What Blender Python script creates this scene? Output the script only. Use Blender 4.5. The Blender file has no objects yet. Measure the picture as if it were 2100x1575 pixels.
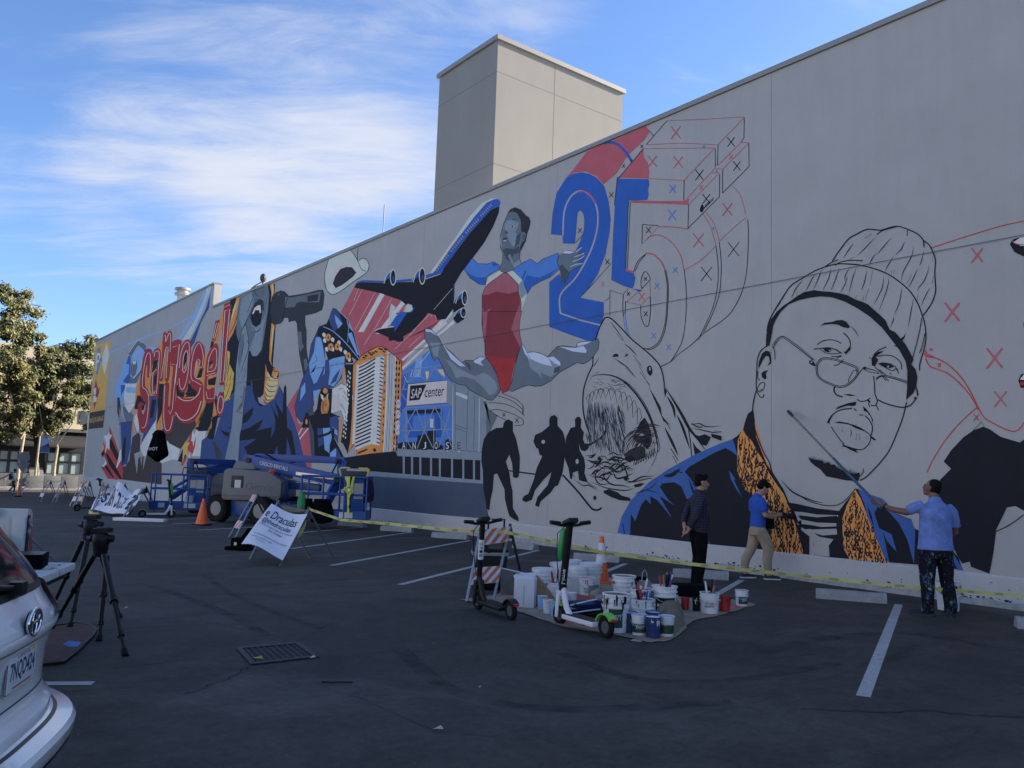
import bpy, bmesh, math, random
from mathutils import Vector, Matrix, Quaternion
random.seed(7)
C = bpy.context.scene.collection
SC = bpy.context.scene
rad = math.radians
# ------------------------------------------------------------------ camera
PX, PY, F, CH = 1050.0, 787.5, 1700.0, 1.6
RX = Vector((0.7896713, -0.61255545, 0.03456956))
RD = Vector((0.09434645, 0.06556475, -0.99337808))
RF = Vector((0.60623261, 0.78770368, 0.10956703))
CAM = Vector((0, 0, CH))
cd = bpy.data.cameras.new('camera'); cam = bpy.data.objects.new('camera', cd); C.objects.link(cam)
cd.sensor_width = 36; cd.lens = 36 * F / 2100; cd.clip_end = 3000; cd.clip_start = 0.05
m = Matrix.Identity(4)
for i in range(3):
    m[i][0] = RX[i]; m[i][1] = -RD[i]; m[i][2] = -RF[i]; m[i][3] = CAM[i]
cam.matrix_world = m; SC.camera = cam
# ------------------------------------------------------------------ light
SUN_AZ, SUN_EL = rad(103), rad(24)      # compass from +Y towards +X
sdir = Vector((math.sin(SUN_AZ) * math.cos(SUN_EL), math.cos(SUN_AZ) * math.cos(SUN_EL), math.sin(SUN_EL)))
W = bpy.data.worlds.new('World'); SC.world = W; W.use_nodes = True
nt = W.node_tree; nt.nodes.clear()
def N(nt, t, **k):
    n = nt.nodes.new(t)
    for a, b in k.items():
        if a == 'i':
            for q, v in b.items(): n.inputs[q].default_value = v
        else: setattr(n, a, b)
    return n
def L(nt, a, b): nt.links.new(a, b)
def MA(nt, op, a, b=None, c=None):
    n = nt.nodes.new('ShaderNodeMath'); n.operation = op
    for i, v in enumerate((a, b, c)):
        if v is None: continue
        if isinstance(v, (int, float)): n.inputs[i].default_value = v
        else: nt.links.new(v, n.inputs[i])
    return n.outputs[0]
sky = N(nt, 'ShaderNodeTexSky', sky_type='NISHITA', sun_disc=False, sun_elevation=SUN_EL, sun_rotation=SUN_AZ,
        altitude=50, air_density=1.0, dust_density=0.6, ozone_density=2.2)
tc = N(nt, 'ShaderNodeTexCoord')
sep = N(nt, 'ShaderNodeSeparateXYZ'); L(nt, tc.outputs['Generated'], sep.inputs[0])
zz = MA(nt, 'ADD', MA(nt, 'MAXIMUM', sep.outputs[2], 0.0), 0.16)
cx_ = MA(nt, 'DIVIDE', sep.outputs[0], zz); cy_ = MA(nt, 'DIVIDE', sep.outputs[1], zz)
cmb = N(nt, 'ShaderNodeCombineXYZ'); L(nt, cx_, cmb.inputs[0]); L(nt, cy_, cmb.inputs[1])
def axis(sx, sy, ox, oy, ang):
    """cloud-plane coordinates stretched along a wind direction"""
    o = []
    for v, k, q in (((math.cos(ang), math.sin(ang), 0), sx, ox), ((-math.sin(ang), math.cos(ang), 0), sy, oy)):
        d = N(nt, 'ShaderNodeVectorMath', operation='DOT_PRODUCT'); L(nt, cmb.outputs[0], d.inputs[0]); d.inputs[1].default_value = v
        o.append(MA(nt, 'MULTIPLY_ADD', d.outputs['Value'], k, q))
    c = N(nt, 'ShaderNodeCombineXYZ'); L(nt, o[0], c.inputs[0]); L(nt, o[1], c.inputs[1]); return c.outputs[0]
n1 = N(nt, 'ShaderNodeTexNoise', i={'Scale': 1.0, 'Detail': 11, 'Roughness': 0.60, 'Distortion': 0.45}); L(nt, axis(.75, 1.9, 3.3, 1.2, rad(-42)), n1.inputs['Vector'])
n2 = N(nt, 'ShaderNodeTexNoise', i={'Scale': 1.5, 'Detail': 11, 'Roughness': 0.66, 'Distortion': 0.7}); L(nt, axis(1.7, 4.6, .3, 6.1, rad(-36)), n2.inputs['Vector'])
def ray(u, v):
    return (RX * ((u - PX) / F) + RD * ((v - PY) / F) + RF).normalized()
def blob(u, v, r0, r1, amp):
    c = ray(u, v)
    dp = N(nt, 'ShaderNodeVectorMath', operation='DOT_PRODUCT'); L(nt, tc.outputs['Generated'], dp.inputs[0]); dp.inputs[1].default_value = c
    mr = N(nt, 'ShaderNodeMapRange', interpolation_type='SMOOTHSTEP')
    L(nt, dp.outputs['Value'], mr.inputs[0])
    mr.inputs[1].default_value = math.cos(rad(r1)); mr.inputs[2].default_value = math.cos(rad(r0)); mr.inputs[3].default_value = 0; mr.inputs[4].default_value = amp
    return mr.outputs[0]
msk = blob(430, 170, 5, 27, 0.115)
msk = MA(nt, 'ADD', msk, blob(330, 430, 1, 8, 0.09))
msk = MA(nt, 'ADD', msk, blob(640, 330, 1, 10, 0.08))
msk = MA(nt, 'ADD', msk, blob(1400, -90, 2, 15, 0.15))
msk = MA(nt, 'SUBTRACT', msk, blob(1450, 230, 4, 13, 0.20))
msk = MA(nt, 'SUBTRACT', msk, blob(200, 640, 4, 12, 0.14))
msk = MA(nt, 'SUBTRACT', msk, blob(-60, 60, 1, 8, 0.10))
dens = MA(nt, 'ADD', MA(nt, 'ADD', MA(nt, 'MULTIPLY', n1.outputs[0], 0.72), MA(nt, 'MULTIPLY', n2.outputs[0], 0.46)), msk)
cr = N(nt, 'ShaderNodeMapRange', interpolation_type='SMOOTHSTEP', i={1: 0.545, 2: 0.94, 3: 0.0, 4: 1.0}); L(nt, dens, cr.inputs[0])
# fewer clouds right at the horizon
hz = N(nt, 'ShaderNodeMapRange', i={1: 0.02, 2: 0.16, 3: 0.0, 4: 1.0}); L(nt, sep.outputs[2], hz.inputs[0])
cf = MA(nt, 'MULTIPLY', cr.outputs[0], hz.outputs[0])
SKY_K, CLOUD = 0.11, (2.25, 2.4, 2.8)
tint = N(nt, 'ShaderNodeMix', data_type='RGBA', blend_type='MULTIPLY'); tint.inputs[0].default_value = 1.0
L(nt, sky.outputs[0], tint.inputs[6]); tint.inputs[7].default_value = (0.50, 0.595, 0.77, 1)
mixc = N(nt, 'ShaderNodeMix', data_type='RGBA'); L(nt, cf, mixc.inputs[0]); L(nt, tint.outputs[2], mixc.inputs[6]); mixc.inputs[7].default_value = CLOUD + (1,)
bg = N(nt, 'ShaderNodeBackground'); bg.inputs[1].default_value = SKY_K; L(nt, mixc.outputs[2], bg.inputs[0])
wo = N(nt, 'ShaderNodeOutputWorld'); L(nt, bg.outputs[0], wo.inputs[0])
sl = bpy.data.lights.new('sun', 'SUN'); sl.energy = 4.2; sl.angle = rad(0.53); sl.color = (1, 0.88, 0.70)
so = bpy.data.objects.new('sun', sl); C.objects.link(so); so.location = (60, -20, 60)
so.rotation_euler = (-sdir).to_track_quat('-Z', 'Y').to_euler()
SC.view_settings.view_transform = 'Standard'; SC.view_settings.look = 'None'
SC.view_settings.exposure = 1.6; SC.view_settings.gamma = 1; SC.view_settings.use_curve_mapping = False
SC.render.engine = 'CYCLES'; SC.render.resolution_x = 1024; SC.render.resolution_y = 768
SC.cycles.max_bounces = 6

# ------------------------------------------------------------------ helpers
D = 12.76                                    # the mural wall stands on the plane x = D
def gz(y): return -0.022 * max(0.0, y - 24) if y < 66 else -0.924
def G(u, v, dz=0.0):
    d = ray(u, v); z = dz
    for _ in range(25):
        t = (z - CH) / d.z; y = t * d.y; z = gz(y) + dz
    return CAM + d * t
def onX(u, v, x): d = ray(u, v); return CAM + d * (x / d.x)
def onY(u, v, y): d = ray(u, v); return CAM + d * (y / d.y)
def onPlane(u, v, p, n): d = ray(u, v); return CAM + d * ((Vector(p) - CAM).dot(n) / d.dot(n))
def lin(c): return tuple(((v / 255 + .055) / 1.055) ** 2.4 if v > 10.3 else v / 255 / 12.92 for v in c)
MATS = {}
def mat(name, col, rough=0.6, metal=0.0, var=0.10, vs=6.0, bump=0.0, bs=120.0, spec=None, trans=0.0, dirt=0.0, emit=0.0, coat=0.0, streak=0.0):
    if name in MATS: return MATS[name]
    M = bpy.data.materials.new(name); MATS[name] = M; M.use_nodes = True
    t = M.node_tree; b = t.nodes['Principled BSDF']
    b.inputs['Roughness'].default_value = rough; b.inputs['Metallic'].default_value = metal
    if spec is not None: b.inputs['Specular IOR Level'].default_value = spec
    if trans: b.inputs['Transmission Weight'].default_value = trans
    if coat: b.inputs['Coat Weight'].default_value = coat; b.inputs['Coat Roughness'].default_value = 0.05
    co = N(t, 'ShaderNodeTexCoord')
    src = co.outputs['Object']
    no = N(t, 'ShaderNodeTexNoise', i={'Scale': vs, 'Detail': 5, 'Roughness': 0.6}); L(t, src, no.inputs['Vector'])
    mx = N(t, 'ShaderNodeMix', data_type='RGBA')
    L(t, no.outputs[0], mx.inputs[0])
    mx.inputs[6].default_value = tuple(max(0, c * (1 - var * 2)) for c in col[:3]) + (1,)
    mx.inputs[7].default_value = tuple(min(1, c * (1 + var * 2)) for c in col[:3]) + (1,)
    out = mx.outputs[2]
    if dirt:
        n3 = N(t, 'ShaderNodeTexNoise', i={'Scale': vs * 3, 'Detail': 8, 'Roughness': 0.7}); L(t, src, n3.inputs['Vector'])
        r3 = N(t, 'ShaderNodeMapRange', i={1: 0.55, 2: 0.72, 3: 0.0, 4: dirt}); L(t, n3.outputs[0], r3.inputs[0])
        m3 = N(t, 'ShaderNodeMix', data_type='RGBA'); L(t, r3.outputs[0], m3.inputs[0]); L(t, out, m3.inputs[6]); m3.inputs[7].default_value = (0.06, 0.052, 0.045, 1)
        out = m3.outputs[2]
    if streak:
        sp = N(t, 'ShaderNodeMapping'); sp.inputs['Scale'].default_value = (1, 3.2, .28); L(t, src, sp.inputs[0])
        s1 = N(t, 'ShaderNodeTexNoise', i={'Scale': 1.6, 'Detail': 9, 'Roughness': .72, 'Distortion': .3}); L(t, sp.outputs[0], s1.inputs['Vector'])
        s2 = N(t, 'ShaderNodeTexNoise', i={'Scale': .35, 'Detail': 5, 'Roughness': .6}); L(t, src, s2.inputs['Vector'])
        r1 = N(t, 'ShaderNodeMapRange', i={1: .3, 2: .7, 3: 1 - streak, 4: 1 + streak}); L(t, s1.outputs[0], r1.inputs[0])
        r2 = N(t, 'ShaderNodeMapRange', i={1: .3, 2: .7, 3: 1 - streak, 4: 1 + streak}); L(t, s2.outputs[0], r2.inputs[0])
        vm = N(t, 'ShaderNodeVectorMath', operation='SCALE'); L(t, out, vm.inputs[0]); L(t, MA(t, 'MULTIPLY', r1.outputs[0], r2.outputs[0]), vm.inputs['Scale']); out = vm.outputs[0]
    L(t, out, b.inputs['Base Color'])
    if bump:
        nb = N(t, 'ShaderNodeTexNoise', i={'Scale': bs, 'Detail': 4, 'Roughness': 0.6}); L(t, src, nb.inputs['Vector'])
        bp = N(t, 'ShaderNodeBump', i={'Strength': bump, 'Distance': 0.01}); L(t, nb.outputs[0], bp.inputs['Height']); L(t, bp.outputs[0], b.inputs['Normal'])
    if emit:
        L(t, out, b.inputs['Emission Color']); b.inputs['Emission Strength'].default_value = emit
    return M
def sm(name, rgb, **k): return mat(name, lin(rgb), **k)

class MB:
    def __init__(s): s.v = []; s.f = []; s.mi = []; s.mats = []; s.cur = 0
    def use(s, M):
        if M not in s.mats: s.mats.append(M)
        s.cur = s.mats.index(M); return s
    def add(s, vs, fs):
        o = len(s.v); s.v += [Vector(v) for v in vs]
        for f in fs: s.f.append([i + o for i in f]); s.mi.append(s.cur)
        return s
    def box(s, c, d, rot=None):
        c = Vector(c); x, y, z = d[0] / 2, d[1] / 2, d[2] / 2
        P = [Vector(p) for p in ((-x, -y, -z), (x, -y, -z), (x, y, -z), (-x, y, -z), (-x, -y, z), (x, -y, z), (x, y, z), (-x, y, z))]
        if rot is not None:
            if isinstance(rot, (int, float)): rot = Matrix.Rotation(rot, 3, 'Z')
            P = [rot @ p for p in P]
        return s.add([c + p for p in P], [(0, 3, 2, 1), (4, 5, 6, 7), (0, 1, 5, 4), (1, 2, 6, 5), (2, 3, 7, 6), (3, 0, 4, 7)])
    def bar(s, a, b, w, h, up=(0, 0, 1)):
        a = Vector(a); b = Vector(b); d = b - a; n = d.normalized(); u = Vector(up)
        if abs(n.dot(u)) > .98: u = Vector((1, 0, 0)) if abs(n.x) < .9 else Vector((0, 1, 0))
        r = n.cross(u).normalized(); u = r.cross(n)
        return s.box((a + b) / 2, (w, d.length, h), Matrix((r, n, u)).transposed())
    def rings(s, rs, closed=False, cap=True):
        k = len(rs[0]); o = len(s.v)
        for r in rs: s.v += [Vector(p) for p in r]
        n = len(rs)
        for i in range(n if closed else n - 1):
            a = o + i * k; b = o + ((i + 1) % n) * k
            for j in range(k):
                j2 = (j + 1) % k
                s.f.append([a + j, a + j2, b + j2, b + j]); s.mi.append(s.cur)
        if cap and not closed:
            s.f.append([o + j for j in range(k)][::-1]); s.mi.append(s.cur)
            s.f.append([o + (n - 1) * k + j for j in range(k)]); s.mi.append(s.cur)
        return s
    def tube(s, pts, r, n=8, cap=True, closed=False):
        pts = [Vector(p) for p in pts]; m_ = len(pts)
        rr = r if isinstance(r, (list, tuple)) else [r] * m_
        t0 = (pts[1] - pts[0]).normalized(); u = t0.orthogonal().normalized(); rs = []
        for i in range(m_):
            if closed: t = (pts[(i + 1) % m_] - pts[i - 1]).normalized()
            else: t = (pts[min(i + 1, m_ - 1)] - pts[max(i - 1, 0)]).normalized()
            u = (u - t * u.dot(t)).normalized(); w = t.cross(u)
            rs.append([pts[i] + (u * math.cos(2 * math.pi * j / n) + w * math.sin(2 * math.pi * j / n)) * rr[i] for j in range(n)])
        return s.rings(rs, closed, cap)
    def lathe(s, prof, n=24, c=(0, 0, 0), M3=None, cap=True):
        c = Vector(c); rs = []
        for r, z in prof:
            ring = [Vector((r * math.cos(2 * math.pi * j / n), r * math.sin(2 * math.pi * j / n), z)) for j in range(n)]
            if M3 is not None: ring = [M3 @ p for p in ring]
            rs.append([c + p for p in ring])
        return s.rings(rs, False, cap)
    def cyl(s, a, b, r, n=16): return s.tube([a, b], r, n)
    def prism(s, poly, vec):
        vec = Vector(vec); p = [Vector(q) for q in poly]; k = len(p)
        o = len(s.v); s.v += p + [q + vec for q in p]
        s.f.append([o + i for i in range(k)][::-1]); s.mi.append(s.cur)
        s.f.append([o + k + i for i in range(k)]); s.mi.append(s.cur)
        for i in range(k):
            j = (i + 1) % k; s.f.append([o + i, o + j, o + k + j, o + k + i]); s.mi.append(s.cur)
        return s
    def ell(s, c, r, M3=None, n=12, m_=8):
        c = Vector(c); rs = []
        for i in range(m_ + 1):
            a = math.pi * i / m_; q = max(math.sin(a), .02)
            ring = [Vector((r[0] * q * math.cos(2 * math.pi * j / n), r[1] * q * math.sin(2 * math.pi * j / n), -r[2] * math.cos(a))) for j in range(n)]
            if M3 is not None: ring = [M3 @ p for p in ring]
            rs.append([c + p for p in ring])
        return s.rings(rs)
    def poly(s, pts): return s.add(pts, [list(range(len(pts)))])
    def mesh(s, name, smooth=False, bev=0.0):
        me = bpy.data.meshes.new(name); me.from_pydata([tuple(v) for v in s.v], [], s.f)
        for M in s.mats: me.materials.append(M)
        for p, i in zip(me.polygons, s.mi): p.material_index = i
        if bev:
            bm = bmesh.new(); bm.from_mesh(me)
            bmesh.ops.recalc_face_normals(bm, faces=bm.faces)
            es = [e for e in bm.edges if len(e.link_faces) == 2 and e.calc_face_angle(0) > .6]
            bmesh.ops.bevel(bm, geom=es, offset=bev, segments=2, profile=.6, affect='EDGES', clamp_overlap=True)
            bm.to_mesh(me); bm.free()
        elif not getattr(s, 'keep', False):
            bm = bmesh.new(); bm.from_mesh(me); bmesh.ops.recalc_face_normals(bm, faces=bm.faces); bm.to_mesh(me); bm.free()
        if smooth or bev:
            for p in me.polygons: p.use_smooth = True
            me.set_sharp_from_angle(angle=rad(smooth if smooth and smooth is not True else 38))
        me.update(); return me
def tag(o, label=None, cat=None, group=None, kind=None):
    for k, v in (('label', label), ('category', cat), ('group', group), ('kind', kind)):
        if v: o[k] = v
    return o
def thing(name, label, cat, loc=(0, 0, 0), rz=0.0, group=None):
    o = bpy.data.objects.new(name, None); C.objects.link(o); o.empty_display_size = .2
    o.location = loc; o.rotation_euler = (0, 0, rz)
    return tag(o, label, cat, group)
def part(mb, name, parent=None, smooth=False, bev=0.0, world=False, label=None):
    me = mb.mesh(name, smooth, bev) if isinstance(mb, MB) else mb
    o = bpy.data.objects.new(name, me); C.objects.link(o)
    if parent:
        o.parent = parent
        if world:
            top = parent; M = Matrix.Identity(4)
            while top: M = top.matrix_basis @ M; top = top.parent
            o.matrix_basis = M.inverted()
    if label: o['label'] = label
    return o
def solo(mb, name, label, cat, smooth=False, bev=0.0, group=None, loc=None, rz=0):
    o = part(mb, name, None, smooth, bev); tag(o, label, cat, group)
    if loc is not None: o.location = loc; o.rotation_euler = (0, 0, rz)
    return o
def struct(mb, name, smooth=False): return tag(part(mb, name, None, smooth), kind='structure')
def copy_tree(o, parent=None):
    c = o.copy(); C.objects.link(c); c.parent = parent
    for ch in [k for k in bpy.data.objects if k.parent == o]: copy_tree(ch, c)
    return c
def text_me(txt, off=.006):
    cu = bpy.data.curves.new('t', 'FONT'); cu.body = txt; cu.offset = off; cu.fill_mode = 'FRONT'; cu.resolution_u = 3
    o = bpy.data.objects.new('t', cu); C.objects.link(o); bpy.context.view_layer.update()
    me = bpy.data.meshes.new_from_object(o.evaluated_get(bpy.context.evaluated_depsgraph_get()))
    vs = [v.co.copy() for v in me.vertices]; fs = [list(p.vertices) for p in me.polygons]
    bpy.data.objects.remove(o); bpy.data.curves.remove(cu); bpy.data.meshes.remove(me)
    x0 = min(v.x for v in vs); x1 = max(v.x for v in vs); y0 = min(v.y for v in vs); y1 = max(v.y for v in vs)
    return [((v.x - x0) / (x1 - x0), (v.y - y0) / (y1 - y0)) for v in vs], fs
def text_quad(mb, txt, TL, TR, BR, BL, fn=lambda p: p, bold=0.006):
    uv, fs = text_me(txt, bold)
    TL, TR, BR, BL = [Vector(p) for p in (TL, TR, BR, BL)]
    P = [fn(BL * (1 - u) * (1 - v) + BR * u * (1 - v) + TR * u * v + TL * (1 - u) * v) for u, v in uv]
    mb.add(P, fs)
# ------------------------------------------------------------------ ground
def asphalt_mat():
    M = bpy.data.materials.new('asphalt'); M.use_nodes = True; t = M.node_tree; b = t.nodes['Principled BSDF']
    co = N(t, 'ShaderNodeTexCoord'); src = co.outputs['Object']
    def noise(sc, det=6, ro=.6, di=0): 
        n = N(t, 'ShaderNodeTexNoise', i={'Scale': sc, 'Detail': det, 'Roughness': ro, 'Distortion': di}); L(t, src, n.inputs['Vector']); return n.outputs[0]
    def mr(x, a, b_, c, d): 
        n = N(t, 'ShaderNodeMapRange', i={1: a, 2: b_, 3: c, 4: d}); L(t, x, n.inputs[0]); return n.outputs[0]
    big = mr(noise(.22, 4), .3, .7, .66, 1.36); mid = mr(noise(1.3, 9, .7, .6), .3, .7, .58, 1.46)
    mot = mr(noise(14, 6, .75), .3, .7, .66, 1.36)
    fine = mr(noise(160, 3, .7), .3, .72, .45, 1.65)
    spk = mr(noise(48, 2, .5), .68, .75, 0, .07)
    mp = N(t, 'ShaderNodeMapping'); mp.inputs['Rotation'].default_value = (0, 0, .42); mp.inputs['Scale'].default_value = (.35, 2.2, 1); L(t, src, mp.inputs[0])
    stn = N(t, 'ShaderNodeTexNoise', i={'Scale': 1.0, 'Detail': 8, 'Roughness': .72, 'Distortion': 1.5}); L(t, mp.outputs[0], stn.inputs['Vector'])
    streak = mr(stn.outputs[0], .56, .70, 1.0, .40)
    pale = mr(noise(.55, 7, .65, 1.0), .56, .72, 0.0, 0.045)
    fac = MA(t, 'MULTIPLY', MA(t, 'MULTIPLY', MA(t, 'MULTIPLY', big, mid), MA(t, 'MULTIPLY', fine, mot)), streak)
    val = MA(t, 'ADD', MA(t, 'ADD', MA(t, 'MULTIPLY', fac, 0.045), spk), pale)
    cm = N(t, 'ShaderNodeCombineColor')
    L(t, MA(t, 'MULTIPLY', val, 1.12), cm.inputs[0]); L(t, MA(t, 'MULTIPLY', val, 1.0), cm.inputs[1]); L(t, MA(t, 'MULTIPLY', val, .86), cm.inputs[2])
    L(t, cm.outputs[0], b.inputs['Base Color'])
    b.inputs['Roughness'].default_value = 0.78; b.inputs['Specular IOR Level'].default_value = .35
    nb = N(t, 'ShaderNodeTexNoise', i={'Scale': 140, 'Detail': 4, 'Roughness': .7}); L(t, src, nb.inputs['Vector'])
    bp = N(t, 'ShaderNodeBump', i={'Strength': .5, 'Distance': .01}); L(t, nb.outputs[0], bp.inputs['Height']); L(t, bp.outputs[0], b.inputs['Normal'])
    return M
ASPH = asphalt_mat()
g = MB().use(ASPH)
ys = [-60, -20, 0, 24, 30, 36, 42, 48, 54, 60, 66, 120, 400, 1500]; xs = [-900, -200, -60, -20, 0, 6, 14, 60, 300, 1500]
k = len(xs)
g.add([(x, y, gz(y)) for y in ys for x in xs], [[j * k + i, j * k + i + 1, (j + 1) * k + i + 1, (j + 1) * k + i] for j in range(len(ys) - 1) for i in range(k - 1)])
GROUND = struct(g, 'parking_lot')
WHITE_LINE = mat('line_paint', (.42, .42, .41), .7, var=.14, vs=5, bump=.3, bs=150, dirt=.75)
def ground_quad(mb, pts, dz=.004):
    mb.poly([Vector((p.x, p.y, gz(p.y) + dz)) for p in pts])
def stripe(a, b, w=.105, name='painted_line', M=WHITE_LINE, dz=.004):
    a = G(*a); b = G(*b); d = (b - a); d.z = 0; d.normalize(); n = Vector((-d.y, d.x, 0)) * w / 2
    mb = MB().use(M); k = max(2, int((b - a).length / .8)); 
    for i in range(k):
        p = a.lerp(b, i / k); q = a.lerp(b, (i + 1) / k); ground_quad(mb, [p + n, q + n, q - n, p - n], dz)
    return part(mb, name, GROUND)
for a, b in (((1770, 1429), (1843, 1240)), ((1303, 1316), (1521, 1190)), ((1120, 1222), (1283, 1156)), ((820, 1199.5), (1104, 1128.8)),
             ((679, 1160), (964, 1108.6)), ((597, 1125.5), (847, 1091.3)), ((556, 1098), (752, 1080.8)), ((409, 1087.4), (520, 1081)),
             ((355, 1074.5), (445, 1070.5)), ((330, 1066), (440, 1061)), ((290, 1052), (400, 1049)), ((20, 1403), (191, 1402)), ((60, 1027), (210, 1031)), ((170, 1020), (260, 1023))):
    stripe(a, b)
# cracks in the asphalt
CRK = mat('crack', (.006, .006, .007), .9)
def crack(pts, w=.014, seed=1):
    rn = random.Random(seed); P = [G(*p) for p in pts]; Q = []
    for a, b in zip(P, P[1:]):
        for i in range(5): Q.append(a.lerp(b, i / 5) + Vector((rn.uniform(-1, 1), rn.uniform(-1, 1), 0)) * .022)
    Q.append(P[-1]); mb = MB().use(CRK)
    vs = []
    for i, q in enumerate(Q):
        d = Q[min(i + 1, len(Q) - 1)] - Q[max(i - 1, 0)]; n = Vector((-d.y, d.x, 0)).normalized() * w * rn.uniform(.25, 1) / 2
        vs += [Vector((q.x + n.x, q.y + n.y, .003)), Vector((q.x - n.x, q.y - n.y, .003))]
    mb.add(vs, [(2 * i, 2 * i + 1, 2 * i + 3, 2 * i + 2) for i in range(len(Q) - 1)])
    part(mb, 'crack', GROUND)
crack([(514, 1366), (490, 1379), (466, 1393), (440, 1402), (405, 1416), (380, 1424)], .016, 3)
crack([(608, 1317), (628, 1308), (645, 1299), (662, 1286), (690, 1278)], .014, 4)
crack([(560, 1304), (530, 1292), (492, 1290), (440, 1281), (400, 1262)], .01, 5)
crack([(672, 1349), (710, 1347), (790, 1338), (880, 1336)], .009, 6)
crack([(1640, 1453), (1700, 1455), (1800, 1462), (1900, 1457), (2000, 1468), (2099, 1472)], .022, 7)
crack([(1580, 1312), (1500, 1322), (1440, 1338), (1400, 1345)], .012, 8)
crack([(820, 1210), (870, 1205), (930, 1195)], .012, 9)
crack([(330, 1210), (372, 1226), (400, 1240)], .01, 10)
crack([(640, 1400), (760, 1440), (900, 1500), (1100, 1520)], .008, 12)

# faint rubber marks left by turning cars
TM_ = mat('tyre_rubber', (.012, .012, .012), .9, var=.1); t_ = TM_.node_tree; n_ = N(t_, 'ShaderNodeTexNoise', i={'Scale': 3.5, 'Detail': 9, 'Roughness': .8}); c_ = N(t_, 'ShaderNodeTexCoord'); L(t_, c_.outputs['Object'], n_.inputs['Vector'])
r_ = N(t_, 'ShaderNodeMapRange', i={1: .42, 2: .72, 3: 0.0, 4: .62}); L(t_, n_.outputs[0], r_.inputs[0]); L(t_, r_.outputs[0], t_.nodes['Principled BSDF'].inputs['Alpha'])
for pts, w in (([(300, 1200), (350, 1215), (420, 1240), (500, 1275), (545, 1305)], .13), ([(420, 1180), (470, 1215), (560, 1255), (660, 1290)], .11), ([(820, 1330), (900, 1400), (1010, 1440), (1200, 1455), (1500, 1440)], .16), ([(1150, 1340), (1300, 1390), (1500, 1395), (1720, 1360)], .14), ([(1560, 1340), (1690, 1310), (1860, 1300), (2050, 1330)], .18)):
    P = [G(*p) for p in pts]; mb = MB().use(TM_); Q = []
    for i in range(len(P) - 1):
        p0, p1, p2, p3 = P[max(i - 1, 0)], P[i], P[i + 1], P[min(i + 2, len(P) - 1)]
        for j in range(8): s_ = j / 8; Q.append(.5 * (2 * p1 + (p2 - p0) * s_ + (2 * p0 - 5 * p1 + 4 * p2 - p3) * s_ ** 2 + (3 * p1 - p0 - 3 * p2 + p3) * s_ ** 3))
    Q.append(P[-1]); vs = []
    for i, q in enumerate(Q):
        d = Q[min(i + 1, len(Q) - 1)] - Q[max(i - 1, 0)]; n = Vector((-d.y, d.x, 0)).normalized() * w / 2; vs += [Vector((q.x + n.x, q.y + n.y, .002)), Vector((q.x - n.x, q.y - n.y, .002))]
    mb.add(vs, [(2 * i, 2 * i + 1, 2 * i + 3, 2 * i + 2) for i in range(len(Q) - 1)]); part(mb, 'tyre_mark', GROUND)
# ------------------------------------------------------------------ mural building
def stucco(name, col, dirt=0.0, var=.05, bs=60, vs=1.2):
    return mat(name, col, .85, var=var, vs=vs, bump=.28, bs=bs, dirt=dirt, spec=.25, streak=.035)
WCOL = (0.45, 0.435, 0.415)
WALLM = stucco('wall_stucco', WCOL)
PLINTH = stucco('plinth_paint', (.52, .51, .50), dirt=.12, var=.05, vs=2.5)
CAPM = mat('cap_metal', (.27, .26, .245), .5, var=.04)
ROOFM = mat('roof_membrane', (.30, .29, .28), .8)
BLD = thing('mural_building', 'long pale stucco building whose side wall carries the half-finished mural', 'building', (D, 20, 0))
prof = [(-12, -3), (68, -3), (68, 10.48), (40.94, 10.48), (40.94, 9.29), (-12, 9.29)]
mb = MB().use(WALLM).prism([(D, y, z) for y, z in prof], (.36, 0, 0))
WALL = part(mb, 'wall', BLD, world=True)
mb = MB().use(WALLM).box((D + 18.4, 28, 2.6), (36, 80, 11.2)); part(mb, 'rear_block', BLD, world=True)
mb = MB().use(CAPM)
mb.box((D + .17, 14.45, 9.34), (.44, 52.94, .10)); mb.box((D + .17, 54.5, 10.53), (.44, 27.1, .10))
part(mb, 'parapet_cap', BLD, world=True)
mb = MB().use(PLINTH)
mb.prism([(D - .035, -12, -3), (D - .035, 68.02, -3), (D - .035, 68.02, .41), (D - .035, -12, .41)], (.034, 0, 0))
mb.prism([(D - .035, -12, .41), (D - .035, 68.02, .41), (D - .002, 68.02, .437), (D - .002, -12, .437)], (.001, 0, 0))
part(mb, 'plinth', BLD, world=True)
# chipped footing under the plinth
rn = random.Random(5); mb = MB().use(mat('footing', (.36, .34, .31), .95, var=.25, vs=9, bump=.8, bs=40, dirt=.5))
y = -6.0; pts = []
while y < 60:
    pts.append((y, .055 + rn.uniform(0, .06), .02 + rn.uniform(0, .05))); y += rn.uniform(.10, .32)
vs = []
for y, h, o in pts: z0 = gz(y); vs += [(D - .037, y, z0 + h), (D - .045 - o * .6, y, z0 + h * .8), (D - .06 - o, y, z0 - .02)]
mb.add(vs, [(3 * i + a, 3 * i + 3 + a, 3 * i + 4 + a, 3 * i + 1 + a) for i in range(len(pts) - 1) for a in (0, 1)])
part(mb, 'footing', BLD, world=True)
rn = random.Random(15); mb = MB().use(mat('chip_dark', (.05, .047, .045), .95, var=.2))
for _ in range(420):
    y = rn.uniform(-2, 34) if rn.random() < .6 else rn.choice((11.2, 9.6, 9.3, 5.3, 6.9, 14.0)) + rn.gauss(0, .35)
    z = abs(rn.gauss(.085, .035)) if rn.random() < .8 else rn.uniform(.1, .4); s_ = rn.uniform(.006, .028) * (1 if z < .16 else .5)
    n_ = rn.randint(4, 6)
    mb.poly([(D - .0375, y + s_ * 1.8 * math.cos(6.283 * i / n_) * rn.uniform(.5, 1), z + s_ * math.sin(6.283 * i / n_) * rn.uniform(.5, 1)) for i in range(n_)])
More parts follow.
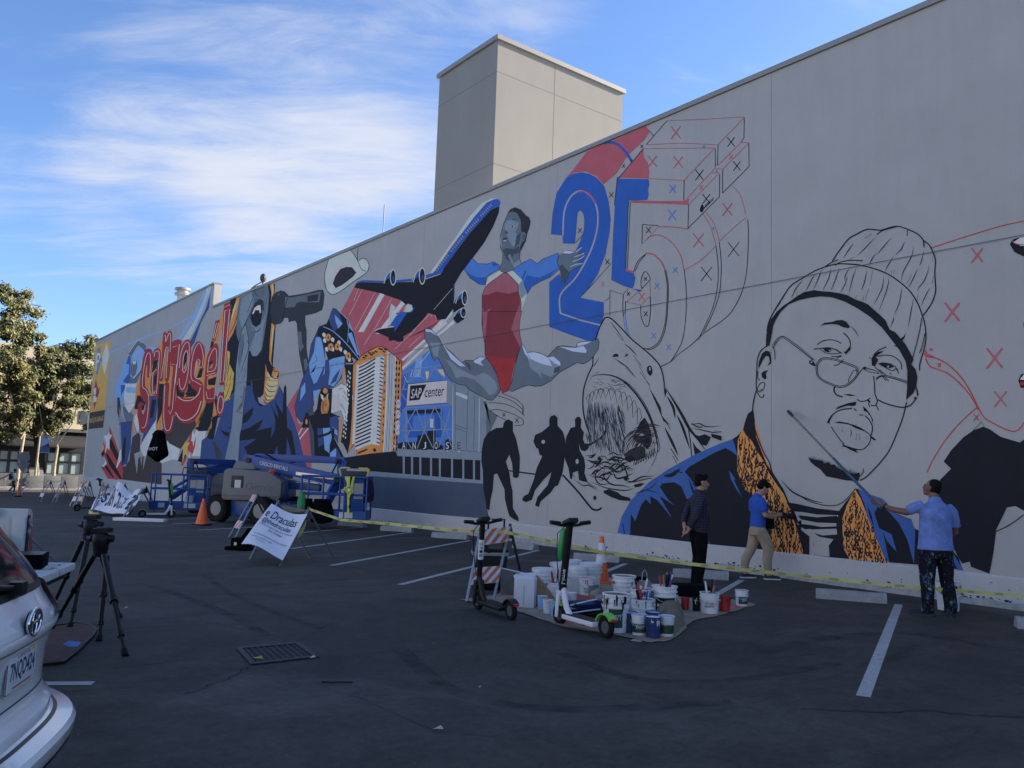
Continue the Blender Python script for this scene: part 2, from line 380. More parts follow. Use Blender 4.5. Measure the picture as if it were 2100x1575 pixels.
tag(part(mb, 'paint_chip', BLD, world=True), kind='stuff')
# stair tower on the roof, set back from the wall
TM = stucco('tower_stucco', (.285, .27, .25), var=.04, vs=.8)
TX, TY0, TY1, TX1, TZ = 14.26, 19.84, 23.18, 19.72, 15.02
mb = MB().use(TM).box(((TX + TX1) / 2, (TY0 + TY1) / 2, 11.8), (TX1 - TX, TY1 - TY0, 2 * (TZ - 11.8)))
TOW = part(mb, 'roof_tower', BLD, world=True)
mb = MB().use(CAPM); mb.box(((TX + TX1) / 2, (TY0 + TY1) / 2, TZ + .08), (TX1 - TX + .16, TY1 - TY0 + .16, .15)); part(mb, 'tower_cap', TOW, world=True)
GRV = mat('joint_dark', (.17, .165, .155), .9)  # thin dark joint strips on the tower faces
mb = MB().use(GRV)
for z in (14.0, 11.05):
    mb.box(((TX + TX1) / 2, TY0 + .004, z), (TX1 - TX + .003, .012, .022)); mb.box((TX + .004, (TY0 + TY1) / 2, z), (.012, TY1 - TY0 + .003, .022))
mb.box((16.6, TY0 + .004, 11.8), (.022, .0123, 6.3)); part(mb, 'panel_joint', TOW, world=True)
# roof plant
GALV = mat('galvanised', (.42, .42, .41), .45, .6, var=.1, vs=9)
BEIGE = mat('unit_paint', (.55, .52, .46), .6, var=.05)
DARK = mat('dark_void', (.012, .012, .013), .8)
p = onX(468, 603, D + 3.0)
ac = thing('air_conditioner', 'beige rooftop air conditioner with two round fan guards beside the parapet step', 'air conditioner', (D + 3.4, p.y, 9.1))
mb = MB().use(BEIGE).box((0, 0, .72), (1.5, 3.0, 1.35)); part(mb, 'cabinet', ac, bev=.03)
mb = MB().use(DARK)
mb.box((-.752, 1.0, .42), (.02, .8, .5)); part(mb, 'louvre', ac)
for dy in (-.75, .75):
    mb = MB().use(GALV).lathe([(.62, 1.40), (.62, 1.62), (.58, 1.64), (.56, 1.55), (.05, 1.50)], 24, (0, dy, 0)); part(mb, 'fan_guard', ac, 40)
mb = MB().use(GALV).box((0, 0, .02), (1.4, 2.9, .08)); part(mb, 'base_rail', ac)
p = onX(374, 606, D + 2.2)
v = thing('roof_vent', 'round galvanised vent cap rising above the far parapet', 'vent', (D + 2.2, p.y, 9.8))
zt = p.z - 9.8
mb = MB().use(GALV).lathe([(.3, -.5), (.3, zt)], 16); part(mb, 'stack', v, 40)
mb = MB().use(GALV).lathe([(.46, zt - .02), (.5, zt + .12), (.34, zt + .2), (.34, zt + .28), (.52, zt + .34), (.46, zt + .46), (.1, zt + .56)], 18); part(mb, 'cap', v, 40)
p = onX(785, 484, D + 2.5); q = onX(788, 420, D + 2.5)
a = thing('antenna_mast', 'slim grey antenna mast standing on the roof left of the tower', 'antenna', (D + 2.5, p.y, 9.0))
hz_ = q.z - 9.0
mb = MB().use(GALV).cyl((0, 0, -.3), (0, 0, hz_ * .62), .055, 8).cyl((0, 0, hz_ * .6), (0, 0, hz_), .022, 6); part(mb, 'pole', a)
mb = MB().use(GALV).box((-.06, 0, hz_ * .58), (.10, .22, .2)); part(mb, 'bracket', a)
p = onX(541, 585, D + .3)
a = thing('parapet_antenna', 'small dark lamp bracket perched on the parapet above the singer', 'lamp', (D + .25, p.y, 9.39))  # small antenna: short pole, sloping arm and rounded tip
DKM = mat('dark_metal', (.05, .05, .055), .5, .3)
mb = MB().use(DKM).cyl((0, 0, 0), (0, 0, .42), .03, 6).tube([(0, 0, .3), (-.1, .7, .2), (-.15, 1.4, 0)], .025, 6); part(mb, 'arm', a)
mb = MB().use(DKM).ell((0, 0, .45), (.14, .14, .2)); part(mb, 'antenna_tip', a)

# ------------------------------------------------------------------ street scene beyond the lot
CONC = mat('concrete', (.30, .29, .28), .9, var=.12, vs=2, bump=.4, bs=50, dirt=.25)
mb = MB().use(CONC); mb.box((5, 79.5, -.86), (60, 5, .14)); struct(mb, 'pavement')
# planter wall
GREYC = mat('planter_concrete', (.17, .17, .175), .9, var=.08, vs=3)
fz = -.924
a = onY(55, 975, 78.2); b = onY(161, 975, 78.2)
pw = thing('planter_wall', 'low grey concrete planter wall across the street below the trees', 'wall', ((a.x + b.x) / 2, 78.5, -.8))
w_ = b.x - a.x; ph = a.z + .8
for i in range(3):
    mb = MB().use(GREYC).box((-w_ / 2 + w_ * (i + .5) / 3, 0, ph / 2), (w_ / 3 - .02, .5, ph)); part(mb, 'panel', pw, bev=.02)
# far building
FCRM = mat('cream_render', (.72, .62, .45), .8, var=.06, vs=.6)
FDRK = mat('shopfront_dark', (.035, .036, .04), .6, var=.2)
FTRM = mat('soffit_grey', (.14, .135, .13), .7)
GLS = mat('far_glass', (.40, .48, .47), .07, .0, var=.25, vs=.5, spec=1.0)
MUL = mat('mullion', (.045, .05, .055), .4, .3)
FY = 86.0
fa = onY(-520, 942, FY).x; fb = onY(235, 942, FY).x
fb_ = thing('far_building', 'cream office building with dark awnings and shop windows behind the street trees', 'building', ((fa + fb) / 2, FY, -.9))
hw = (fb - fa) / 2; zt = onY(60, 706, FY).z + .9
def fx(u): return onY(u, 942, FY).x - (fa + fb) / 2
def fzz(v, u=100): return onY(u, v, FY).z + .9
mb = MB().use(FCRM).box((0, 5.2, (zt + fzz(883)) / 2), (hw * 2, 10, zt - fzz(883))); part(mb, 'wall', fb_)
mb = MB().use(FTRM).box((0, .35, (fzz(883) + fzz(878)) / 2), (hw * 2 + .2, .6, .3)); part(mb, 'ledge', fb_)
mb = MB().use(FDRK).box((0, 5.6, fzz(883) / 2 - .1), (hw * 2, 9, fzz(883))); part(mb, 'shopfront', fb_)
mb = MB().use(GREYC).box((0, .5, fzz(972) / 2), (hw * 2, 1.0, fzz(972))); part(mb, 'base_wall', fb_)
for u0, u1 in ((-480, -300), (-290, -120), (-110, -62), (-58, -10), (-4, 63), (94, 172)):
    x0, x1 = fx(u0), fx(u1)
    mb = MB().use(FDRK).prism([(x0, .4, fzz(889)), (x0, -1.0, fzz(913)), (x0, -1.0, fzz(917)), (x0, .4, fzz(917))], (x1 - x0, 0, 0)); part(mb, 'awning', fb_)
for u0, u1, n in ((-480, -300, 6), (-290, -120, 6), (-110, -4, 4), (-2, 63, 3), (97, 171, 3)):
    for r0, r1 in ((972, 948), (946, 927)):
        for i in range(n):
            x0 = fx(u0 + (u1 - u0) * i / n) + .06; x1 = fx(u0 + (u1 - u0) * (i + 1) / n) - .06
            mb = MB().use(MUL); zl, zh = fzz(r0), fzz(r1)
            for c, d in ((((x0 + x1) / 2, .55, zl), (x1 - x0 + .1, .12, .12)), (((x0 + x1) / 2, .55, zh), (x1 - x0 + .1, .12, .12)), ((x0, .553, (zl + zh) / 2), (.12, .12, zh - zl)), ((x1, .553, (zl + zh) / 2), (.12, .12, zh - zl))): mb.box(c, d)
            w = part(mb, 'window', fb_)
            mb = MB().use(GLS).box(((x0 + x1) / 2, .6, (zl + zh) / 2), (x1 - x0, .03, zh - zl)); part(mb, 'pane', w)
# flat upper windows of the cream storeys
for r0, r1 in ((865, 838), (820, 790), (770, 745)):
    for u in (-480, -435, -390, -345, -300, -255, -210, -165, -125, -90, -55, -20, 15, 50, 85, 120, 155):
        x0, x1 = fx(u), fx(u + 20); zl, zh = fzz(r0), fzz(r1)
        w = part(MB().use(FTRM).box(((x0 + x1) / 2, .19, (zl + zh) / 2), (x1 - x0, .06, zh - zl)), 'window', fb_)
        part(MB().use(mat('upper_glass', (.10, .12, .14), .08, spec=.9)).box(((x0 + x1) / 2, .155, (zl + zh) / 2), (x1 - x0 - .16, .02, zh - zl - .16)), 'pane', w)
# entrance steps with handrail
x0, x1 = fx(64), fx(93)
for i in range(9):
    mb = MB().use(CONC).box(((x0 + x1) / 2, -1.1 + i * .3, .28 + i * .19), (x1 - x0, .34, .2)); part(mb, 'step', fb_)
mb = MB().use(mat('handrail', (.5, .48, .42), .4, .5)).tube([(fx(76), -1.5, .3), (fx(76), -1.5, 1.3), (fx(80), 1.3, 3.2)], .06, 6); part(mb, 'handrail', fb_)
mb = MB().use(mat('blue_sign', (.04, .09, .25), .5)).box((fx(85), -.7, fzz(908)), (1.0, .1, 1.9)); part(mb, 'blade_sign', fb_)
# bright pilaster just beyond the mural wall
mb = MB().use(mat('white_post', (.8, .76, .68), .8)).box((0, 0, 2.6), (.28, .28, 6.6))
p = onY(174, 985, 69.5); solo(mb, 'corner_post', 'thin sunlit white post at the far end of the mural wall', 'post', loc=(p.x, 69.5, -.9))
# street signs seen from behind
SGB = mat('sign_back', (.22, .22, .23), .5, .5)
p = onY(44, 985, 70)
sg = thing('road_sign', 'backs of an octagonal and a triangular road sign on one post', 'sign', (p.x, 70, fz))
zo = onY(47, 938, 70).z - fz; zy = onY(45, 957, 70).z - fz
mb = MB().use(SGB).cyl((0, 0, 0), (0, 0, zo), .05, 8); part(mb, 'post', sg)
mb = MB().use(SGB).prism([(.42 * math.cos(rad(22.5 + 45 * i)), -.08, zo + .42 * math.sin(rad(22.5 + 45 * i))) for i in range(8)], (0, .02, 0)); part(mb, 'stop_plate', sg)
mb = MB().use(SGB).prism([(-.42, -.08, zy + .32), (.42, -.08, zy + .32), (.40, -.08, zy + .16), (.05, -.08, zy - .40), (-.05, -.08, zy - .40), (-.40, -.08, zy + .16)], (0, .02, 0)); part(mb, 'triangle_plate', sg)
# ------------------------------------------------------------------ trees
LEAF = []
for i, c in enumerate(((.085, .095, .028), (.115, .115, .034), (.15, .125, .036), (.055, .068, .022))):
    M = mat('leaf_%d' % i, c, .6, var=.25, vs=3); b = M.node_tree.nodes['Principled BSDF']
    b.inputs['Subsurface Weight'].default_value = 0
    LEAF.append(M)
BARK = mat('plane_bark', (.34, .29, .20), .9, var=.35, vs=5, bump=.5, bs=30)
def tree(label, base, trunk, limbs, blobs, n, seed, ls=.2, rt=.16):
    rn = random.Random(seed); t = thing('street_tree', label, 'tree', base, 0, 'street trees across the road')
    mb = MB().use(BARK); mb.tube(trunk, [rt * (1 - .45 * i / (len(trunk) - 1)) for i in range(len(trunk))], 10)
    for l in limbs: mb.tube(l, [rt * .55 * (1 - .75 * i / (len(l) - 1)) for i in range(len(l))], 7)
    part(mb, 'trunk', t, 60)
    mb = MB(); cl = []
    for (c, r, w) in blobs:
        for _ in range(int(w)):
            while 1:
                d = Vector((rn.uniform(-1, 1), rn.uniform(-1, 1), rn.uniform(-1, 1)))
                if .25 < d.length < 1: break
            cl.append((Vector(c) + Vector((d.x * r[0], d.y * r[1], d.z * r[2])), rn.uniform(.28, .62)))
    for M in LEAF: mb.use(M)
    per = n // len(cl)
    for c, r in cl:
        tone = rn.choice((0, 0, 1, 1, 2, 3))
        for _ in range(per):
            d = Vector((rn.gauss(0, 1), rn.gauss(0, 1), rn.gauss(0, .8))) * r * .55; p = c + d
            u = Vector((rn.gauss(0, 1), rn.gauss(0, 1), rn.gauss(0, 1))).normalized(); w = u.orthogonal().normalized(); s_ = ls * rn.uniform(.5, 1.2)
            mb.cur = tone if rn.random() < .7 else rn.randint(0, 3)
            mb.add([p - u * s_, p + w * s_ * .6, p + u * s_, p - w * s_ * .6], [(0, 1, 2, 3)])
    mb.keep = True
    part(mb, 'crown', t)
def tr_px(u, Y): p = onY(u, 975, Y); return p.x
TZ0 = -.4
Y = 80.0
bx = tr_px(36, Y)
def loc_(u, v, Y, bx): p = onY(u, v, Y); return (p.x - bx, 0, p.z - TZ0)
def B(u, v, Y, bx, ru, rv, w): 
    c = loc_(u, v, Y, bx); k_ = Y / 1700 * 1.27
    return (c, (ru * k_, ru * k_ * .9, rv * k_ * .95), w)
tree('tall leafy plane tree at the left edge of the street', (bx, Y, TZ0), [(0, 0, -.4), (.05, 0, 2), (.2, .1, 4), loc_(42, 880, Y, bx)],
     [[loc_(42, 890, Y, bx), loc_(25, 820, Y, bx), loc_(8, 720, Y, bx)], [loc_(42, 890, Y, bx), loc_(50, 800, Y, bx), loc_(30, 640, Y, bx)], [loc_(42, 900, Y, bx), loc_(72, 850, Y, bx), loc_(70, 740, Y, bx)]],
     [B(12, 645, Y, bx, 40, 46, 26), B(32, 660, Y, bx, 22, 34, 12), B(-10, 730, Y, bx, 60, 60, 34), B(30, 760, Y, bx, 30, 44, 16), B(10, 790, Y, bx, 48, 55, 26), B(-20, 850, Y, bx, 60, 50, 22), B(38, 705, Y, bx, 14, 26, 5), B(80, 694, Y, bx, 9, 8, 2)], 42000, 11, .14)
Y = 81.5; bx = tr_px(110, Y)
tree('yellow-green plane tree growing from the planter nearest the mural wall', (bx, Y, TZ0), [(0, 0, -.3), (0, 0, 1.6), (.1, 0, 3), loc_(115, 905, Y, bx)],
     [[loc_(115, 910, Y, bx), loc_(88, 880, Y, bx), loc_(75, 800, Y, bx)], [loc_(115, 912, Y, bx), loc_(128, 850, Y, bx), loc_(130, 730, Y, bx)], [loc_(115, 912, Y, bx), loc_(148, 870, Y, bx), loc_(170, 780, Y, bx)]],
     [B(135, 720, Y, bx, 24, 28, 10), B(100, 765, Y, bx, 42, 46, 24), B(160, 770, Y, bx, 34, 50, 20), B(105, 830, Y, bx, 55, 45, 28), B(165, 840, Y, bx, 34, 45, 18), B(182, 712, Y, bx, 9, 16, 3)], 30000, 23, .145)
Y = 83.5; bx = tr_px(72, Y)
tree('shorter bushy tree standing between the two street trees', (bx, Y, TZ0), [(0, 0, 0), (.05, 0, 3), (.1, 0, 6)], [[(.1, 0, 4), (1, 0, 7), (1.4, 0, 9)], [(.1, 0, 4), (-1, 0, 6), (-1.5, 0, 8)]],
     [B(70, 810, Y, bx, 40, 60, 22), B(50, 860, Y, bx, 40, 30, 14)], 13000, 31, .14, .12)

# ------------------------------------------------------------------ unseen building added behind the camera to bounce sunlight onto the mural wall
ob = thing('bounce_building', 'long sunlit cream building across the lot behind the photographer', 'building', (-34, 12, 0))
OBM = mat('bounce_render', (.62, .59, .55), .85, var=.05, vs=.4)
part(MB().use(OBM).box((-5, 0, 6.5), (10, 78, 13)), 'wall', ob); part(MB().use(CAPM).box((-5, 0, 13.1), (10.4, 78.4, .25)), 'parapet_cap', ob)
wp = wm = None
for r_ in range(3):
    for i in range(13):
        y = -36 + i * 6
        w = part(wm or MB().use(MUL).box((0, 0, 0), (.10, 2.2, 1.8)), 'window', ob); w.location = (.05, y, 2.6 + r_ * 4); wm = w.data
        q = part(wp or MB().use(mat('upper_glass', (.10, .12, .14), .08, spec=.9)).box((.06, 0, 0), (.02, 2.0, 1.6)), 'pane', w); wp = q.data
# ------------------------------------------------------------------ the mural (flat paint on the wall, traced onto the plane x = D)
WREF = lin((133, 139, 150))
def pc(r, g, b):
    l = lin((r, g, b)); q = [max(.004, l[i] / WREF[i] * WCOL[i]) for i in range(3)]; m_ = min(1.0, .84 / max(q)); return tuple(v * m_ for v in q)
PAL = {'k': (24, 27, 36), 'dk': (42, 44, 52), 'br': (58, 54, 58), 'bl': (40, 80, 160), 'lb': (66, 108, 184), 'nv': (48, 68, 118), 'pb': (104, 144, 200), 'sk': (118, 150, 200),
       'w': (172, 180, 190), 'mint': (160, 174, 178), 'gy': (84, 98, 116), 'gl': (108, 124, 144), 'gd': (58, 70, 84), 'hi': (166, 182, 216), 'or': (196, 138, 82), 'ye': (206, 178, 100),
       'rd': (134, 46, 54), 'r2': (106, 48, 60), 'pk': (148, 80, 96), 'lr': (134, 82, 98), 'rdl': (150, 84, 98), 'wl': (133, 139, 150), 'lp': (198, 142, 84), 'jb': (52, 84, 150), 'sg': (168, 170, 180), 'sl': (58, 72, 94), 'pw': (205, 210, 222), 'yg': (186, 152, 92),
       'mc': (44, 50, 60), 'm2': (82, 94, 108), 'cr': (196, 186, 150), 'rs': (150, 62, 66)}
PM = {}
def PMAT(k):
    if k not in PM: PM[k] = stucco('paint_' + k, pc(*PAL[k]), var=.085, vs=2.2)
    return PM[k]
class Fig:
    IDX = 0
    def __init__(s, name): s.name = name; s.mb = MB(); s.n = 0; s.z = (0, 0, 1); Fig.IDX += 1; s.base = .001 + .0003 * Fig.IDX
    def zoom(s, x, y, k): s.z = (x, y, k); return s
    def P(s, t):
        x0, y0, k = s.z
        if isinstance(t, str): t = [tuple(float(q) for q in p.split(',')) for p in t.split()]
        return [(x0 + x / k, y0 + y / k) for x, y in t]
    def w(s, p, off): return onX(p[0], p[1], D - off)
    def off(s): s.n += 1; return s.base + (.000008 if s.name in ('painted_portrait', 'painted_shark') else .00002) * s.n
    @staticmethod
    def cm(P, closed, k=5):
        n = len(P); out = []
        for i in range(n if closed else n - 1):
            p0 = P[(i - 1) % n] if closed or i > 0 else P[0]; p1 = P[i]; p2 = P[(i + 1) % n]; p3 = P[(i + 2) % n] if closed or i + 2 < n else P[-1]
            for j in range(k):
                t = j / k
                out.append(tuple(.5 * (2 * p1[a] + (p2[a] - p0[a]) * t + (2 * p0[a] - 5 * p1[a] + 4 * p2[a] - p3[a]) * t * t + (3 * p1[a] - p0[a] - 3 * p2[a] + p3[a]) * t ** 3) for a in (0, 1)))
        if not closed: out.append(P[-1])
        return out
    def f(s, c, t, sm=False, o=None, ow=1.4):
        P = s.P(t)
        if sm: P = s.cm(P, True, 4)
        off = s.off(); s.mb.use(PMAT(c)).poly([s.w(p, off) for p in P])
        if o:
            q = s.z; s.z = (0, 0, 1); s.l(o, ow, P + [P[0]], False); s.z = q
        return s
    def l(s, c, wd, t, sm=True, tap=0):
        if s.name in ('painted_portrait', 'painted_shark'): wd *= 1.22
        P = s.P(t)
        if sm and len(P) > 2: P = s.cm(P, False, 5)
        off = s.off(); vs = []; n = len(P)
        for i, p in enumerate(P):
            a = P[max(i - 1, 0)]; b = P[min(i + 1, n - 1)]; dx, dy = b[0] - a[0], b[1] - a[1]; l_ = math.hypot(dx, dy) or 1
            h = wd / 2
            if tap == 1: h *= max(.12, math.sin(math.pi * (i + .15) / (n - .7)))
            elif tap == 2: h *= max(.1, 1 - i / (n - 1))
            vs += [s.w((p[0] - dy / l_ * h, p[1] + dx / l_ * h), off), s.w((p[0] + dy / l_ * h, p[1] - dx / l_ * h), off)]
        s.mb.use(PMAT(c)).add(vs, [(2 * i, 2 * i + 1, 2 * i + 3, 2 * i + 2) for i in range(n - 1)]); return s
    def e(s, c, x, y, rx, ry, a=0, n=18):
        ca, sa = math.cos(rad(a)), math.sin(rad(a))
        return s.f(c, [(x + rx * math.cos(6.28318 * i / n) * ca - ry * math.sin(6.28318 * i / n) * sa, y + rx * math.cos(6.28318 * i / n) * sa + ry * math.sin(6.28318 * i / n) * ca) for i in range(n)])
    def x(s, c, wd, x, y, r):
        s.l(c, wd, [(x - r * .8, y - r), (x + r * .8, y + r)], False, 0); return s.l(c, wd, [(x + r * .8, y - r), (x - r * .8, y + r * 1.1)], False, 0)
    def t(s, c, txt, q):
        q = s.P(q); off = s.off(); s.mb.use(PMAT(c))
        text_quad(s.mb, txt, *[(p[0], p[1], 0) for p in q], fn=lambda p: s.w((p.x, p.y), off))
        return s
    def done(s):
        s.mb.keep = True; return part(s.mb, s.name, WALL, world=True)
A = (160, 560, 6.176); Bz = (160, 780, 6.176); Cz = (420, 560, 6.176); Dz = (420, 780, 6.176); Ez = (640, 380, 5.25); Fz = (600, 640, 5.25)
Gz = (840, 400, 5.25); Hz = (840, 640, 5.25); Iz = (1100, 220, 4.375); Jz = (1100, 480, 4.375); Kz = (960, 800, 4.375); Lz = (1180, 640, 3.9375)
Mz = (1540, 440, 4.921); Nz = (1540, 660, 4.921); Oz = (1240, 840, 4.633); Pz = (1600, 880, 3.9375); Qz = (1800, 420, 3.28)

# --- garage sign painted at the far end
f = Fig('painted_garage_sign').zoom(*A)
f.f('yg', '232,915 418,848 340,1731 150,1768').f('gl', '240,960 285,935 290,1110 250,1290 222,1280')
f.t('pw', 'P', '236,1020 290,1000 268,1220 222,1240').f('w', '362,880 398,1040 332,1290 300,1095').f('gl', '270,1085 310,1075 308,1120 268,1130')
f.zoom(*Bz).f('rs', '226,-10 268,150 205,372 180,205').f('w', '200,100 228,92 222,215 240,215 232,270 190,280').l('br', 1.6, '232,190 262,150 268,90', False).l('br', 1.6, '190,190 245,180', False)
f.f('br', '148,408 342,374 318,598 134,618').t('ye', 'PAVILION GARAGE', '146,478 322,446 318,510 143,545'); f.done()
# --- bridge and dancer
f = Fig('painted_bridge').zoom(*A)
f.l('sk', 2.2, '410,1005 770,842 1180,686 1490,515', False).l('sk', 1.2, '1335,600 1328,730', False).l('gl', .9, '1172,690 1168,760', False).l('sk', .9, '880,800 875,850', False)
f.f('sk', '1645,165 1610,180 1500,450 1390,630 1290,790 1200,860 1300,840 1420,660 1520,540 1590,330').f('mint', '1690,158 1640,170 1590,340 1500,560 1320,850 1400,850 1500,680 1600,480 1660,280')
f.f('nv', '1686,190 1660,440 1560,620 1475,880 1420,960 1418,870 1540,620 1625,440').f('sk', '1690,180 1665,300 1600,470 1500,690 1440,830 1500,640 1590,440 1650,270')
f.done()
f = Fig('painted_dancer').zoom(*A)
f.f('sk', '690,1010 770,940 860,940 960,930 1040,960 960,1090 860,1100 830,1180 760,1300 690,1330').f('mint', '800,1110 850,1090 830,1190 790,1240').f('sk', '600,1400 730,1400 720,1530 600,1500')
f.f('gy', '645,1028 735,880 770,848 810,880 858,930 850,1012 825,960 772,905 735,935 672,1050', o='k', ow=.9).l('pw', 1, '650,1000 740,872 770,850 815,885', False)
f.f('gy', '680,1150 700,1110 735,1105 748,1180 722,1290 692,1312 672,1265', o='k', ow=.8).f('w', '690,1120 735,1105 730,1150 700,1160')
f.f('gy', '610,1395 660,1315 715,1340 800,1210 830,1140 855,1090 800,1230 770,1310 745,1372 690,1420', o='k', ow=.8).l('pw', 1, '700,1338 790,1230 840,1110', False)
f.f('pb', '640,1045 668,1140 662,1260 625,1350 575,1420 545,1500 470,1560 520,1350 560,1200 600,1110').f('bl', '640,1050 668,1050 668,1180 660,1330 620,1430 550,1440 580,1350 640,1270 650,1160 610,1150')
f.zoom(*Bz).f('pb', '480,0 560,10 615,40 600,110 580,140 562,300 535,328 522,215 465,215 478,90').f('bl', '540,60 600,60 612,110 570,140 545,200').f('w', '600,40 742,40 722,300 650,420 600,340 580,200', o=None).f('sk', '610,85 738,90 732,165 602,150')
f.f('dk', '498,215 525,215 540,330 545,430 545,520 525,580 515,470 497,400').f('gl', '525,330 545,430 590,500 560,560 520,540').f('nv', '535,530 700,515 672,720 668,850 640,960 622,1060 590,1070 560,1080 548,800').f('k', '590,690 610,760 590,1000 555,1080 560,880')
f.f('gl', '520,580 540,580 552,875 525,870').f('pw', '525,880 552,872 550,1005 500,1105 478,1110 505,1000', o='k', ow=.7).f('gy', '570,330 600,345 640,425 660,400 705,455 745,430 712,520 610,525 585,440', o='k', ow=.8).f('pw', '715,450 745,410 778,560 768,668 738,640 705,530', o='k', ow=.7)
f.done()
# --- stars, stripes and skyline
f = Fig('painted_stars').zoom(*Bz)
f.f('br', '295,1100 370,1060 420,1085 600,1090 650,1010 660,920 690,720 760,660 792,700 782,900 712,930 722,1010 745,1190 762,1000 788,950 800,1080 815,960 832,965 822,1140 850,1025 880,900 900,860 922,862 930,920 1000,1000 1060,1050 1060,1320 560,1255 380,1248')
f.f('rs', '398,575 545,980 570,1130 560,1255 380,1248 320,1140 350,1000 300,900 318,775 345,830 395,700').f('k', '400,690 520,960 490,1020 380,800').f('k', '290,930 320,890 345,920 310,975').f('ye', '318,800 330,860 310,900 296,880')
f.f('k', '330,1090 360,1070 470,1230 440,1235').f('k', '370,920 480,1100 560,1250 530,1250 400,1080 350,940').f('w', '350,1000 365,1055 325,1100 300,1085 330,1060')
f.f('pw', '325,705 375,690 395,650 402,688 432,690 400,760 398,890 372,850 340,930 355,790').f('rs', '400,1080 540,1330 510,1330 400,1130')
f.f('w', '790,830 985,500 990,690 930,860 880,880 860,960 830,960 800,900').f('w', '1130,760 1160,800 1290,872 1262,1010 1200,1000 1060,1050 1020,1010 1080,970 1100,880').f('rs', '1450,600 1380,820 1300,1080 1330,1080 1420,900 1470,960 1500,760').f('k', '1330,860 1262,1020 1310,1040 1400,900')
f.f('ye', '1362,670 1370,785 1418,788 1385,850 1400,1000 1355,930 1320,1050 1330,870 1305,820 1345,800').f('pw', '1450,595 1470,690 1500,620 1500,700 1475,770 1460,840 1450,770 1430,770 1445,690').f('w', '1480,580 1530,645 1622,640 1560,960 1440,960 1480,850 1500,700').f('pw', '1400,880 1420,960 1400,990')
f.l('sk', 1.2, '185,1212 330,1222', False); f.done()
# --- big bubble lettering: orange blocks, dark shadow, red letters, white inlines
f = Fig('painted_lettering').zoom(*A)
f.f('or', '840,1500 880,1250 960,1180 1050,1050 1090,960 1180,1000 1250,1080 1320,1120 1430,1100 1560,1080 1640,1060 1760,1000 1760,1400 1650,1600 1500,1650 1300,1600 1250,1700 1000,1720 860,1650')
f.f('or', '1040,900 1090,780 1160,700 1200,900 1190,1100 1110,1400 1000,1600 720,1620 760,1420 850,1100 960,1000').zoom(*Bz).f('or', '742,40 1040,60 1250,40 1640,300 1550,480 1480,620 1440,560 1200,540 1060,560 1050,630 985,690 1000,420 900,470 840,240 720,400 690,700 672,720 690,540')
f.f('k', '750,190 905,200 910,300 850,300 830,380 712,360').f('nv', '905,200 1025,190 985,505 845,720 800,800 790,830 840,640 900,470').f('k', '940,240 990,250 950,470 900,480').f('k', '1020,40 1110,50 1060,420 1000,560 1010,300')
f.f('br', '1050,640 1240,440 1300,520 1480,480 1500,560 1480,600 1300,870 1160,800 1130,760 1095,870 1080,760').f('or', '1250,210 1360,210 1340,260 1250,330').f('k', '1240,60 1500,30 1540,200 1250,220').f('or', '1370,60 1400,30 1380,190 1340,210').f('k', '1620,260 1760,190 1740,420 1640,640 1530,645 1480,610 1560,470').f('or', '1560,470 1640,240 1600,330 1520,590 1480,600')
f.f('k', '1740,190 1830,450 1770,480 1720,740 1665,830 1628,760 1640,650 1690,600 1700,470').f('or', '1725,240 1760,440 1690,470 1690,560 1625,740 1640,640 1700,480')
f.zoom(*A).f('or', '1705,840 1830,480 1880,380 1840,620 1770,900 1660,960').f('k', '1690,860 1725,870 1710,930 1670,960').f('k', '1930,350 2010,310 1950,470 1910,560').f('or', '2010,310 2045,300 2000,440 1920,620 1900,700 1960,560 1960,480')
f.f('or', '1600,1050 1720,930 1660,1300 1600,1600 1560,1600 1580,1200').f('k', '1540,1220 1590,1200 1560,1330 1500,1330').f('k', '1400,1450 1500,1410 1560,1500 1500,1560 1350,1540')
def let(c, t): f.f('rd', t, True, o='rd', ow=1.9)
W1 = 1.15
# s
let('rd', '860,980 910,965 938,1010 930,1180 900,1310 880,1300 885,1170 870,1160 850,1230 845,1420 880,1480 910,1600 905,1750 890,1900 850,2010 800,2010 770,1880 760,1700 790,1640 830,1660 800,1700 810,1780 840,1780 860,1650 800,1560 790,1380 815,1150')
f.l('w', W1, '905,1305 918,1180 915,1050 900,1010 865,1050 830,1230 815,1430 860,1480 895,1580 880,1800 850,1940 805,1960', True)
# a
let('rd', '970,975 1030,965 1045,1060 1030,1300 1010,1560 985,1590 985,1520 960,1545 930,1500 925,1360 960,1240 1005,1200 1012,1110 985,1090 950,1180 945,1080'); f.f('k', '965,1300 1000,1270 990,1400 960,1450').f('k', '960,1110 1010,1095 1000,1190 930,1270')
f.l('w', W1, '965,1060 975,1000 1020,990 1028,1060 1005,1400 990,1530', True).l('w', W1, '1000,1220 955,1260 940,1400 950,1530 980,1490', True)
# n
let('rd', '1085,775 1120,765 1120,800 1150,740 1185,760 1185,900 1165,1150 1145,1350 1105,1345 1125,1100 1130,950 1105,1000 1080,1200 1070,1350 1040,1345 1065,1100'); f.l('w', W1, '1050,1335 1095,1050 1110,960 1140,950 1130,1100 1115,1330', True).l('w', W1, '1095,800 1110,795 1108,870 1150,770 1172,790 1165,1000', True)
# j
let('rd', '1190,890 1300,850 1295,950 1265,1250 1235,1500 1225,1700 1215,1850 1170,2000 1110,2015 1075,1900 1075,1700 1090,1430 1150,1400 1140,1560 1140,1680 1170,1680 1185,1480 1210,1180 1185,1170'); f.l('w', W1, '1190,1160 1250,1150 1215,1480 1195,1720 1165,1790 1150,1740', False).l('w', W1, '1200,940 1285,905 1230,1400', False).l('w', W1, '1100,1420 1085,1800 1110,1980 1165,1970 1205,1800', True)
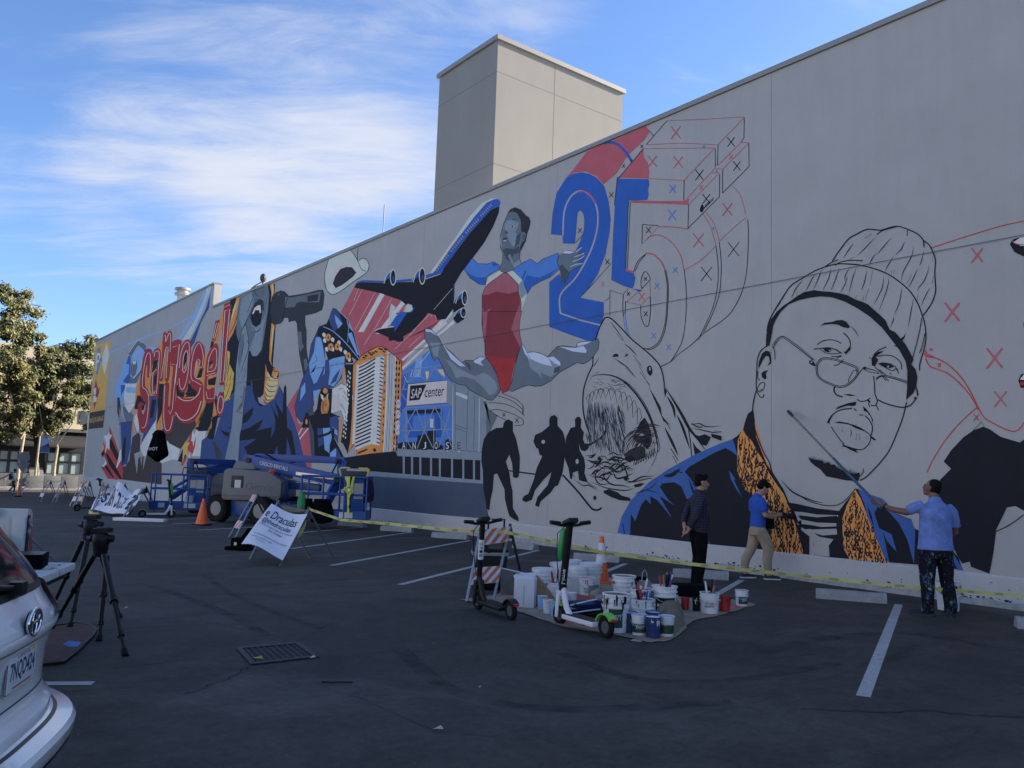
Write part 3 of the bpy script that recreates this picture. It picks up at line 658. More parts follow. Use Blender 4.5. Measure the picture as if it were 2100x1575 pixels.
# o
let('rd', '1380,845 1425,900 1420,1150 1395,1400 1350,1495 1290,1490 1265,1350 1280,1100 1310,930'); f.f('k', '1355,1010 1380,1010 1375,1110 1345,1190 1330,1170').f('or', '1375,1110 1360,1210 1335,1220 1345,1180')
f.l('w', W1, '1285,1200 1300,1030 1350,900 1400,880 1410,1000 1390,1280 1340,1460 1295,1450 1280,1330', True).l('w', W1, '1325,1230 1335,1060 1375,980 1392,1050 1380,1180 1345,1260 1325,1230', True)
# s second, with its wide tail
let('rd', '1530,870 1590,930 1600,1050 1570,1200 1530,1190 1530,1120 1500,1120 1480,1200 1490,1330 1570,1390 1580,1500 1570,1650 1530,1780 1440,1890 1330,1890 1240,1800 1245,1600 1265,1560 1360,1590 1470,1580 1510,1500 1440,1440 1415,1300 1440,1050 1480,910')
f.l('w', W1, '1575,1170 1585,1030 1540,890 1480,960 1440,1130 1435,1330 1500,1380 1560,1420', True).l('w', W1, '1575,1185 1530,1190 1545,1110 1505,1110 1480,1250 1490,1330 1560,1330', True).l('w', 1.6, '1262,1565 1330,1610 1430,1610 1520,1540 1550,1450', True).l('w', 1.6, '1235,1760 1300,1850 1390,1860 1500,1780 1560,1620', True)
# e with accent
let('rd', '1740,895 1775,960 1765,1150 1745,1270 1640,1310 1640,1480 1730,1450 1735,1560 1720,1620 1640,1640 1605,1540 1615,1250 1650,1030'); f.f('k', '1645,1350 1755,1310 1735,1420 1650,1420').f('k', '1660,1140 1700,1100 1705,1160 1670,1200').f('or', '1690,1150 1710,1150 1700,1200 1660,1215')
f.l('w', W1, '1640,1260 1660,1080 1720,960 1755,1000 1740,1210 1640,1250', True).l('w', W1, '1625,1300 1740,1260', False).l('w', W1, '1630,1450 1650,1460 1740,1450 1730,1590 1640,1590 1620,1500', False)
f.f('rd', '1740,605 1800,590 1740,860 1695,855').l('w', 1.1, '1750,640 1780,630 1730,830 1710,825 1750,640', False)
# !
f.f('rd', '1845,440 1945,395 1905,800 1850,1420 1790,1420 1810,1000').l('w', 1.3, '1860,480 1920,460 1880,900 1840,1370 1800,1385 1830,900 1860,480', False).f('rd', '1850,395 1930,360 1925,390 1845,430')
f.zoom(*Bz).f('rd', '1795,150 1835,170 1848,290 1830,420 1790,460 1755,400 1760,250', True).l('w', 1.4, '1800,195 1835,230 1835,340 1800,415 1770,370 1780,240 1800,195', True)
f.done()

# --- singer and microphone
f = Fig('painted_singer').zoom(*Cz)
f.f('k', '320,380 400,330 440,300 430,560 420,800 460,960 640,1000 790,540 800,150 885,130 900,640 860,1180 940,1250 930,1340 700,1576 150,1576 240,1500 260,1300 250,1000 290,880 300,640')
f.f('gy', '440,310 800,158 815,270 800,480 775,640 740,900 710,990 660,1050 610,1055 570,980 560,860 520,800 470,1000 430,870 400,780 400,560').f('gl', '470,310 630,230 600,420 540,560 470,700 430,560').f('gl', '700,660 790,470 800,300 740,700 720,960 660,1050 600,1050 570,960 640,760 690,740')
f.f('m2', '590,180 700,150 770,180 760,280 700,300 640,290 600,300').f('k', '575,560 600,450 650,380 710,360 732,480 705,640 645,682 600,650').f('dk', '600,450 640,370 700,330 735,360 740,480 718,440 700,400 640,430 612,500').f('pw', '600,510 630,440 670,410 705,405 715,500 695,510 690,470 640,470 612,525').f('gl', '580,620 605,660 650,692 705,650 722,690 660,752 600,720')
f.l('k', 1.2, '640,345 700,335 740,370 745,470', True).l('k', 1, '590,480 520,630 470,730 430,900', True).l('k', 1.2, '600,680 650,740 710,700', True).l('k', 1, '630,200 640,260 690,300', True).l('dk', 1, '540,500 620,280', True).l('dk', 1.1, '660,1050 720,990 790,560', True)
f.f('gl', '520,640 556,860 560,960 545,1100 535,1300 530,1580 385,1580 392,1200 430,900 470,720', o='k', ow=1).f('gy', '450,800 500,760 480,1000 440,1200 420,1100').l('k', 1, '540,850 555,940 500,1120 460,1250', True).l('k', .9, '495,870 470,1050', True).l('k', .9, '500,1200 510,1280 490,1340', True)
f.f('or', '825,150 870,132 880,200 882,260 850,300 835,380 845,250').f('cr', '845,150 862,142 868,230 850,300').f('or', '845,630 885,660 860,860 840,1100 850,1180 815,1100 825,850').f('cr', '862,690 880,680 858,900 845,1050 838,900')
f.f('or', '770,1150 790,1240 840,1320 870,1200 940,1240 910,1320 942,1330 912,1450 925,1470 830,1576 745,1576 760,1380').f('cr', '800,1250 840,1330 930,1270 900,1330 935,1345 900,1440 915,1460 800,1560 765,1480 790,1380')
for a in ('850,1180 880,1240 940,1245', '810,1240 870,1330 940,1330', '790,1300 850,1390 930,1380', '780,1380 840,1450 920,1440', '775,1440 830,1510 910,1490', '765,1500 820,1560 890,1540'): f.l('k', 1.6, a, True, 1)
f.f('or', '440,310 400,335 330,560 300,700 285,890 360,760 400,640 415,480').f('cr', '430,320 400,420 350,560 300,700 320,560 380,400').l('k', 1.8, '380,330 330,560 290,740', True, 1).l('k', 1.5, '430,470 380,640 300,800', True, 1)
f.f('ye', '250,1010 285,980 318,1000 312,1150 370,1270 352,1480 285,1570 240,1545 262,1330')
for a in ('290,1000 280,1200 260,1310', '320,1040 300,1220 270,1340', '340,1270 300,1420 260,1520', '362,1300 330,1450 290,1560', '300,1300 270,1420 245,1500'): f.l('k', 1.3, a, True, 1)
f.zoom(*Dz)
f.f('nv', '240,290 390,120 500,100 560,60 630,100 705,330 760,312 900,190 945,60 1000,170 1010,310 1050,330 1130,520 1205,760 1262,1010 1330,1180 100,1180 -60,1000 -40,760 20,720 110,760 200,450')
f.f('k', '540,0 610,0 680,280 760,325 700,330 640,250 600,120').f('gd', '580,20 600,0 610,100 590,160')
f.f('or', '760,0 940,0 912,130 880,230 775,312 738,270 750,100').f('cr', '775,10 930,10 905,120 870,220 790,280 765,120')
for a in ('770,20 830,80 935,60', '760,70 820,140 915,130', '755,130 800,200 890,190', '750,190 790,250 860,240', '745,240 770,290 820,280'): f.l('k', 1.7, a, True, 1)
f.f('ye', '250,0 360,0 340,110 320,240 250,270 240,150 260,60').l('k', 1.3, '330,10 280,180 245,250', True, 1).l('k', 1.3, '290,0 250,120', True, 1).l('k', 1.2, '355,80 320,210 270,260', True, 1)
f.f('k', '615,338 600,430 540,520 460,560 490,440').f('k', '742,488 690,610 640,640 850,592 835,730 890,630 892,500 870,400 828,290 900,420 938,480 885,250 960,380 985,420 1000,100 1020,50 1034,90 1036,400 1045,600 1105,650 1132,820 1162,1000 1100,1000 1080,860 1040,730 1030,940 955,945 950,1050 930,950 915,830 850,1000 820,1010 600,985 540,930 498,850 655,740 440,765 450,640 560,602').f('k', '195,620 250,650 310,660 300,720 240,690').f('k', '275,605 330,590 330,612')
f.f('br', '100,765 130,790 200,900 220,960 150,1000').f('gl', '390,0 530,0 520,160 490,330 470,560 440,700 415,1130 350,1210 258,990 300,800 340,600 380,120').f('m2', '400,420 480,330 520,100 500,60 470,260 400,380').l('k', 1, '445,200 470,220', False).l('k', 1, '445,330 475,300', False).l('k', 1, '430,400 470,420', False).l('dk', 1, '530,0 515,170 490,340 470,600 445,1000', True)
f.done()
f = Fig('painted_microphone').zoom(*Cz)
f.f('mc', '838,400 860,290 900,245 960,220 1010,230 1060,280 1060,290 1300,250 1440,212 1500,212 1517,280 1505,400 1485,470 1400,510 1272,540 1275,670 1290,720 1290,960 1330,1250 1380,1580 1290,1580 1240,1250 1195,1030 1165,640 1142,602 1062,622 1055,570 1010,568 965,640 890,655 850,620 830,500')
f.f('m2', '1020,300 1090,310 1300,270 1470,235 1450,370 1300,370 1220,360 1160,380 1140,430 1010,440').f('dk', '1300,290 1440,262 1430,350 1300,365').f('m2', '1185,740 1225,745 1230,880 1255,930 1210,1000 1180,900').f('m2', '1250,1100 1290,1080 1330,1300 1360,1580 1320,1580').l('gl', 1, '930,280 950,260', False).l('k', 1.2, '1060,290 1015,430 990,620', True)
f.zoom(*Dz).f('gd', '1258,0 1340,0 1345,80 1380,420 1400,1010 1350,1010 1315,600 1285,300'); f.done()

# --- accordion player
f = Fig('painted_accordion_player').zoom(*Ez)
f.f('pk', '450,1100 730,1160 940,1230 1010,1290 1270,1380 1380,1430 1450,1490 1250,1650 1100,1760 960,1960 760,1790 520,1850 450,1580 390,1440 305,1370')
for a in ('545,1110 400,1400', '500,1110 450,1240', '680,1150 460,1560', '860,1220 700,1500 560,1720', '1000,1600 760,1880', '820,1760 740,1850'): f.l('w', .6, a, False)
f.zoom(*Fz).f('pk', '960,420 1170,540 1420,290 1700,40 1640,100 1460,30 1200,300').l('w', 5, '1180,520 1440,290 1660,110', False).l('w', 4.5, '1180,610 1560,250 1740,110', False).l('w', .7, '1100,400 1330,180', False).l('w', .7, '1250,380 1380,260', False)
f.zoom(*Dz).f('pk', '1192,90 1050,312 1130,540 1205,745 1262,1005 1320,1150 1350,1140 1352,1000 1316,600 1180,540 1142,350').l('w', 2.2, '1185,690 1235,600', False).l('w', 2.2, '1200,745 1310,605', False)
f.zoom(*Fz).f('nv', '290,150 330,140 350,520 560,440 572,570 520,720 440,810 280,830 212,870 230,1000 150,1090 130,1160 95,1190 40,1120 22,1020 90,760 160,600 200,350', o='k', ow=1)
f.f('pb', '250,275 300,262 320,340 352,520 345,660 290,730 230,775 190,670 175,560 230,430').f('pb', '392,525 530,442 562,470 555,600 500,730 440,800 385,780 400,650').f('pb', '90,820 135,755 140,860 80,960').f('pb', '220,850 295,830 250,960').f('nv', '330,600 350,560 320,720 250,780').f('k', '190,660 260,560 230,640').f('nv', '440,700 520,600 470,740 400,790')
for a in ('230,430 260,520 180,570', '300,700 330,580', '520,510 470,560', '530,640 460,780', '420,560 400,640'): f.l('k', 1, a, True, 1)
f.zoom(*Cz).f('k', '1575,565 1600,490 1622,440 1665,455 1710,505 1800,575 1820,600 1832,690 1882,742 1965,1090 1930,1112 1860,1060 1885,1140 1790,1140 1770,1050 1560,1095 1482,830 1420,790 1440,700 1490,660 1540,640').f('nv', '1572,580 1622,450 1662,468 1702,520 1745,640 1640,742 1590,645').f('pb', '1645,525 1745,640 1690,705 1655,610').f('pb', '1810,765 1862,752 1952,1040 1930,1035 1845,860').l('pb', 1.8, '1500,680 1620,735 1780,880 1960,1095', True).l('pb', 1.2, '1800,600 1820,700 1810,880', True).l('pb', 1, '1720,500 1800,585 1832,690 1882,742', False)
for x, y in ((1510, 780), (1520, 850), (1545, 960), (1620, 840), (1620, 960), (1720, 960), (1700, 880), (1780, 1000), (1830, 1090)): f.f('w', [(x - 25, y - 5), (x - 5, y - 30), (x + 22, y - 8), (x + 14, y + 34), (x - 12, y + 28)])
for x, y in ((1562, 815), (1592, 935), (1680, 930), (1815, 1050)): f.e('or', x, y, 34, 48, 10).e('dk', x + 2, y + 2, 10, 16)
f.zoom(*Fz).f('k', '310,822 425,822 412,1085 330,1125 238,1172 228,1085 262,1040 280,900').e('or', 352, 848, 26, 30).e('or', 350, 1015, 44, 104, 6)
for i in range(4): f.l('br', .9, [(350 + math.cos(a * .7 + i) * (34 - 8 * i), 1015 + math.sin(a * .7 + i) * (80 - 18 * i)) for a in range(7)], True)
f.f('w', '300,880 330,900 335,960 310,930').f('w', '365,900 385,870 378,940').f('w', '240,1150 310,1100 300,1130 255,1170')
f.f('w', '425,830 520,770 582,792 640,850 662,930 640,962 632,1080 602,1090 582,1175 552,1150 520,1060 415,1085', o='k', ow=.9).f('sg', '430,900 500,880 520,960 560,1000 520,1050 420,1060').l('k', 1, '500,830 545,820', False).l('k', 1, '550,850 600,930 620,1000', True).l('k', 1, '520,990 560,1060 575,1150', True).l('gl', 1, '540,900 590,960', True)
f.f('k', '95,1245 140,1085 175,1090 175,1245').e('or', 150, 1180, 12, 30)
f.f('k', '170,1120 260,1100 420,1085 520,1130 440,1145 400,1180 400,1250 470,1400 560,1576 240,1576 230,1300').f('nv', '400,1140 480,1110 500,1170 490,1420 440,1330 400,1250').f('pb', '325,1250 400,1245 425,1350 400,1430 395,1520 345,1480').f('pb', '430,1235 480,1270 485,1330 440,1300').f('nv', '265,1250 320,1250 330,1420 280,1460').l('k', 5, '250,1350 380,1310 420,1280', True).l('k', 5, '440,1250 420,1480 370,1576', True)
f.f('pb', '400,1520 470,1460 470,1700 420,1700').f('nv', '475,1460 560,1640 480,1740')
f.f('k', '562,562 652,562 640,1100 620,1400 592,1520 545,1420 520,1400 545,1200 582,1180 600,1000').f('or', '535,600 562,590 545,780 530,780').f('or', '512,1150 535,1150 515,1400 495,1380')
for i in range(16):
    t_ = i / 15; x0 = 612 - 55 * t_; y0 = 650 + 690 * t_
    for dx in (-12, 12): f.e('w', x0 + dx * (1 if i % 2 else .6), y0 + (12 if dx > 0 else -6), 8, 14, 0, 8)
f.done()
f = Fig('painted_accordion').zoom(*Fz)
f.f('or', '650,575 722,482 820,420 900,378 960,370 1022,405 1110,480 1170,535 1178,640 1168,900 1130,1200 1110,1576 1110,1600 690,1575 690,1480 665,1420 590,1520 615,1250 640,850', o='k', ow=1.6)
f.f('w', '690,572 712,560 665,1420 640,1420').f('w', '712,580 890,490 962,458 988,480 985,620 950,1100 935,1440 850,1420 680,1485 668,1440')
for i in range(22):
    t_ = i / 21; f.l('k', 2.9, [(716 - 44 * t_, 600 + 850 * t_), (800 - 50 * t_, 558 + 858 * t_), (892 - 55 * t_, 500 + 880 * t_)], True)
for i in range(23):
    t_ = i / 22; f.l('k', 2.4, [(948 - 45 * t_, 495 + 900 * t_), (985 - 45 * t_, 510 + 905 * t_)], False, 0)
f.f('w', '1020,420 1112,482 1100,900 1060,1600 970,1590 1000,1000 1012,600').f('or', '985,520 1012,500 1005,900 960,1440 945,1440 955,1100')
for i, c in enumerate(('gl', 'k', 'gl', 'k', 'gl', 'gl')): f.l(c, 1.1, [(1032 + 13 * i, 435 + 9 * i), (1025 + 13 * i, 900), (985 + 14 * i, 1590)], True)
f.f('or', '690,1490 850,1425 935,1450 965,1500 960,1530 880,1520 690,1570').f('k', '690,1572 800,1545 880,1520 960,1530 970,1590 690,1640').f('k', '700,1510 800,1470 810,1485 700,1530').f('k', '860,1480 890,1460 905,1500 880,1505')
rn = random.Random(3)
for x, y in ((790, 470), (830, 440), (870, 440), (900, 425), (960, 400), (985, 425), (1000, 400), (940, 395), (850, 460), (770, 490)): f.f('k', [(x - 20, y + 6), (x - 8, y - 14), (x + 6, y - 2), (x + 20, y - 16), (x + 10, y + 14), (x - 4, y + 8)])
for y in range(540, 1560, 62):
    for x in (1120, 1150): f.f('k', [(x - 10 - (y - 540) * .035 + rn.uniform(-6, 6), y), (x + 6 - (y - 540) * .035, y - 20), (x + 10 - (y - 540) * .035, y + 16), (x - 4 - (y - 540) * .035, y + 34)])
for y in range(560, 1400, 90): f.f('k', [(988 - (y - 560) * .03, y), (1004 - (y - 560) * .03, y + 18), (992 - (y - 560) * .03, y + 50)])
for y in (990, 1100, 1210, 1280): f.e('sg', 1140 - (y - 990) * .03, y, 24, 46).l('k', .9, [(1120, y + 10), (1140, y - 20), (1155, y + 10)], True)
f.done()

# --- arena
f = Fig('painted_arena').zoom(*Fz)
f.f('lb', '1500,385 1180,640 1172,800 1150,1050 1130,1420 1130,1480 1720,1480 1730,740 1640,560').f('pb', '1330,520 1400,470 1380,700 1290,700').f('bl', '1180,700 1240,640 1230,1000 1160,1100').f('bl', '1240,1060 1620,1060 1600,1350 1240,1350').f('lb', '1300,1120 1500,1100 1540,1280 1290,1280').f('cr', '1430,640 1470,636 1460,730 1440,720').f('mint', '1482,1150 1515,1150 1512,1245 1480,1240').f('cr', '1560,620 1620,615 1640,700 1600,670')
f.f('k', '1230,1060 1600,1040 1590,1080 1235,1100').f('k', '1350,1330 1450,1310 1455,1280 1540,1275 1540,1400 1620,1440 1620,1480 1130,1480 1130,1420 1180,1400 1340,1400').f('k', '1640,1390 1680,1360 1715,1400 1715,1480 1640,1480')
f.f('gl', '1720,755 1880,790 2000,830 2050,950 2085,1000 2085,1560 1110,1560 1110,1480 1720,1480').f('m2', '2055,958 2150,1090 2210,1110 2140,1260 2085,1500 2085,960')
for a in ('1752,780 1750,1500', '1890,830 1870,1480', '2010,930 2008,1510', '1760,850 1880,920', '1758,890 1880,945', '1750,1215 1870,1260', '1750,1245 1870,1290', '1720,1480 2040,1510', '1960,900 1950,1490'): f.l('gd', 1, a, False)
f.f('mint', '1758,855 1885,905 1880,945 1758,890').l('w', 1.2, '2012,930 2006,1510', False).l('w', 1, '1725,790 1722,1480', False)
for a in ('1240,625 1610,570', '1180,660 1260,640', '1340,640 1250,760', '1340,640 1440,745', '1530,600 1440,745', '1530,600 1640,720', '1230,660 1190,830', '1170,830 1240,830', '1235,1030 1720,1000', '1330,1040 1180,1280', '1330,1040 1420,1280 1510,1460', '1530,1020 1420,1270 1340,1470', '1530,1020 1650,1250 1710,1450', '1700,1040 1640,1250 1570,1460', '1200,1060 1290,1280', '1160,1280 1720,1260', '1260,1280 1180,1480', '1430,1040 1425,1280', '1225,1010 1220,1480', '1520,1110 1520,1480', '1170,880 1230,960', '1180,1060 1240,1010', '1665,750 1720,960', '1200,1320 1280,1470', '1600,1040 1600,1260'): f.l('gl', 2.0, a, False)
for a in ('1290,620 1270,700', '1200,690 1240,760', '1360,640 1350,700', '1480,420 1370,560'): f.l('mint', 1.2, a, False)
f.f('sg', '1240,775 1665,733 1660,978 1225,1012', o='k', ow=1.2).f('gl', '1665,733 1725,760 1720,1000 1660,978').f('k', '1268,792 1442,778 1366,945 1254,955').t('pw', 'SAP', '1285,830 1392,815 1378,920 1270,932').t('k', 'center', '1428,826 1636,808 1628,900 1420,920')
for c, x in (('S', 1090), ('A', 1195), ('N', 1308), ('J', 1420), ('O', 1545), ('S', 1665), ('E', 1790)):
    if x > 1100: f.f('k', [(x - 24, 1400), (x + 26, 1396), (x + 26, 1484), (x - 24, 1488)]) if x < 1700 else None
    f.t('pw' if x < 1700 else 'gd', c, [(x - 16, 1402), (x + 18, 1398), (x + 18, 1472), (x - 16, 1476)]); f.f('sg', [(x - 7, 1490), (x + 8, 1488), (x + 8, 1560), (x - 7, 1562)])
f.zoom(0, 0, 1).f('gl', '813,920 990,930 1002,960 1002,990 757,978 757,958 812,960').f('k', '812,935 985,944 985,988 812,972')
for x in (826, 843, 860, 882, 900, 925, 948, 970): f.f('gl', [(x, 935), (x + 4, 935), (x + 4, 985), (x, 985)])
f.f('k', '760,958 812,935 812,972 757,966').f('gl', '757,966 1002,986 1002,994 757,976').f('sl', '757,976 990,992 1003,1064 757,1044').f('k', '700,940 760,930 812,925 812,935 757,962 700,960'); f.done()

# --- aeroplane
f = Fig('painted_aeroplane').zoom(*Ez)
f.f('w', '738,1150 775,1110 785,1170 555,1580 495,1580').f('w', '1060,1120 1080,1165 755,1600 690,1600').f('w', '1512,1320 1505,1395 1330,1580 1262,1580').f('w', '1528,1440 1512,1500 1425,1576 1385,1580')
f.f('mint', '1268,948 1500,620 1700,330 1830,190 1925,145 1990,140 1890,180 1760,325 1500,660 1312,940')
f.f('bl', '1305,942 1500,668 1750,335 1880,185 1960,150 2010,150 2032,185 2012,232 1930,262 1700,505 1410,900 1380,940')
f.f('k', '2015,228 2012,290 1952,440 1852,620 1732,780 1645,890 1600,950 1532,1070 1530,1200 1520,1330 1440,1440 1350,1450 1330,1400 1250,1375 1190,1450 1100,1520 1060,1580 890,1580 900,1500 1085,1320 1010,1285 950,1235 730,1160 450,1100 480,1050 560,1042 780,1050 1070,1040 1232,1010 1380,962 1412,900 1700,510 1930,262')
f.l('bl', 3.6, '485,1045 560,1030 780,1038', False).l('bl', 5, '905,1035 1075,1018', False).l('bl', 6, '1225,985 1390,930 1400,905', False).l('mint', .8, '1310,1340 1510,1110', False).l('nv', 2, '1530,1070 1528,1200', False)
for i in range(34):
    t_ = i / 33
    if i % 9 != 8: f.l('ye', 1.2, [(1330 + 590 * t_, 905 - 700 * t_ - 22 * math.sin(3.14 * t_)), (1345 + 590 * t_, 925 - 702 * t_ - 22 * math.sin(3.14 * t_))], False)
for i in range(14): f.l('gd', .6, [(1500 + i * 15, 600 - i * 20), (1505 + i * 15, 606 - i * 20)], False)
for cx0, cy0, rx, ry, b in ((872, 990, 34, 90, '850,915 800,980 768,1080 775,1150 860,1085'), (1186, 975, 36, 95, '1165,895 1100,980 1060,1080 1070,1160 1180,1070'), (1643, 1210, 33, 84, '1625,1140 1560,1200 1520,1290 1520,1370 1640,1320'), (1630, 1370, 34, 56, '1600,1330 1540,1370 1520,1440 1560,1490 1640,1440')):
    f.f('k', b).f('bl', [(p[0], p[1]) for p in ((cx0 - 20, cy0 - ry * .75), (cx0 - 70, cy0 - ry * .1), (cx0 - 90, cy0 + ry * .5), (cx0 - 60, cy0 + ry * .2), (cx0 - 25, cy0))]).l('mint', 1.6, [(cx0 - 15, cy0 - ry * .85), (cx0 - 70, cy0 - ry * .2), (cx0 - 98, cy0 + ry * .75)], True).e('mint', cx0, cy0, rx, ry).e('k', cx0, cy0, rx * .74, ry * .84).e('nv', cx0 + 4, cy0 + ry * .25, rx * .3, ry * .4)
f.f('bl', '912,1365 948,1400 892,1525 838,1512').f('mint', '1075,1290 1030,1275 1000,1310 930,1500 885,1522 1085,1335').f('bl', '1115,1305 1085,1335 890,1530 885,1580 945,1580').f('mint', '850,1275 900,1310 870,1370 920,1390 880,1440 830,1520 830,1380')
f.zoom(*Fz).f('k', '888,212 935,180 1100,158 1240,0 1460,10 1300,200 1192,262 1196,312 1130,322 1100,302 1040,312 1030,272 940,232').l('w', 1.8, '885,200 930,180 1090,155', False).f('bl', '1062,140 1100,60 1160,0 1240,0 1095,215 1100,160')
for a in ('1292,200 1380,120 1475,20', '1480,20 1500,50', '1530,40 1550,70'): f.l('mint', .8, a, False)
f.done()
# --- brass horn
f = Fig('painted_horn').zoom(*Ez)
f.f('mint', '180,800 300,742 420,700 490,815 545,788 590,805 612,860 590,940 450,1035 300,1145 220,1178 160,1130 130,980', o=None)
f.f('sg', '190,1000 260,880 350,830 440,845 490,920 470,1000 300,1110 220,1120').f('dk', '222,1060 250,980 300,905 370,878 430,882 476,940 440,985 330,1070 255,1108')
f.l('k', 1.2, '178,800 135,960 150,1110 215,1176 300,1145 450,1035 590,935 612,860 580,795 530,788 490,815 495,665', True).l('k', 1.2, '418,700 480,790 530,900 580,925', True); f.done()
# --- gymnast
f = Fig('painted_gymnast').zoom(*Gz)
f.f('lb', '672,680 735,738 840,742 900,718 965,752 972,795 870,850 830,880 815,968 750,962 650,892 585,800', o='k', ow=1.1).f('bl', '588,800 640,850 720,885 830,885 812,968 750,962 650,892').f('bl', '880,740 920,720 960,752 910,770')
f.f('lb', '1095,785 1250,715 1300,688 1375,738 1430,690 1605,622 1590,720 1632,782 1510,885 1402,932 1312,988 1272,1065 1222,950 1180,880', o='k', ow=1.1).f('bl', '1602,775 1540,820 1400,892 1260,862 1220,950 1270,1062 1312,988 1402,932 1500,888').f('bl', '1245,800 1255,830 1215,930 1205,900')
f.f('mint', '818,970 850,885 968,818 1015,835 880,930').f('mint', '1040,832 1120,818 1212,912 1262,1085 1200,1250 1200,1110 1172,960')
f.f('gl', '1175,970 1210,915 1255,1060 1200,1120')
f.f('lr', '850,955 1008,838 1052,838 1165,955 1172,1050 1202,1160 1195,1300 1175,1420 1200,1580 800,1580 778,1400 780,1080 812,1000', o='k', ow=1.1)
f.f('r2', '780,1080 850,1070 935,1038 1070,1062 1170,1032 1190,1165 1155,1250 1092,1450 1125,1580 832,1580 822,1380 840,1290 880,1212 800,1262 778,1180')
f.f('dk', '1055,195 1090,150 1140,133 1200,160 1255,225 1282,235 1302,285 1288,350 1262,420 1250,490 1195,600 1175,570 1205,400 1200,260 1150,190', o='k', ow=.8)
f.f('gy', '1062,190 1110,172 1160,195 1200,265 1206,400 1240,395 1256,420 1240,490 1215,512 1192,560 1186,690 1205,740 1130,790 1040,835 990,828 968,795 1000,710 1002,620 978,570 974,440 1010,310', o='k', ow=.9)
f.f('gd', '1000,590 1040,570 1120,580 1180,545 1190,620 1120,640 1085,720 1040,690').f('gl', '1060,660 1080,630 1120,740 1180,690 1200,740 1130,785').f('gl', '1020,290 1100,260 1180,300 1140,400 1180,470 1120,560 1060,480 1030,380').f('gd', '1150,440 1200,400 1180,520 1130,570')
f.l('k', 1.2, '1085,275 1120,262 1155,278', True, 1).l('k', 1.2, '1008,315 1025,295 1042,300', True, 1).f('pw', '1088,335 1110,325 1130,335 1108,350').e('k', 1106, 337, 8, 12).f('pw', '1005,350 1018,345 1028,360 1012,370').e('k', 1016, 357, 6, 10).f('gd', '1030,380 1062,400 1055,420 1025,412').f('gd', '1003,470 1020,455 1065,462 1040,480 1010,490').f('pw', '1000,490 1040,485 1030,500').l('hi', 1, '985,420 982,520 995,560', True, 1).l('k', .9, '1215,450 1235,430 1225,480', True)
f.f('gy', '1590,722 1605,650 1660,605 1710,598 1790,612 1858,558 1850,595 1800,640 1880,618 1882,640 1790,690 1886,648 1870,682 1790,722 1868,730 1862,752 1760,800 1722,832 1700,885 1662,962 1640,968 1652,900 1640,805 1602,772', o='k', ow=.9).f('hi', '1612,645 1670,602 1720,600 1780,615 1720,630 1650,625').l('hi', 1.3, '1790,612 1856,562', False).l('hi', 1.2, '1770,665 1840,645 1880,622', True).l('hi', 1.2, '1755,715 1830,690 1882,650', True).l('hi', 1.2, '1730,770 1800,745 1862,735', True).f('gd', '1605,775 1640,745 1720,830 1700,885 1660,962 1642,900')
f.zoom(*Hz)
f.f('gy', '165,180 205,172 242,192 300,260 355,345 420,410 480,462 560,545 600,520 690,522 755,480 822,488 880,560 942,680 985,800 970,862 890,952 840,945 800,920 700,870 640,832 600,790 520,775 448,740 390,660 350,580 310,500 292,490 272,528 245,492 200,345 162,290', o='k', ow=1.2)
f.f('gl', '480,560 520,600 700,690 800,650 850,680 920,740 945,820 920,880 860,895 780,800 690,720 560,690 500,710 440,580 380,500').f('hi', '315,270 400,400 520,510 600,585 540,582 445,505').f('hi', '690,525 760,482 815,490 760,540 800,580 700,545').f('hi', '170,178 240,195 300,262 230,215 175,212').f('gd', '590,530 650,560 660,640 620,580').f('gl', '220,330 330,330 300,480 260,470')
f.f('gy', '1200,335 1245,390 1262,432 1330,428 1410,442 1485,480 1540,420 1592,370 1650,362 1790,378 1800,335 1850,318 1960,310 2030,288 2042,320 2030,400 1985,470 1930,525 1870,558 1800,545 1700,600 1622,642 1520,740 1420,795 1350,800 1280,785 1200,810 1105,855 1062,845 1100,760 1120,640 1170,450', o='k', ow=1.2)
f.f('gl', '1260,440 1300,600 1400,680 1420,720 1410,650 1520,700 1600,640 1620,560 1560,500 1420,560').f('hi', '1268,440 1340,430 1430,455 1500,500 1532,582 1430,562 1305,505').f('hi', '1205,345 1245,392 1300,520 1240,450').f('hi', '1490,490 1550,478 1620,540 1625,580 1560,550').f('hi', '1610,372 1790,385 1870,362 1905,410 1900,440 1760,425').f('hi', '1800,340 1850,322 1960,315 1900,345 1810,370').f('gd', '1560,600 1625,580 1610,640 1550,660').l('dk', 1.1, '1120,640 1170,450 1205,345', True)
f.f('r2', '790,-5 1210,-5 1182,110 1180,215 1205,330 1190,395 1152,490 1120,590 1098,690 1090,785 1052,852 1000,874 972,805 930,640 872,545 812,465 808,280 782,120', o='k', ow=1.1).f('lr', '785,-5 840,-5 822,180 812,300 790,200').f('lr', '1150,-5 1210,-5 1182,110 1180,215 1205,330 1190,380 1095,180')
f.f('rd', '815,470 880,480 1060,500 1150,480 1100,690 1090,785 1052,850 1000,872 972,805 930,640 872,545'); f.done()

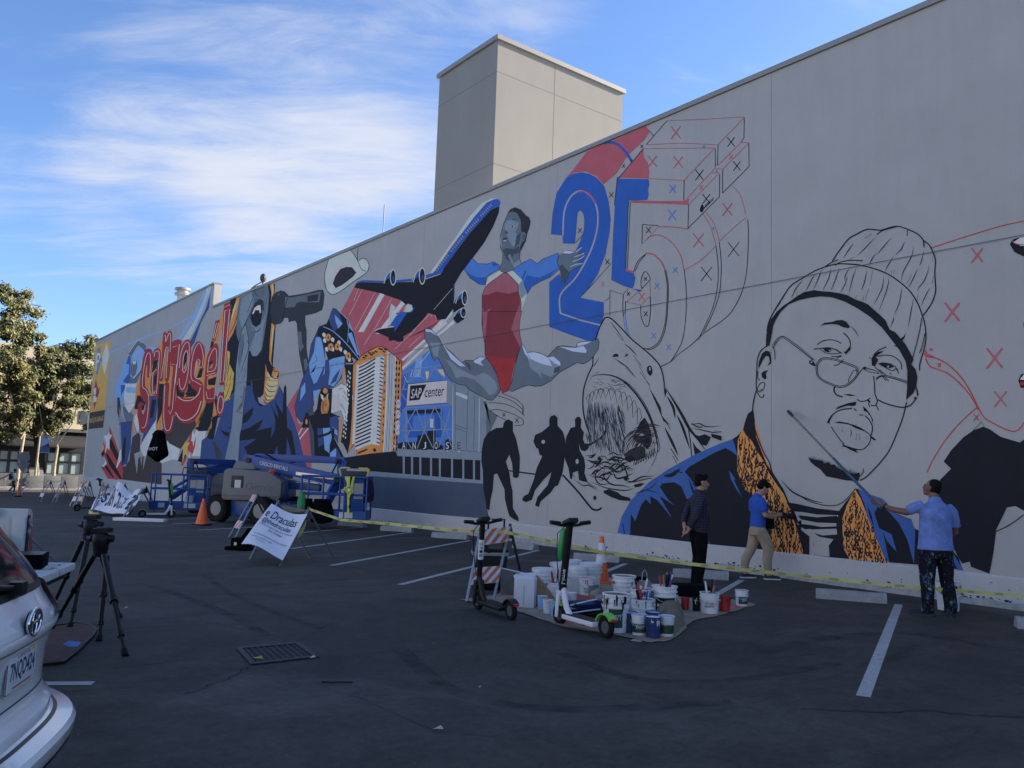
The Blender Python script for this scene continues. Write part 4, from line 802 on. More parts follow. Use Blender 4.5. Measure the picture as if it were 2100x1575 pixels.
# --- number 25
f = Fig('painted_numerals').zoom(*Iz)
f.f('pk', '275,625 330,560 450,400 560,345 690,300 980,168 1022,215 962,300 842,410 800,460 720,590 600,695 540,620 440,575 340,585').l('bl', 5.5, '600,325 660,313 730,335 800,400 855,485', True)
f.f('bl', '130,1140 145,950 180,770 270,630 330,597 400,583 470,595 540,630 610,712 650,850 667,1000 655,1130 620,1320 550,1500 470,1620 390,1708 605,1750 605,1870 575,1945 540,2095 460,2095 300,2040 115,1970 115,1570 210,1490 330,1330 390,1210 425,1100 430,1000 418,950 395,922 370,950 358,1080 346,1225 238,1222 234,1150')
f.l('wl', 3.2, '238,1150 248,950 290,830 350,765 420,752 490,800 535,880 552,980 540,1120 490,1280 420,1420 340,1545 215,1685 215,1848', True).l('wl', 3.2, '215,1848 400,1912 575,1955', False).l('rdl', 3, '370,758 440,758 500,810 530,865', True).f('rdl', '240,1440 200,1510 215,1515 250,1450')
f.l('k', 1.2, '350,1215 415,1145', False).l('k', 1.1, '390,1708 520,1570 670,1400', False)
f.f('bl', '726,640 1005,645 1015,690 1000,740 1008,780 995,832 830,838 815,1100 800,1450 868,1480 888,1530 878,1590 862,1628 780,1602 672,1550 685,1200 705,850').f('pk', '735,630 960,378 958,440 1002,500 1012,580 1008,640')
f.f('pk', '840,850 870,835 1100,842 1320,840 1370,820 1360,875 1100,862 870,858').f('rdl', '805,1450 868,1470 868,1490 800,1470')
R = 1.3
for a in ('1172,120 1500,108 1865,85', '985,335 1300,322 1620,335', '955,372 1200,368 1600,365', '1865,90 1625,340', '1600,365 1325,655', '1010,640 1160,648 1325,655', '1625,525 1850,300', '1330,840 1600,550', '1365,875 1640,590', '1672,555 1900,325', '1575,590 1640,588', '1600,552 1675,555', '1840,315 1905,320', '1010,1165 1095,1068'): f.l('rdl', R, a, False)
f.l('rdl', 2, '1095,1068 1230,1075 1370,1092', True).l('rdl', 2, '1000,1165 1090,1145 1200,1200 1290,1320 1325,1460', True).l('rdl', 3, '980,1310 1050,1320 1120,1385 1152,1455', True).l('rdl', R, '1325,1460 1480,1370 1610,1240', True).l('rdl', R, '1645,1200 1770,1080 1880,990', True).l('rdl', R, '1755,705 1830,790 1878,960', True).l('rdl', R, '1495,955 1560,1070 1612,1240', True).l('rdl', R, '1520,940 1600,1060 1640,1200', True)
K = 1.3
for a in ('1172,120 985,335', '1865,90 1862,275 1840,305', '1605,370 1605,540', '1630,335 1625,520', '1325,655 1322,835', '1905,320 1908,530 1670,770', '1672,560 1670,770', '1645,600 1642,800', '1365,875 1360,1085', '1360,1085 1645,800', '950,1052 1095,1062', '950,1052 947,1225 1010,1165', '735,640 860,490 955,375', '845,495 860,465', '842,850 815,1450', '825,850 800,1450', '727,625 700,880', '1020,215 1052,260'): f.l('k', K if a[0] != '7' else 1.6, a, False)
f.l('k', K, '870,1480 910,1380 985,1312', True).l('k', K, '885,1470 925,1385 980,1325', True).f('k', '1465,920 1480,875 1490,870 1500,885 1500,925 1480,945').l('k', 2.2, '1470,935 1560,850', False)
for i in range(9): f.l('dk', .8, [(1510 + i * 9, 905 - i * 8), (1516 + i * 9, 870 - i * 8)], False)
f.zoom(*Jz)
for a in ('1325,320 1340,450 1345,600 1335,800 1300,980 1200,1150', '1610,105 1628,250 1630,400 1610,560 1560,720 1450,950', '1640,70 1658,250 1652,450 1630,580 1570,740 1500,880', '1895,-130 1902,0 1890,300 1850,500 1780,650 1700,750 1500,890', '1500,890 1380,1000 1270,1080 1210,1140 1110,1192', '780,540 775,650 780,740', '800,600 796,720', '1150,320 1172,450 1170,620 1150,820 1100,960 1030,1020 970,1030', '1160,320 1182,450 1180,620 1160,830 1110,970 1030,1035 960,1022', '945,490 938,420 960,350 985,340 1015,380 1022,410', '945,490 1020,410', '935,640 940,740 965,810 990,830 1010,800 1022,700 1022,560'): f.l('k', K, a, True)
for a in ('780,740 800,860 840,910', '795,720 815,850 830,890'): f.l('lb', 1.4, a, True)
for a in ('660,505 775,540', '660,505 658,730', '610,605 655,570', '780,535 825,490'): f.l('k', .9, a, False)
for a in ('940,495 805,610', '805,610 940,635 1022,555', '925,510 950,500', '1018,410 1022,550'): f.l('rdl', 1.3, a, False)
f.f('bl', '862,490 940,500 930,520').x('rdl', 2, 1235 - 290, 560, 34).x('rdl', 1, 593, 448, 22).x('k', 1.6, 826, 535, 16).x('k', 1.4, 978, 402, 16).x('k', 1.4, 980, 715, 22).x('lb', 1.4, 1083, 465, 26).x('lb', 1.6, 1245, 322, 26).x('lb', 1.4, 1053, 910, 26).x('lb', 1.4, 1185, 1015, 26).x('k', 1.4, 1525, 355, 60).x('k', 1.4, 1768, 135, 62).x('k', 1.6, 637, 248, 22)
f.zoom(*Iz)
for c, w, x, y, r in (('rdl', 2, 1250, 225, 55), ('rdl', 2.4, 1040, 485, 48), ('rdl', 2, 1272, 490, 52), ('lb', 2, 1222, 730, 36), ('lb', 2, 1216, 965, 46), ('rdl', 2.2, 1712, 915, 56), ('rdl', 2.2, 1453, 1190, 60), ('k', 1.6, 1746, 310, 40), ('k', 1.6, 1462, 605, 46), ('k', 1.6, 1798, 525, 40), ('k', 1.6, 1524, 820, 42), ('rdl', 1.4, 1748, 445, 22), ('rdl', 1.4, 1478, 718, 22), ('k', 1.5, 1005, 1100, 26), ('k', 1.4, 671, 785, 24), ('k', 1.2, 782, 525, 16), ('k', 1.2, 945, 350, 14), ('k', 1.2, 390, 1105, 22), ('lb', 1.2, 1500, 352, 10), ('lb', 1.2, 1585, 1085, 14), ('lb', 1.2, 1616, 573, 9)): f.x(c, w, x, y, r)
f.done()

# --- shark
f = Fig('painted_shark').zoom(*Lz); rn = random.Random(9)
f.f('wl', '140,430 160,260 200,120 255,42 310,65 420,190 540,290 680,430 715,560 720,620 800,740 900,910 1045,1115 940,1180 760,1260 640,1310 480,1400 200,1440 60,1330 80,1200 110,1000 60,720 80,560')
f.l('k', 2.2, '140,430 148,300 175,180 225,65 258,42 300,62 370,130 450,215 540,290 620,360 685,440 712,540 718,600', True).l('k', 2.4, '140,430 95,530 65,640 62,780 85,900 125,1010', True)
f.l('k', 3.2, '105,570 140,520 210,505 300,515 390,560 480,650 550,750 600,850 640,960 660,1050 665,1110 640,1190 580,1310', True, 1).l('k', 1.2, '330,520 430,580 520,680 590,800 650,960 680,1080 670,1130', True)
f.l('k', 5, '720,600 790,710 860,830 920,940 990,1030 1050,1115', True, 1).f('k', '712,596 740,640 722,690').f('k', '940,980 1000,1000 1045,985 1095,1010 1060,1080 1010,1070 990,1040').l('k', 2, '910,920 930,1060 940,1180', True).f('k', '945,1040 975,1090 1020,1130 965,1165')
f.f('k', '590,600 640,680 690,770 700,840 770,920 710,880 660,760').f('k', '600,430 618,450 622,490 605,515 582,490 578,450', True).f('wl', '596,442 608,450 605,475 595,470').f('k', '305,345 325,335 345,340 350,360 300,365').f('k', '395,365 412,335 425,340 420,355')
for a, w in (('280,75 330,140 400,240', 1.5), ('330,170 385,235', 2), ('395,255 450,300 500,360', 2), ('470,350 530,430', 2.2), ('480,380 540,450', 1.4), ('510,430 570,530', 2), ('520,480 600,590', 2.6), ('575,560 605,610', 1.5), ('630,690 690,800', 3.5), ('700,840 770,950', 3), ('720,930 780,1050 830,1160', 4.5), ('740,680 790,770 805,860', 4.5), ('820,830 870,940 925,1110', 4.5), ('770,1100 830,1200', 4), ('785,1160 820,1225', 3.2), ('310,370 380,420 430,450', 1.6), ('340,385 420,450 490,535', 1.8), ('400,450 470,515', 1.3), ('190,365 160,420 140,435', 1.5), ('120,520 190,485', 1.2), ('160,495 190,480', 1.2), ('935,910 1000,900 1060,925 1180,920', 2), ('940,940 1010,950 1100,970 1180,975', 2), ('1120,960 1180,965', 3), ('1070,1110 1100,1095', 2)): f.l('k', w, a, True, 1)
# teeth
T = [(85, 690), (118, 660), (150, 640), (185, 630), (225, 625), (270, 625), (320, 635), (370, 660), (415, 690), (460, 730), (500, 790), (535, 850)]
for i in range(len(T) - 1):
    (x0, y0), (x1, y1) = T[i], T[i + 1]; mx, my = (x0 + x1) / 2 - (i - 3) * 2, max(y0, y1) + 78 - abs(i - 5) * 4
    f.l('k', 1.1, [(x0, y0), (mx - 4, my), (x1, y1)], False); f.l('k', .8, [(x0, y0), ((x0 + x1) / 2, y0 - 14), (x1, y1)], True)
for _ in range(26): x = rn.uniform(110, 420); y = 560 + rn.uniform(-20, 70) + max(0, x - 300) * .35; f.l('k', .8, [(x, y), (x + rn.uniform(15, 40), y + rn.uniform(-14, 14)), (x + rn.uniform(40, 60), y + rn.uniform(0, 30))], True, 1)
# throat hatching and dark mouth cavity
for _ in range(240):
    t_ = rn.random(); x = 95 + 280 * t_ + rn.gauss(0, 12); y = 690 + rn.uniform(0, 330) + 60 * t_; l_ = rn.uniform(40, 170)
    f.l(rn.choice(('dk', 'gd', 'gy', 'k')), rn.uniform(.5, 1.7) * (1.5 if y < 800 else 1), [(x, y), (x + 10 * t_, y + l_ * .5), (x + 30 * t_ + rn.uniform(-6, 10), y + l_)], True, 1)
f.f('dk', '480,980 520,900 560,850 590,900 610,960 620,1040 590,1110 560,1090 540,1060 500,1060 460,1010').f('k', '520,890 560,850 565,960 520,960 480,985').f('k', '560,910 585,895 590,940 565,950').f('k', '540,1050 590,1010 610,1070 575,1110').f('dk', '390,1150 440,1110 520,1080 565,1100 570,1170 500,1200 420,1200').f('k', '390,1190 450,1150 490,1190 440,1215').f('wl', '490,980 530,975 560,995 520,1000')
for _ in range(90):
    a = rn.uniform(-.2, 1.5); r = rn.uniform(60, 250); cx0, cy0 = 600, 1140
    P = [(cx0 - r * math.cos(a + k * .16) * .95, cy0 - r * math.sin(a + k * .16) * .95) for k in range(4)]
    f.l('k' if rn.random() < .5 else 'dk', rn.uniform(.6, 1.9), P, True, 1)
for i in range(9): x = 470 + i * 20; f.l('k', 1.4, [(x, 1240 - i * 9), (x + 8, 1190 - i * 12), (x + 16, 1235 - i * 12)], False)
for _ in range(26): x = rn.uniform(600, 660); y = rn.uniform(960, 1120); f.l('k', 1.0, [(x, y), (x + rn.uniform(-22, 22), y + rn.uniform(10, 40))], False, 2)
# foam
for k in range(40):
    x = 75 + rn.uniform(0, 300); y = 1150 + rn.uniform(0, 190) + (x - 75) * .05
    P = [(x + i * 22, y + 18 * math.sin(i * .9 + k) - i * rn.uniform(1, 7)) for i in range(rn.randint(4, 8))]; f.l('k', rn.uniform(1.2, 3.6), P, True, 1)
for a, w in (('190,1250 160,1330 200,1390 300,1380', 2.4), ('240,1250 230,1330 290,1390 380,1400 445,1420', 2.6), ('300,1270 330,1340 400,1330 470,1300', 3), ('380,1340 450,1370 540,1330 640,1325', 2.6), ('400,1380 480,1370 580,1345 630,1345', 1.8), ('120,1370 250,1420 400,1440 470,1420', 2), ('350,1290 400,1270 420,1330 390,1340', 2.6), ('560,1220 640,1130', 1.6), ('620,1240 660,1170', 1.4), ('390,1230 420,1300', 3), ('-10,1350 60,1400 110,1400 190,1450', 2), ('20,1340 90,1370 130,1400 190,1430', 1.4), ('-15,1250 -30,1300 0,1340', 1.4)): f.l('k', w, a, True, 1)
f.f('k', '225,1445 270,1430 340,1455 370,1480 440,1500 445,1525 360,1520 290,1495 230,1462').f('k', '380,1330 410,1325 440,1345 400,1365').f('k', '470,1395 530,1380 560,1385 520,1410 480,1415').f('k', '175,1180 200,1165 210,1185 185,1200').f('k', '1095,980 1180,1000 1180,1040 1100,1010')
f.zoom(*Kz).l('k', 2.2, '2005,300 2060,330 2100,330', True); f.done()

# --- hockey players and puck outline
f = Fig('painted_hockey_players').zoom(*Hz)
for a in ('1000,878 1130,930 1195,980 1220,1015 1215,1080', '950,900 1100,955 1220,1050', '852,975 1000,985 1130,1030 1235,1112', '862,1060 950,1050 1100,1092 1200,1145 1228,1185 1210,1215 1130,1222', '862,1060 950,1120 1050,1168', '1222,1010 1222,1110'): f.l('k', 1.3, a, True)
f.x('k', 1.3, 1015, 1105, 18).x('k', 1.5, 1155, 1165, 26)
f.zoom(*Kz)
f.f('k', '318,300 330,278 362,262 402,285 402,370 425,420 445,500 465,600 460,730 452,780 430,790 402,780 395,660 370,580 338,640 370,740 382,840 398,900 402,1060 450,1140 456,1178 410,1160 370,1130 352,1070 330,980 326,890 260,750 232,758 220,900 202,980 190,1080 165,1065 150,960 135,880 132,720 118,640 122,540 140,440 180,380 250,340 312,335')
f.f('k', '728,262 740,235 775,222 802,248 802,320 850,372 870,440 862,640 848,740 805,858 780,860 740,920 650,1000 635,1050 600,1035 622,960 715,850 748,735 680,800 600,900 572,985 520,1006 482,988 500,950 540,930 590,800 615,700 665,592 640,580 628,525 612,522 584,460 602,400 662,375 728,320').e('wl', 674, 464, 17, 17)
f.f('k', '958,260 975,240 1000,240 1016,265 1010,335 1040,380 1030,440 1048,480 1080,478 1084,520 1052,550 1012,540 1000,500 992,470 1000,540 1040,610 1052,680 1045,745 1072,822 1040,822 995,808 985,725 940,740 932,798 915,795 900,700 865,610 858,540 880,420 920,338 960,330').e('wl', 978, 640, 14, 22)
f.l('k', 4.6, '1075,497 1190,430 1230,375 1250,290', True).l('k', 3.8, '848,760 980,905 1085,1035 1120,1070 1165,1075 1198,1055', True).l('k', 3, '450,735 605,755', False).l('k', 2.6, '360,722 400,728', False).e('k', 1137, 967, 15, 20); f.done()

# --- portrait: jacket, face, hat
f = Fig('painted_portrait').zoom(*Oz)
f.f('k', '120,1172 160,1020 250,860 420,690 600,570 740,490 850,430 1100,320 1215,280 1260,250 1315,190 1335,110 1360,40 1412,0 1430,130 1480,300 1530,480 1600,600 1700,760 1760,900 1945,920 1945,1380 1885,1370 1330,1310 1000,1280 250,1192')
f.f('jb', '120,1172 160,1020 250,860 420,690 600,570 740,490 850,430 1100,320 1215,280 1232,330 1262,440 1210,400 1150,365 1060,400 950,460 800,545 760,590 820,660 890,770 860,790 800,690 850,830 780,850 730,730 660,690 560,700 520,730 600,850 660,910 600,870 520,820 640,1030 500,860 430,820 440,900 390,850 350,900 290,1060 250,990 240,1190 180,1180')
for a, w in (('560,630 640,620 720,560', 7), ('660,580 740,600', 5), ('280,800 400,765 520,800', 1.6), ('290,810 440,740 500,680', 1.6), ('830,700 900,760', 4), ('700,740 760,850', 4), ('540,700 620,760', 5), ('170,1080 190,1180', 4), ('800,660 840,760', 4)): f.l('k', w, a, True, 1)
f.f('jb', '1180,575 1215,620 1245,670 1225,660 1280,780 1305,835 1260,770 1200,660').f('jb', '985,1240 1005,1280 990,1280')
f.f('lp', '1265,290 1310,180 1340,240 1400,300 1450,400 1500,470 1560,600 1620,690 1700,800 1770,960 1830,1150 1885,1350 1870,1372 1590,1350 1580,1200 1540,1000 1450,840 1330,760 1260,580 1262,430')
f.f('lp', '1425,110 1440,150 1530,480 1590,590 1540,520 1440,260')
# leopard markings, drawn as small dark rosettes that follow the lapel
rn = random.Random(21)
def lapel(x):  # returns left/right limits for a given y
    return x
def leopard(L_, R_, y0, y1, dy, dx):
    y = y0
    while y < y1:
        t_ = (y - y0) / (y1 - y0)
        def itp(Pts):
            for (ya, xa), (yb, xb) in zip(Pts, Pts[1:]):
                if ya <= y <= yb: return xa + (xb - xa) * (y - ya) / (yb - ya)
            return Pts[-1][1]
        xl, xr = itp(L_), itp(R_); x = xl + rn.uniform(4, dx)
        while x < xr - 4:
            r = rn.random(); sx = rn.uniform(.6, 1.1); h = rn.uniform(.6, 1.3) * dy
            if r < .62: q_ = rn.choice((-1, 1)); f.l('k', rn.uniform(1.6, 2.9), [(x, y), (x + 11 * sx * q_, y + h * .5), (x + 2 * q_, y + h), (x + 13 * sx * q_, y + h * 1.55), (x + 4 * q_, y + h * 2.1)], True, 1)
            elif r < .80: f.f('k', [(x, y), (x + 12 * sx, y + 6), (x + 10 * sx, y + h * .5), (x + 20 * sx, y + h * .9), (x + 10, y + h * 1.5), (x + 2, y + h * .9), (x + 6, y + h * .5)])
            else: f.l('k', 2.2, [(x + 11 * math.cos(a) * sx, y + h * .5 + h * .6 * math.sin(a)) for a in (0, 1, 2, 3, 4, 5, 6)], True)
            x += dx * rn.uniform(.75, 1.15)
        y += dy * .95
leopard([(250, 1262), (430, 1262), (580, 1262), (760, 1330), (840, 1440), (1000, 1540), (1350, 1590)], [(250, 1380), (300, 1400), (480, 1510), (690, 1620), (960, 1765), (1150, 1828), (1350, 1880)], 252, 1330, 44, 33)
f.zoom(*Pz)
f.f('k', '50,590 120,600 300,640 475,660 520,600 620,480 700,520 820,560 930,680 1060,730 1080,800 1360,940 1440,1040 1475,1140 1300,1110 870,1075 400,1035 280,1020 275,950 240,860 160,800 110,700')
f.f('lp', '605,485 650,560 700,690 745,780 800,890 830,980 880,1075 560,1050 510,960 500,730 540,610').f('jb', '625,478 700,520 830,565 940,690 1060,735 1090,820 1080,1090 1030,900 960,760 870,660 800,600 760,680 800,800 900,850 940,990 860,900 830,830 880,1072 850,1060 770,860 700,700 680,600')
f.f('k', '800,620 870,690 960,800 1040,950 1040,1000 900,850 820,720').f('k', '700,600 740,700 760,800 720,700').f('k', '640,520 680,600 700,680').f('jb', '1350,945 1400,1010 1475,1130 1440,1140 1380,1040')
f.zoom(*Oz); 
f.zoom(*Pz); leopard([(520, 590), (610, 545), (730, 505), (960, 515), (1050, 560)], [(520, 625), (560, 650), (690, 700), (780, 745), (890, 800), (980, 828), (1050, 870)], 520, 1040, 36, 30)
f.f('wl', '115,665 180,670 300,690 470,695 465,710 300,715 200,705 145,700 170,730 300,755 455,760 452,785 330,790 250,775 130,760 200,810 300,800 455,805 460,850 330,860 270,840 320,870 430,890 392,940 398,1030 285,1020 275,985 275,940 240,870 170,815').f('k', '150,695 300,712 460,700 455,745 300,748 180,728').f('k', '140,770 250,790 450,790 440,805 260,810 150,790').f('k', '275,840 350,860 465,855 440,885 340,875')
f.l('k', 2.4, '5,405 60,470 130,525 270,580 350,595', True, 1).l('k', 1.5, '130,520 230,580 340,612 420,618 480,605 540,560 610,480', True)
f.zoom(*Nz)
f.l('k', 1.9, '55,690 30,780 16,880 15,960 40,1080 80,1200 130,1320 190,1430 222,1570', True).l('k', 1.9, '1570,810 1550,900 1520,1000 1470,1130 1400,1290 1320,1400 1230,1500 1150,1575 1100,1600', True, 0)
f.f('k', '575,1368 640,1390 720,1400 740,1430 790,1415 800,1440 850,1440 860,1470 920,1500 980,1520 1040,1535 1095,1520 1100,1560 1080,1610 960,1600 860,1580 760,1560 700,1490 640,1450 600,1410').l('k', 1.6, '1138,1470 1130,1520 1095,1565', True, 1)
rn2 = random.Random(4)
for i in range(46):
    t_ = i / 45; x = 590 + 480 * t_; y = 1375 + 165 * t_; f.l('k', 1.3, [(x, y + 14), (x + 10, y - 12 - rn2.uniform(0, 26))], False, 2); f.l('k', 1.3, [(x + 10, y + 30), (x + 24, y + 56 + rn2.uniform(0, 26))], False, 2)
# mouth, moustache
f.f('k', '910,1222 960,1250 1060,1280 1085,1290 1060,1300 1085,1326 1000,1290 950,1262 905,1256 935,1250').l('k', 1.4, '1050,1285 1130,1285 1190,1230 1208,1170 1190,1130 1150,1105', True).l('k', 1.4, '810,1060 850,1120 900,1190 940,1232', True)
f.f('k', '840,1018 890,1005 960,1018 1040,1040 1100,1065 1165,1105 1130,1100 1060,1075 1000,1040 940,1028').f('k', '765,1015 790,970 830,935 800,990 790,1020 810,1042 785,1025').l('k', 1.7, '780,1000 820,940 900,890 1020,872', True, 0).l('k', 1.7, '1040,875 1065,900', False).l('k', 1.4, '1095,935 1110,942 1135,938', True).l('k', 1.7, '1150,945 1200,1000 1225,1060 1215,1140 1200,1145', True)
for i in range(18): t_ = i / 17; f.l('k', 2, [(855 + 195 * t_, 885 - 62 * t_), (875 + 190 * t_, 855 - 50 * t_ )], False, 1); 
f.f('k', '850,888 900,850 980,820 1060,805 1062,832 1040,850 960,845 890,868').f('k', '1130,850 1165,880 1200,930 1230,985 1232,1028 1210,960 1170,910 1140,900').f('k', '1205,1150 1225,1160 1265,1190 1240,1195 1215,1175')
for a in ('920,1080 928,1110', '1005,1080 1012,1120 1005,1165', '1065,1125 1060,1195', '1092,1125 1092,1195', '1165,1150 1175,1190', '985,1010 970,1030', '1070,1030 1055,1050', '1125,1050 1110,1070', '1210,1160 1255,1200', '1232,1165 1262,1192'): f.l('k', 1.3, a, True, 1)
# nose
f.l('k', 2.2, '845,655 838,700 870,740 925,757', True).f('k', '930,735 990,728 1062,745 1000,748').l('k', 1.6, '1070,782 1110,802 1160,795 1205,768', True).f('k', '1168,785 1195,790 1210,820 1185,810').l('k', 1.6, '1210,840 1250,845 1275,800 1252,730', True).l('k', 1.5, '1235,545 1245,620 1250,730', True).l('k', 1.3, '1185,815 1198,862', False).l('k', 1.3, '1265,840 1288,895', True)
# eyes
f.l('k', 1.4, '668,232 720,195 800,180 870,195 912,220', True).l('k', 1.7, '632,275 700,268 780,262 840,275 915,315', True).f('k', '725,268 800,265 815,285 790,308 750,300').e('wl', 795, 290, 8, 8).l('k', 1.1, '700,280 760,315 830,322 910,315', True).l('k', 1.2, '865,275 890,310', False).f('k', '928,290 950,305 975,275 1005,235 1005,280 955,330').l('k', 1.6, '930,110 975,150 1000,200 1003,240', True)
f.l('k', 1.2, '810,350 870,348 915,340', True).l('k', 1.2, '860,368 915,345', False).l('k', 1.2, '835,440 880,430 935,378', True)
f.f('k', '695,42 740,10 820,0 860,-15 920,-20 965,0 1000,50 985,65 930,55 880,30 820,22 740,28').l('k', 1.4, '1010,45 1050,90 1085,150', True, 1)
f.f('k', '1215,370 1240,330 1290,300 1345,295 1290,325 1260,360 1285,380 1250,450 1220,440').l('k', 1.6, '1240,330 1290,285 1365,252', True).l('k', 1.4, '1280,350 1350,335 1440,350 1510,410 1520,480', True).f('k', '1280,420 1330,408 1410,420 1450,450 1400,468 1340,455').e('wl', 1385, 450, 12, 8).l('k', 1.2, '1300,430 1380,475 1430,492 1470,470 1490,525', True).l('k', 1.2, '1450,440 1480,500', False)
for a in ('1250,455 1330,530', '1290,480 1360,535', '1400,515 1420,530', '1330,555 1365,595', '1355,560 1392,602', '1195,355 1205,372', '1440,240 1480,250'): f.l('k', 1.2, a, False)
# glasses
GL = '655,470 665,420 700,375 750,360 840,372 960,410 1050,445 1080,480 1075,540 1040,590 970,645 900,662 830,645 720,595 670,545 655,470'
f.l('k', 1.1, GL, True)
f.l('k', 1.0, '668,470 680,425 710,388 755,374 840,386 955,424 1040,458 1066,485 1062,535 1030,580 965,632 900,648 835,632 728,583 682,538 668,470', True)
f.l('k', 1.0, '985,610 990,570 1030,500 1055,488 1075,500', True).l('k', 1.2, '1045,585 1090,520 1140,460 1180,470 1250,490', True).e('k', 1145, 468, 14, 16).l('k', 1.1, '1150,485 1210,510 1290,520', True).l('k', 1, '1150,465 1260,495 1290,520', True)
f.l('k', 1.4, '1265,585 1300,555 1350,552 1450,575 1580,620 1650,660 1672,700 1680,750', True).l('k', 1.1, '1262,570 1310,542 1400,548 1560,595 1660,645 1690,740', True).l('k', 2, '1280,785 1350,820 1450,850 1540,862 1610,840 1660,780', True).e('k', 1660, 770, 14, 14)
f.f('k', '585,395 610,385 640,410 655,445 630,445 592,425').e('wl', 612, 408, 10, 9)
f.l('k', 2.6, '220,262 250,210 290,165 320,155 380,190 500,280 630,385', True, 0).l('wl', .9, '222,250 260,195 300,158 330,158 385,190 500,275 640,385', True).l('k', .9, '215,240 255,180 300,148 330,146 390,182 510,270 645,390', True)
# ear, hair band, face outline
f.l('k', 1.7, '165,242 100,290 65,380 58,500 52,600 55,690', True).f('k', '75,475 80,400 110,320 150,290 190,300 205,380 200,420 165,445 190,400 180,350 150,345 115,390 90,450').f('k', '105,520 125,500 175,485 150,520 155,570 140,582 112,560').l('k', 1.2, '68,500 70,560 90,595', True).l('k', 1.2, '220,255 240,300 242,380', True).l('k', 1.1, '75,700 65,680 85,630 120,608 138,625 130,670 95,705 75,700', True).l('k', 2, '80,695 120,680', True, 1).l('k', 1.5, '58,700 90,755 120,762 130,730', True)
f.f('k', '150,240 155,130 175,60 200,20 250,-60 230,-20 215,100 185,240')
f.zoom(*Mz)
f.f('k', '150,1325 160,1180 200,1060 260,980 320,925 400,870 470,820 540,780 640,762 720,775 800,778 900,795 970,812 1050,855 1130,882 1180,905 1240,960 1300,1010 1360,1070 1385,1130 1400,1160 1460,1190 1510,1250 1560,1310 1600,1380 1640,1460 1620,1510 1660,1560 1680,1640 1670,1720 1640,1800 1565,1870 1575,1760 1578,1580 1560,1480 1500,1370 1400,1240 1320,1140 1200,1030 1080,950 950,880 820,835 700,825 580,840 480,865 380,905 300,980 240,1080 205,1180 185,1325')
f.f('k', '1510,1250 1540,1230 1565,1190 1550,1240 1520,1280').f('k', '1440,1322 1480,1320 1470,1335')
for a, w in (('160,1180 180,1080 230,980 310,850 400,720 520,640 640,570 750,525', 1.7), ('165,1160 210,1020 300,880', 1.0), ('750,525 850,500 960,497 1100,510 1240,545 1380,600 1500,680 1600,770 1680,890 1730,1020 1755,1110 1765,1250 1740,1380 1705,1500 1700,1575', 1.9), ('820,470 880,380 980,250 1060,200 1150,155 1210,147 1310,157 1400,130 1480,118 1560,140 1680,195 1740,260', 1.9), ('1740,260 1800,310 1840,390 1862,460 1855,580 1860,680 1862,780 1820,900 1735,1020', 1.9), ('1270,200 1330,160 1480,118', 1.6), ('850,510 900,480 1000,462 1130,466', 1.5), ('750,525 800,490 878,455', 1.5), ('1725,1040 1700,1180 1660,1340 1620,1480', 1.4), ('1755,1200 1730,1320 1700,1400', 1.4), ('1575,160 1580,190 1572,215', 1.2), ('1740,260 1748,330', 2)): f.l('k', w, a, True)
for a in ('1035,285 990,350 930,440', '1245,235 1160,330 1070,415', '1220,195 1145,240', '1420,232 1340,320 1270,410', '1550,270 1520,340 1455,410', '1640,320 1620,420 1540,570 1515,680', '1745,360 1720,470 1700,515', '1800,500 1780,590 1740,680 1690,740 1685,780', '1265,385 1220,450 1190,520', '1440,420 1390,500 1350,580', '1840,410 1830,480', '1680,545 1640,640 1585,740', '1620,605 1570,700', '1810,735 1760,820 1715,930', '1845,620 1825,700', '1685,800 1675,890', '1040,430 975,465', '810,540 780,650 720,770', '890,535 850,660 800,775', '990,540 950,620 950,670', '975,620 940,720 895,790', '1060,540 1020,660 985,810', '1170,555 1145,680 1110,770', '1228,570 1200,710', '1190,745 1150,870', '1340,625 1320,750 1235,915', '1395,630 1370,760 1290,975', '1520,735 1500,880 1440,1020', '1640,850 1610,1000 1585,1150', '1440,1030 1435,1070 1405,1140', '720,540 680,640 630,760', '640,600 600,680 550,775', '520,660 450,750 405,850', '470,770 460,830', '360,770 320,860', '1415,560 1420,600', '1445,560 1440,600', '1070,815 1050,850', '1140,810 1128,870'): f.l('k', 1.25, a, True, 1)
f.done()

# --- jersey figure at the right end
f = Fig('painted_jersey').zoom(*Pz)
f.f('k', '1320,262 1380,170 1480,65 1560,10 1640,-20 1690,0 1780,62 1935,108 2000,60 2300,20 2300,720 2080,640 1969,662 1900,622 1832,632 1745,810 1722,1000 1690,1168 1540,1112 1530,1070 1470,1085 1440,1040 1400,960 1300,900 1180,700 1200,560 1265,480 1290,410 1380,320')
f.f('wl', '1795,485 1820,560 1830,640 1790,760 1740,800 1760,690').f('rs', '1800,570 1806,620 1790,670').l('k', 3, '1730,830 1850,780 1969,680', True, 1).l('dk', 2, '1835,620 1820,720 1740,800', True).f('wl', '1320,268 1382,320 1360,340 1250,420').l('k', 1.2, '1318,262 1275,360 1250,430', True).l('k', 1.6, '1180,400 1200,320', True) if False else None
f.f('wl', '1840,635 1900,622 1969,660 1969,700 1740,830 1790,770')
f.l('dk', 2.4, '1730,832 1850,775 1969,690', True)
f.zoom(*Qz)
for a, w in (('360,290 480,250 700,180 860,135 984,108 1200,50', 2), ('320,1020 400,1035 480,1080 560,1160 620,1250 665,1340 700,1410 760,1460 920,1525 1000,1440', 2.4), ('320,1030 350,1085 400,1105 480,1140 560,1210 620,1280 668,1360 670,1380', 2.4), ('670,1360 560,1460 460,1576 380,1700 330,1800', 2)): f.l('rs', w, a, True)
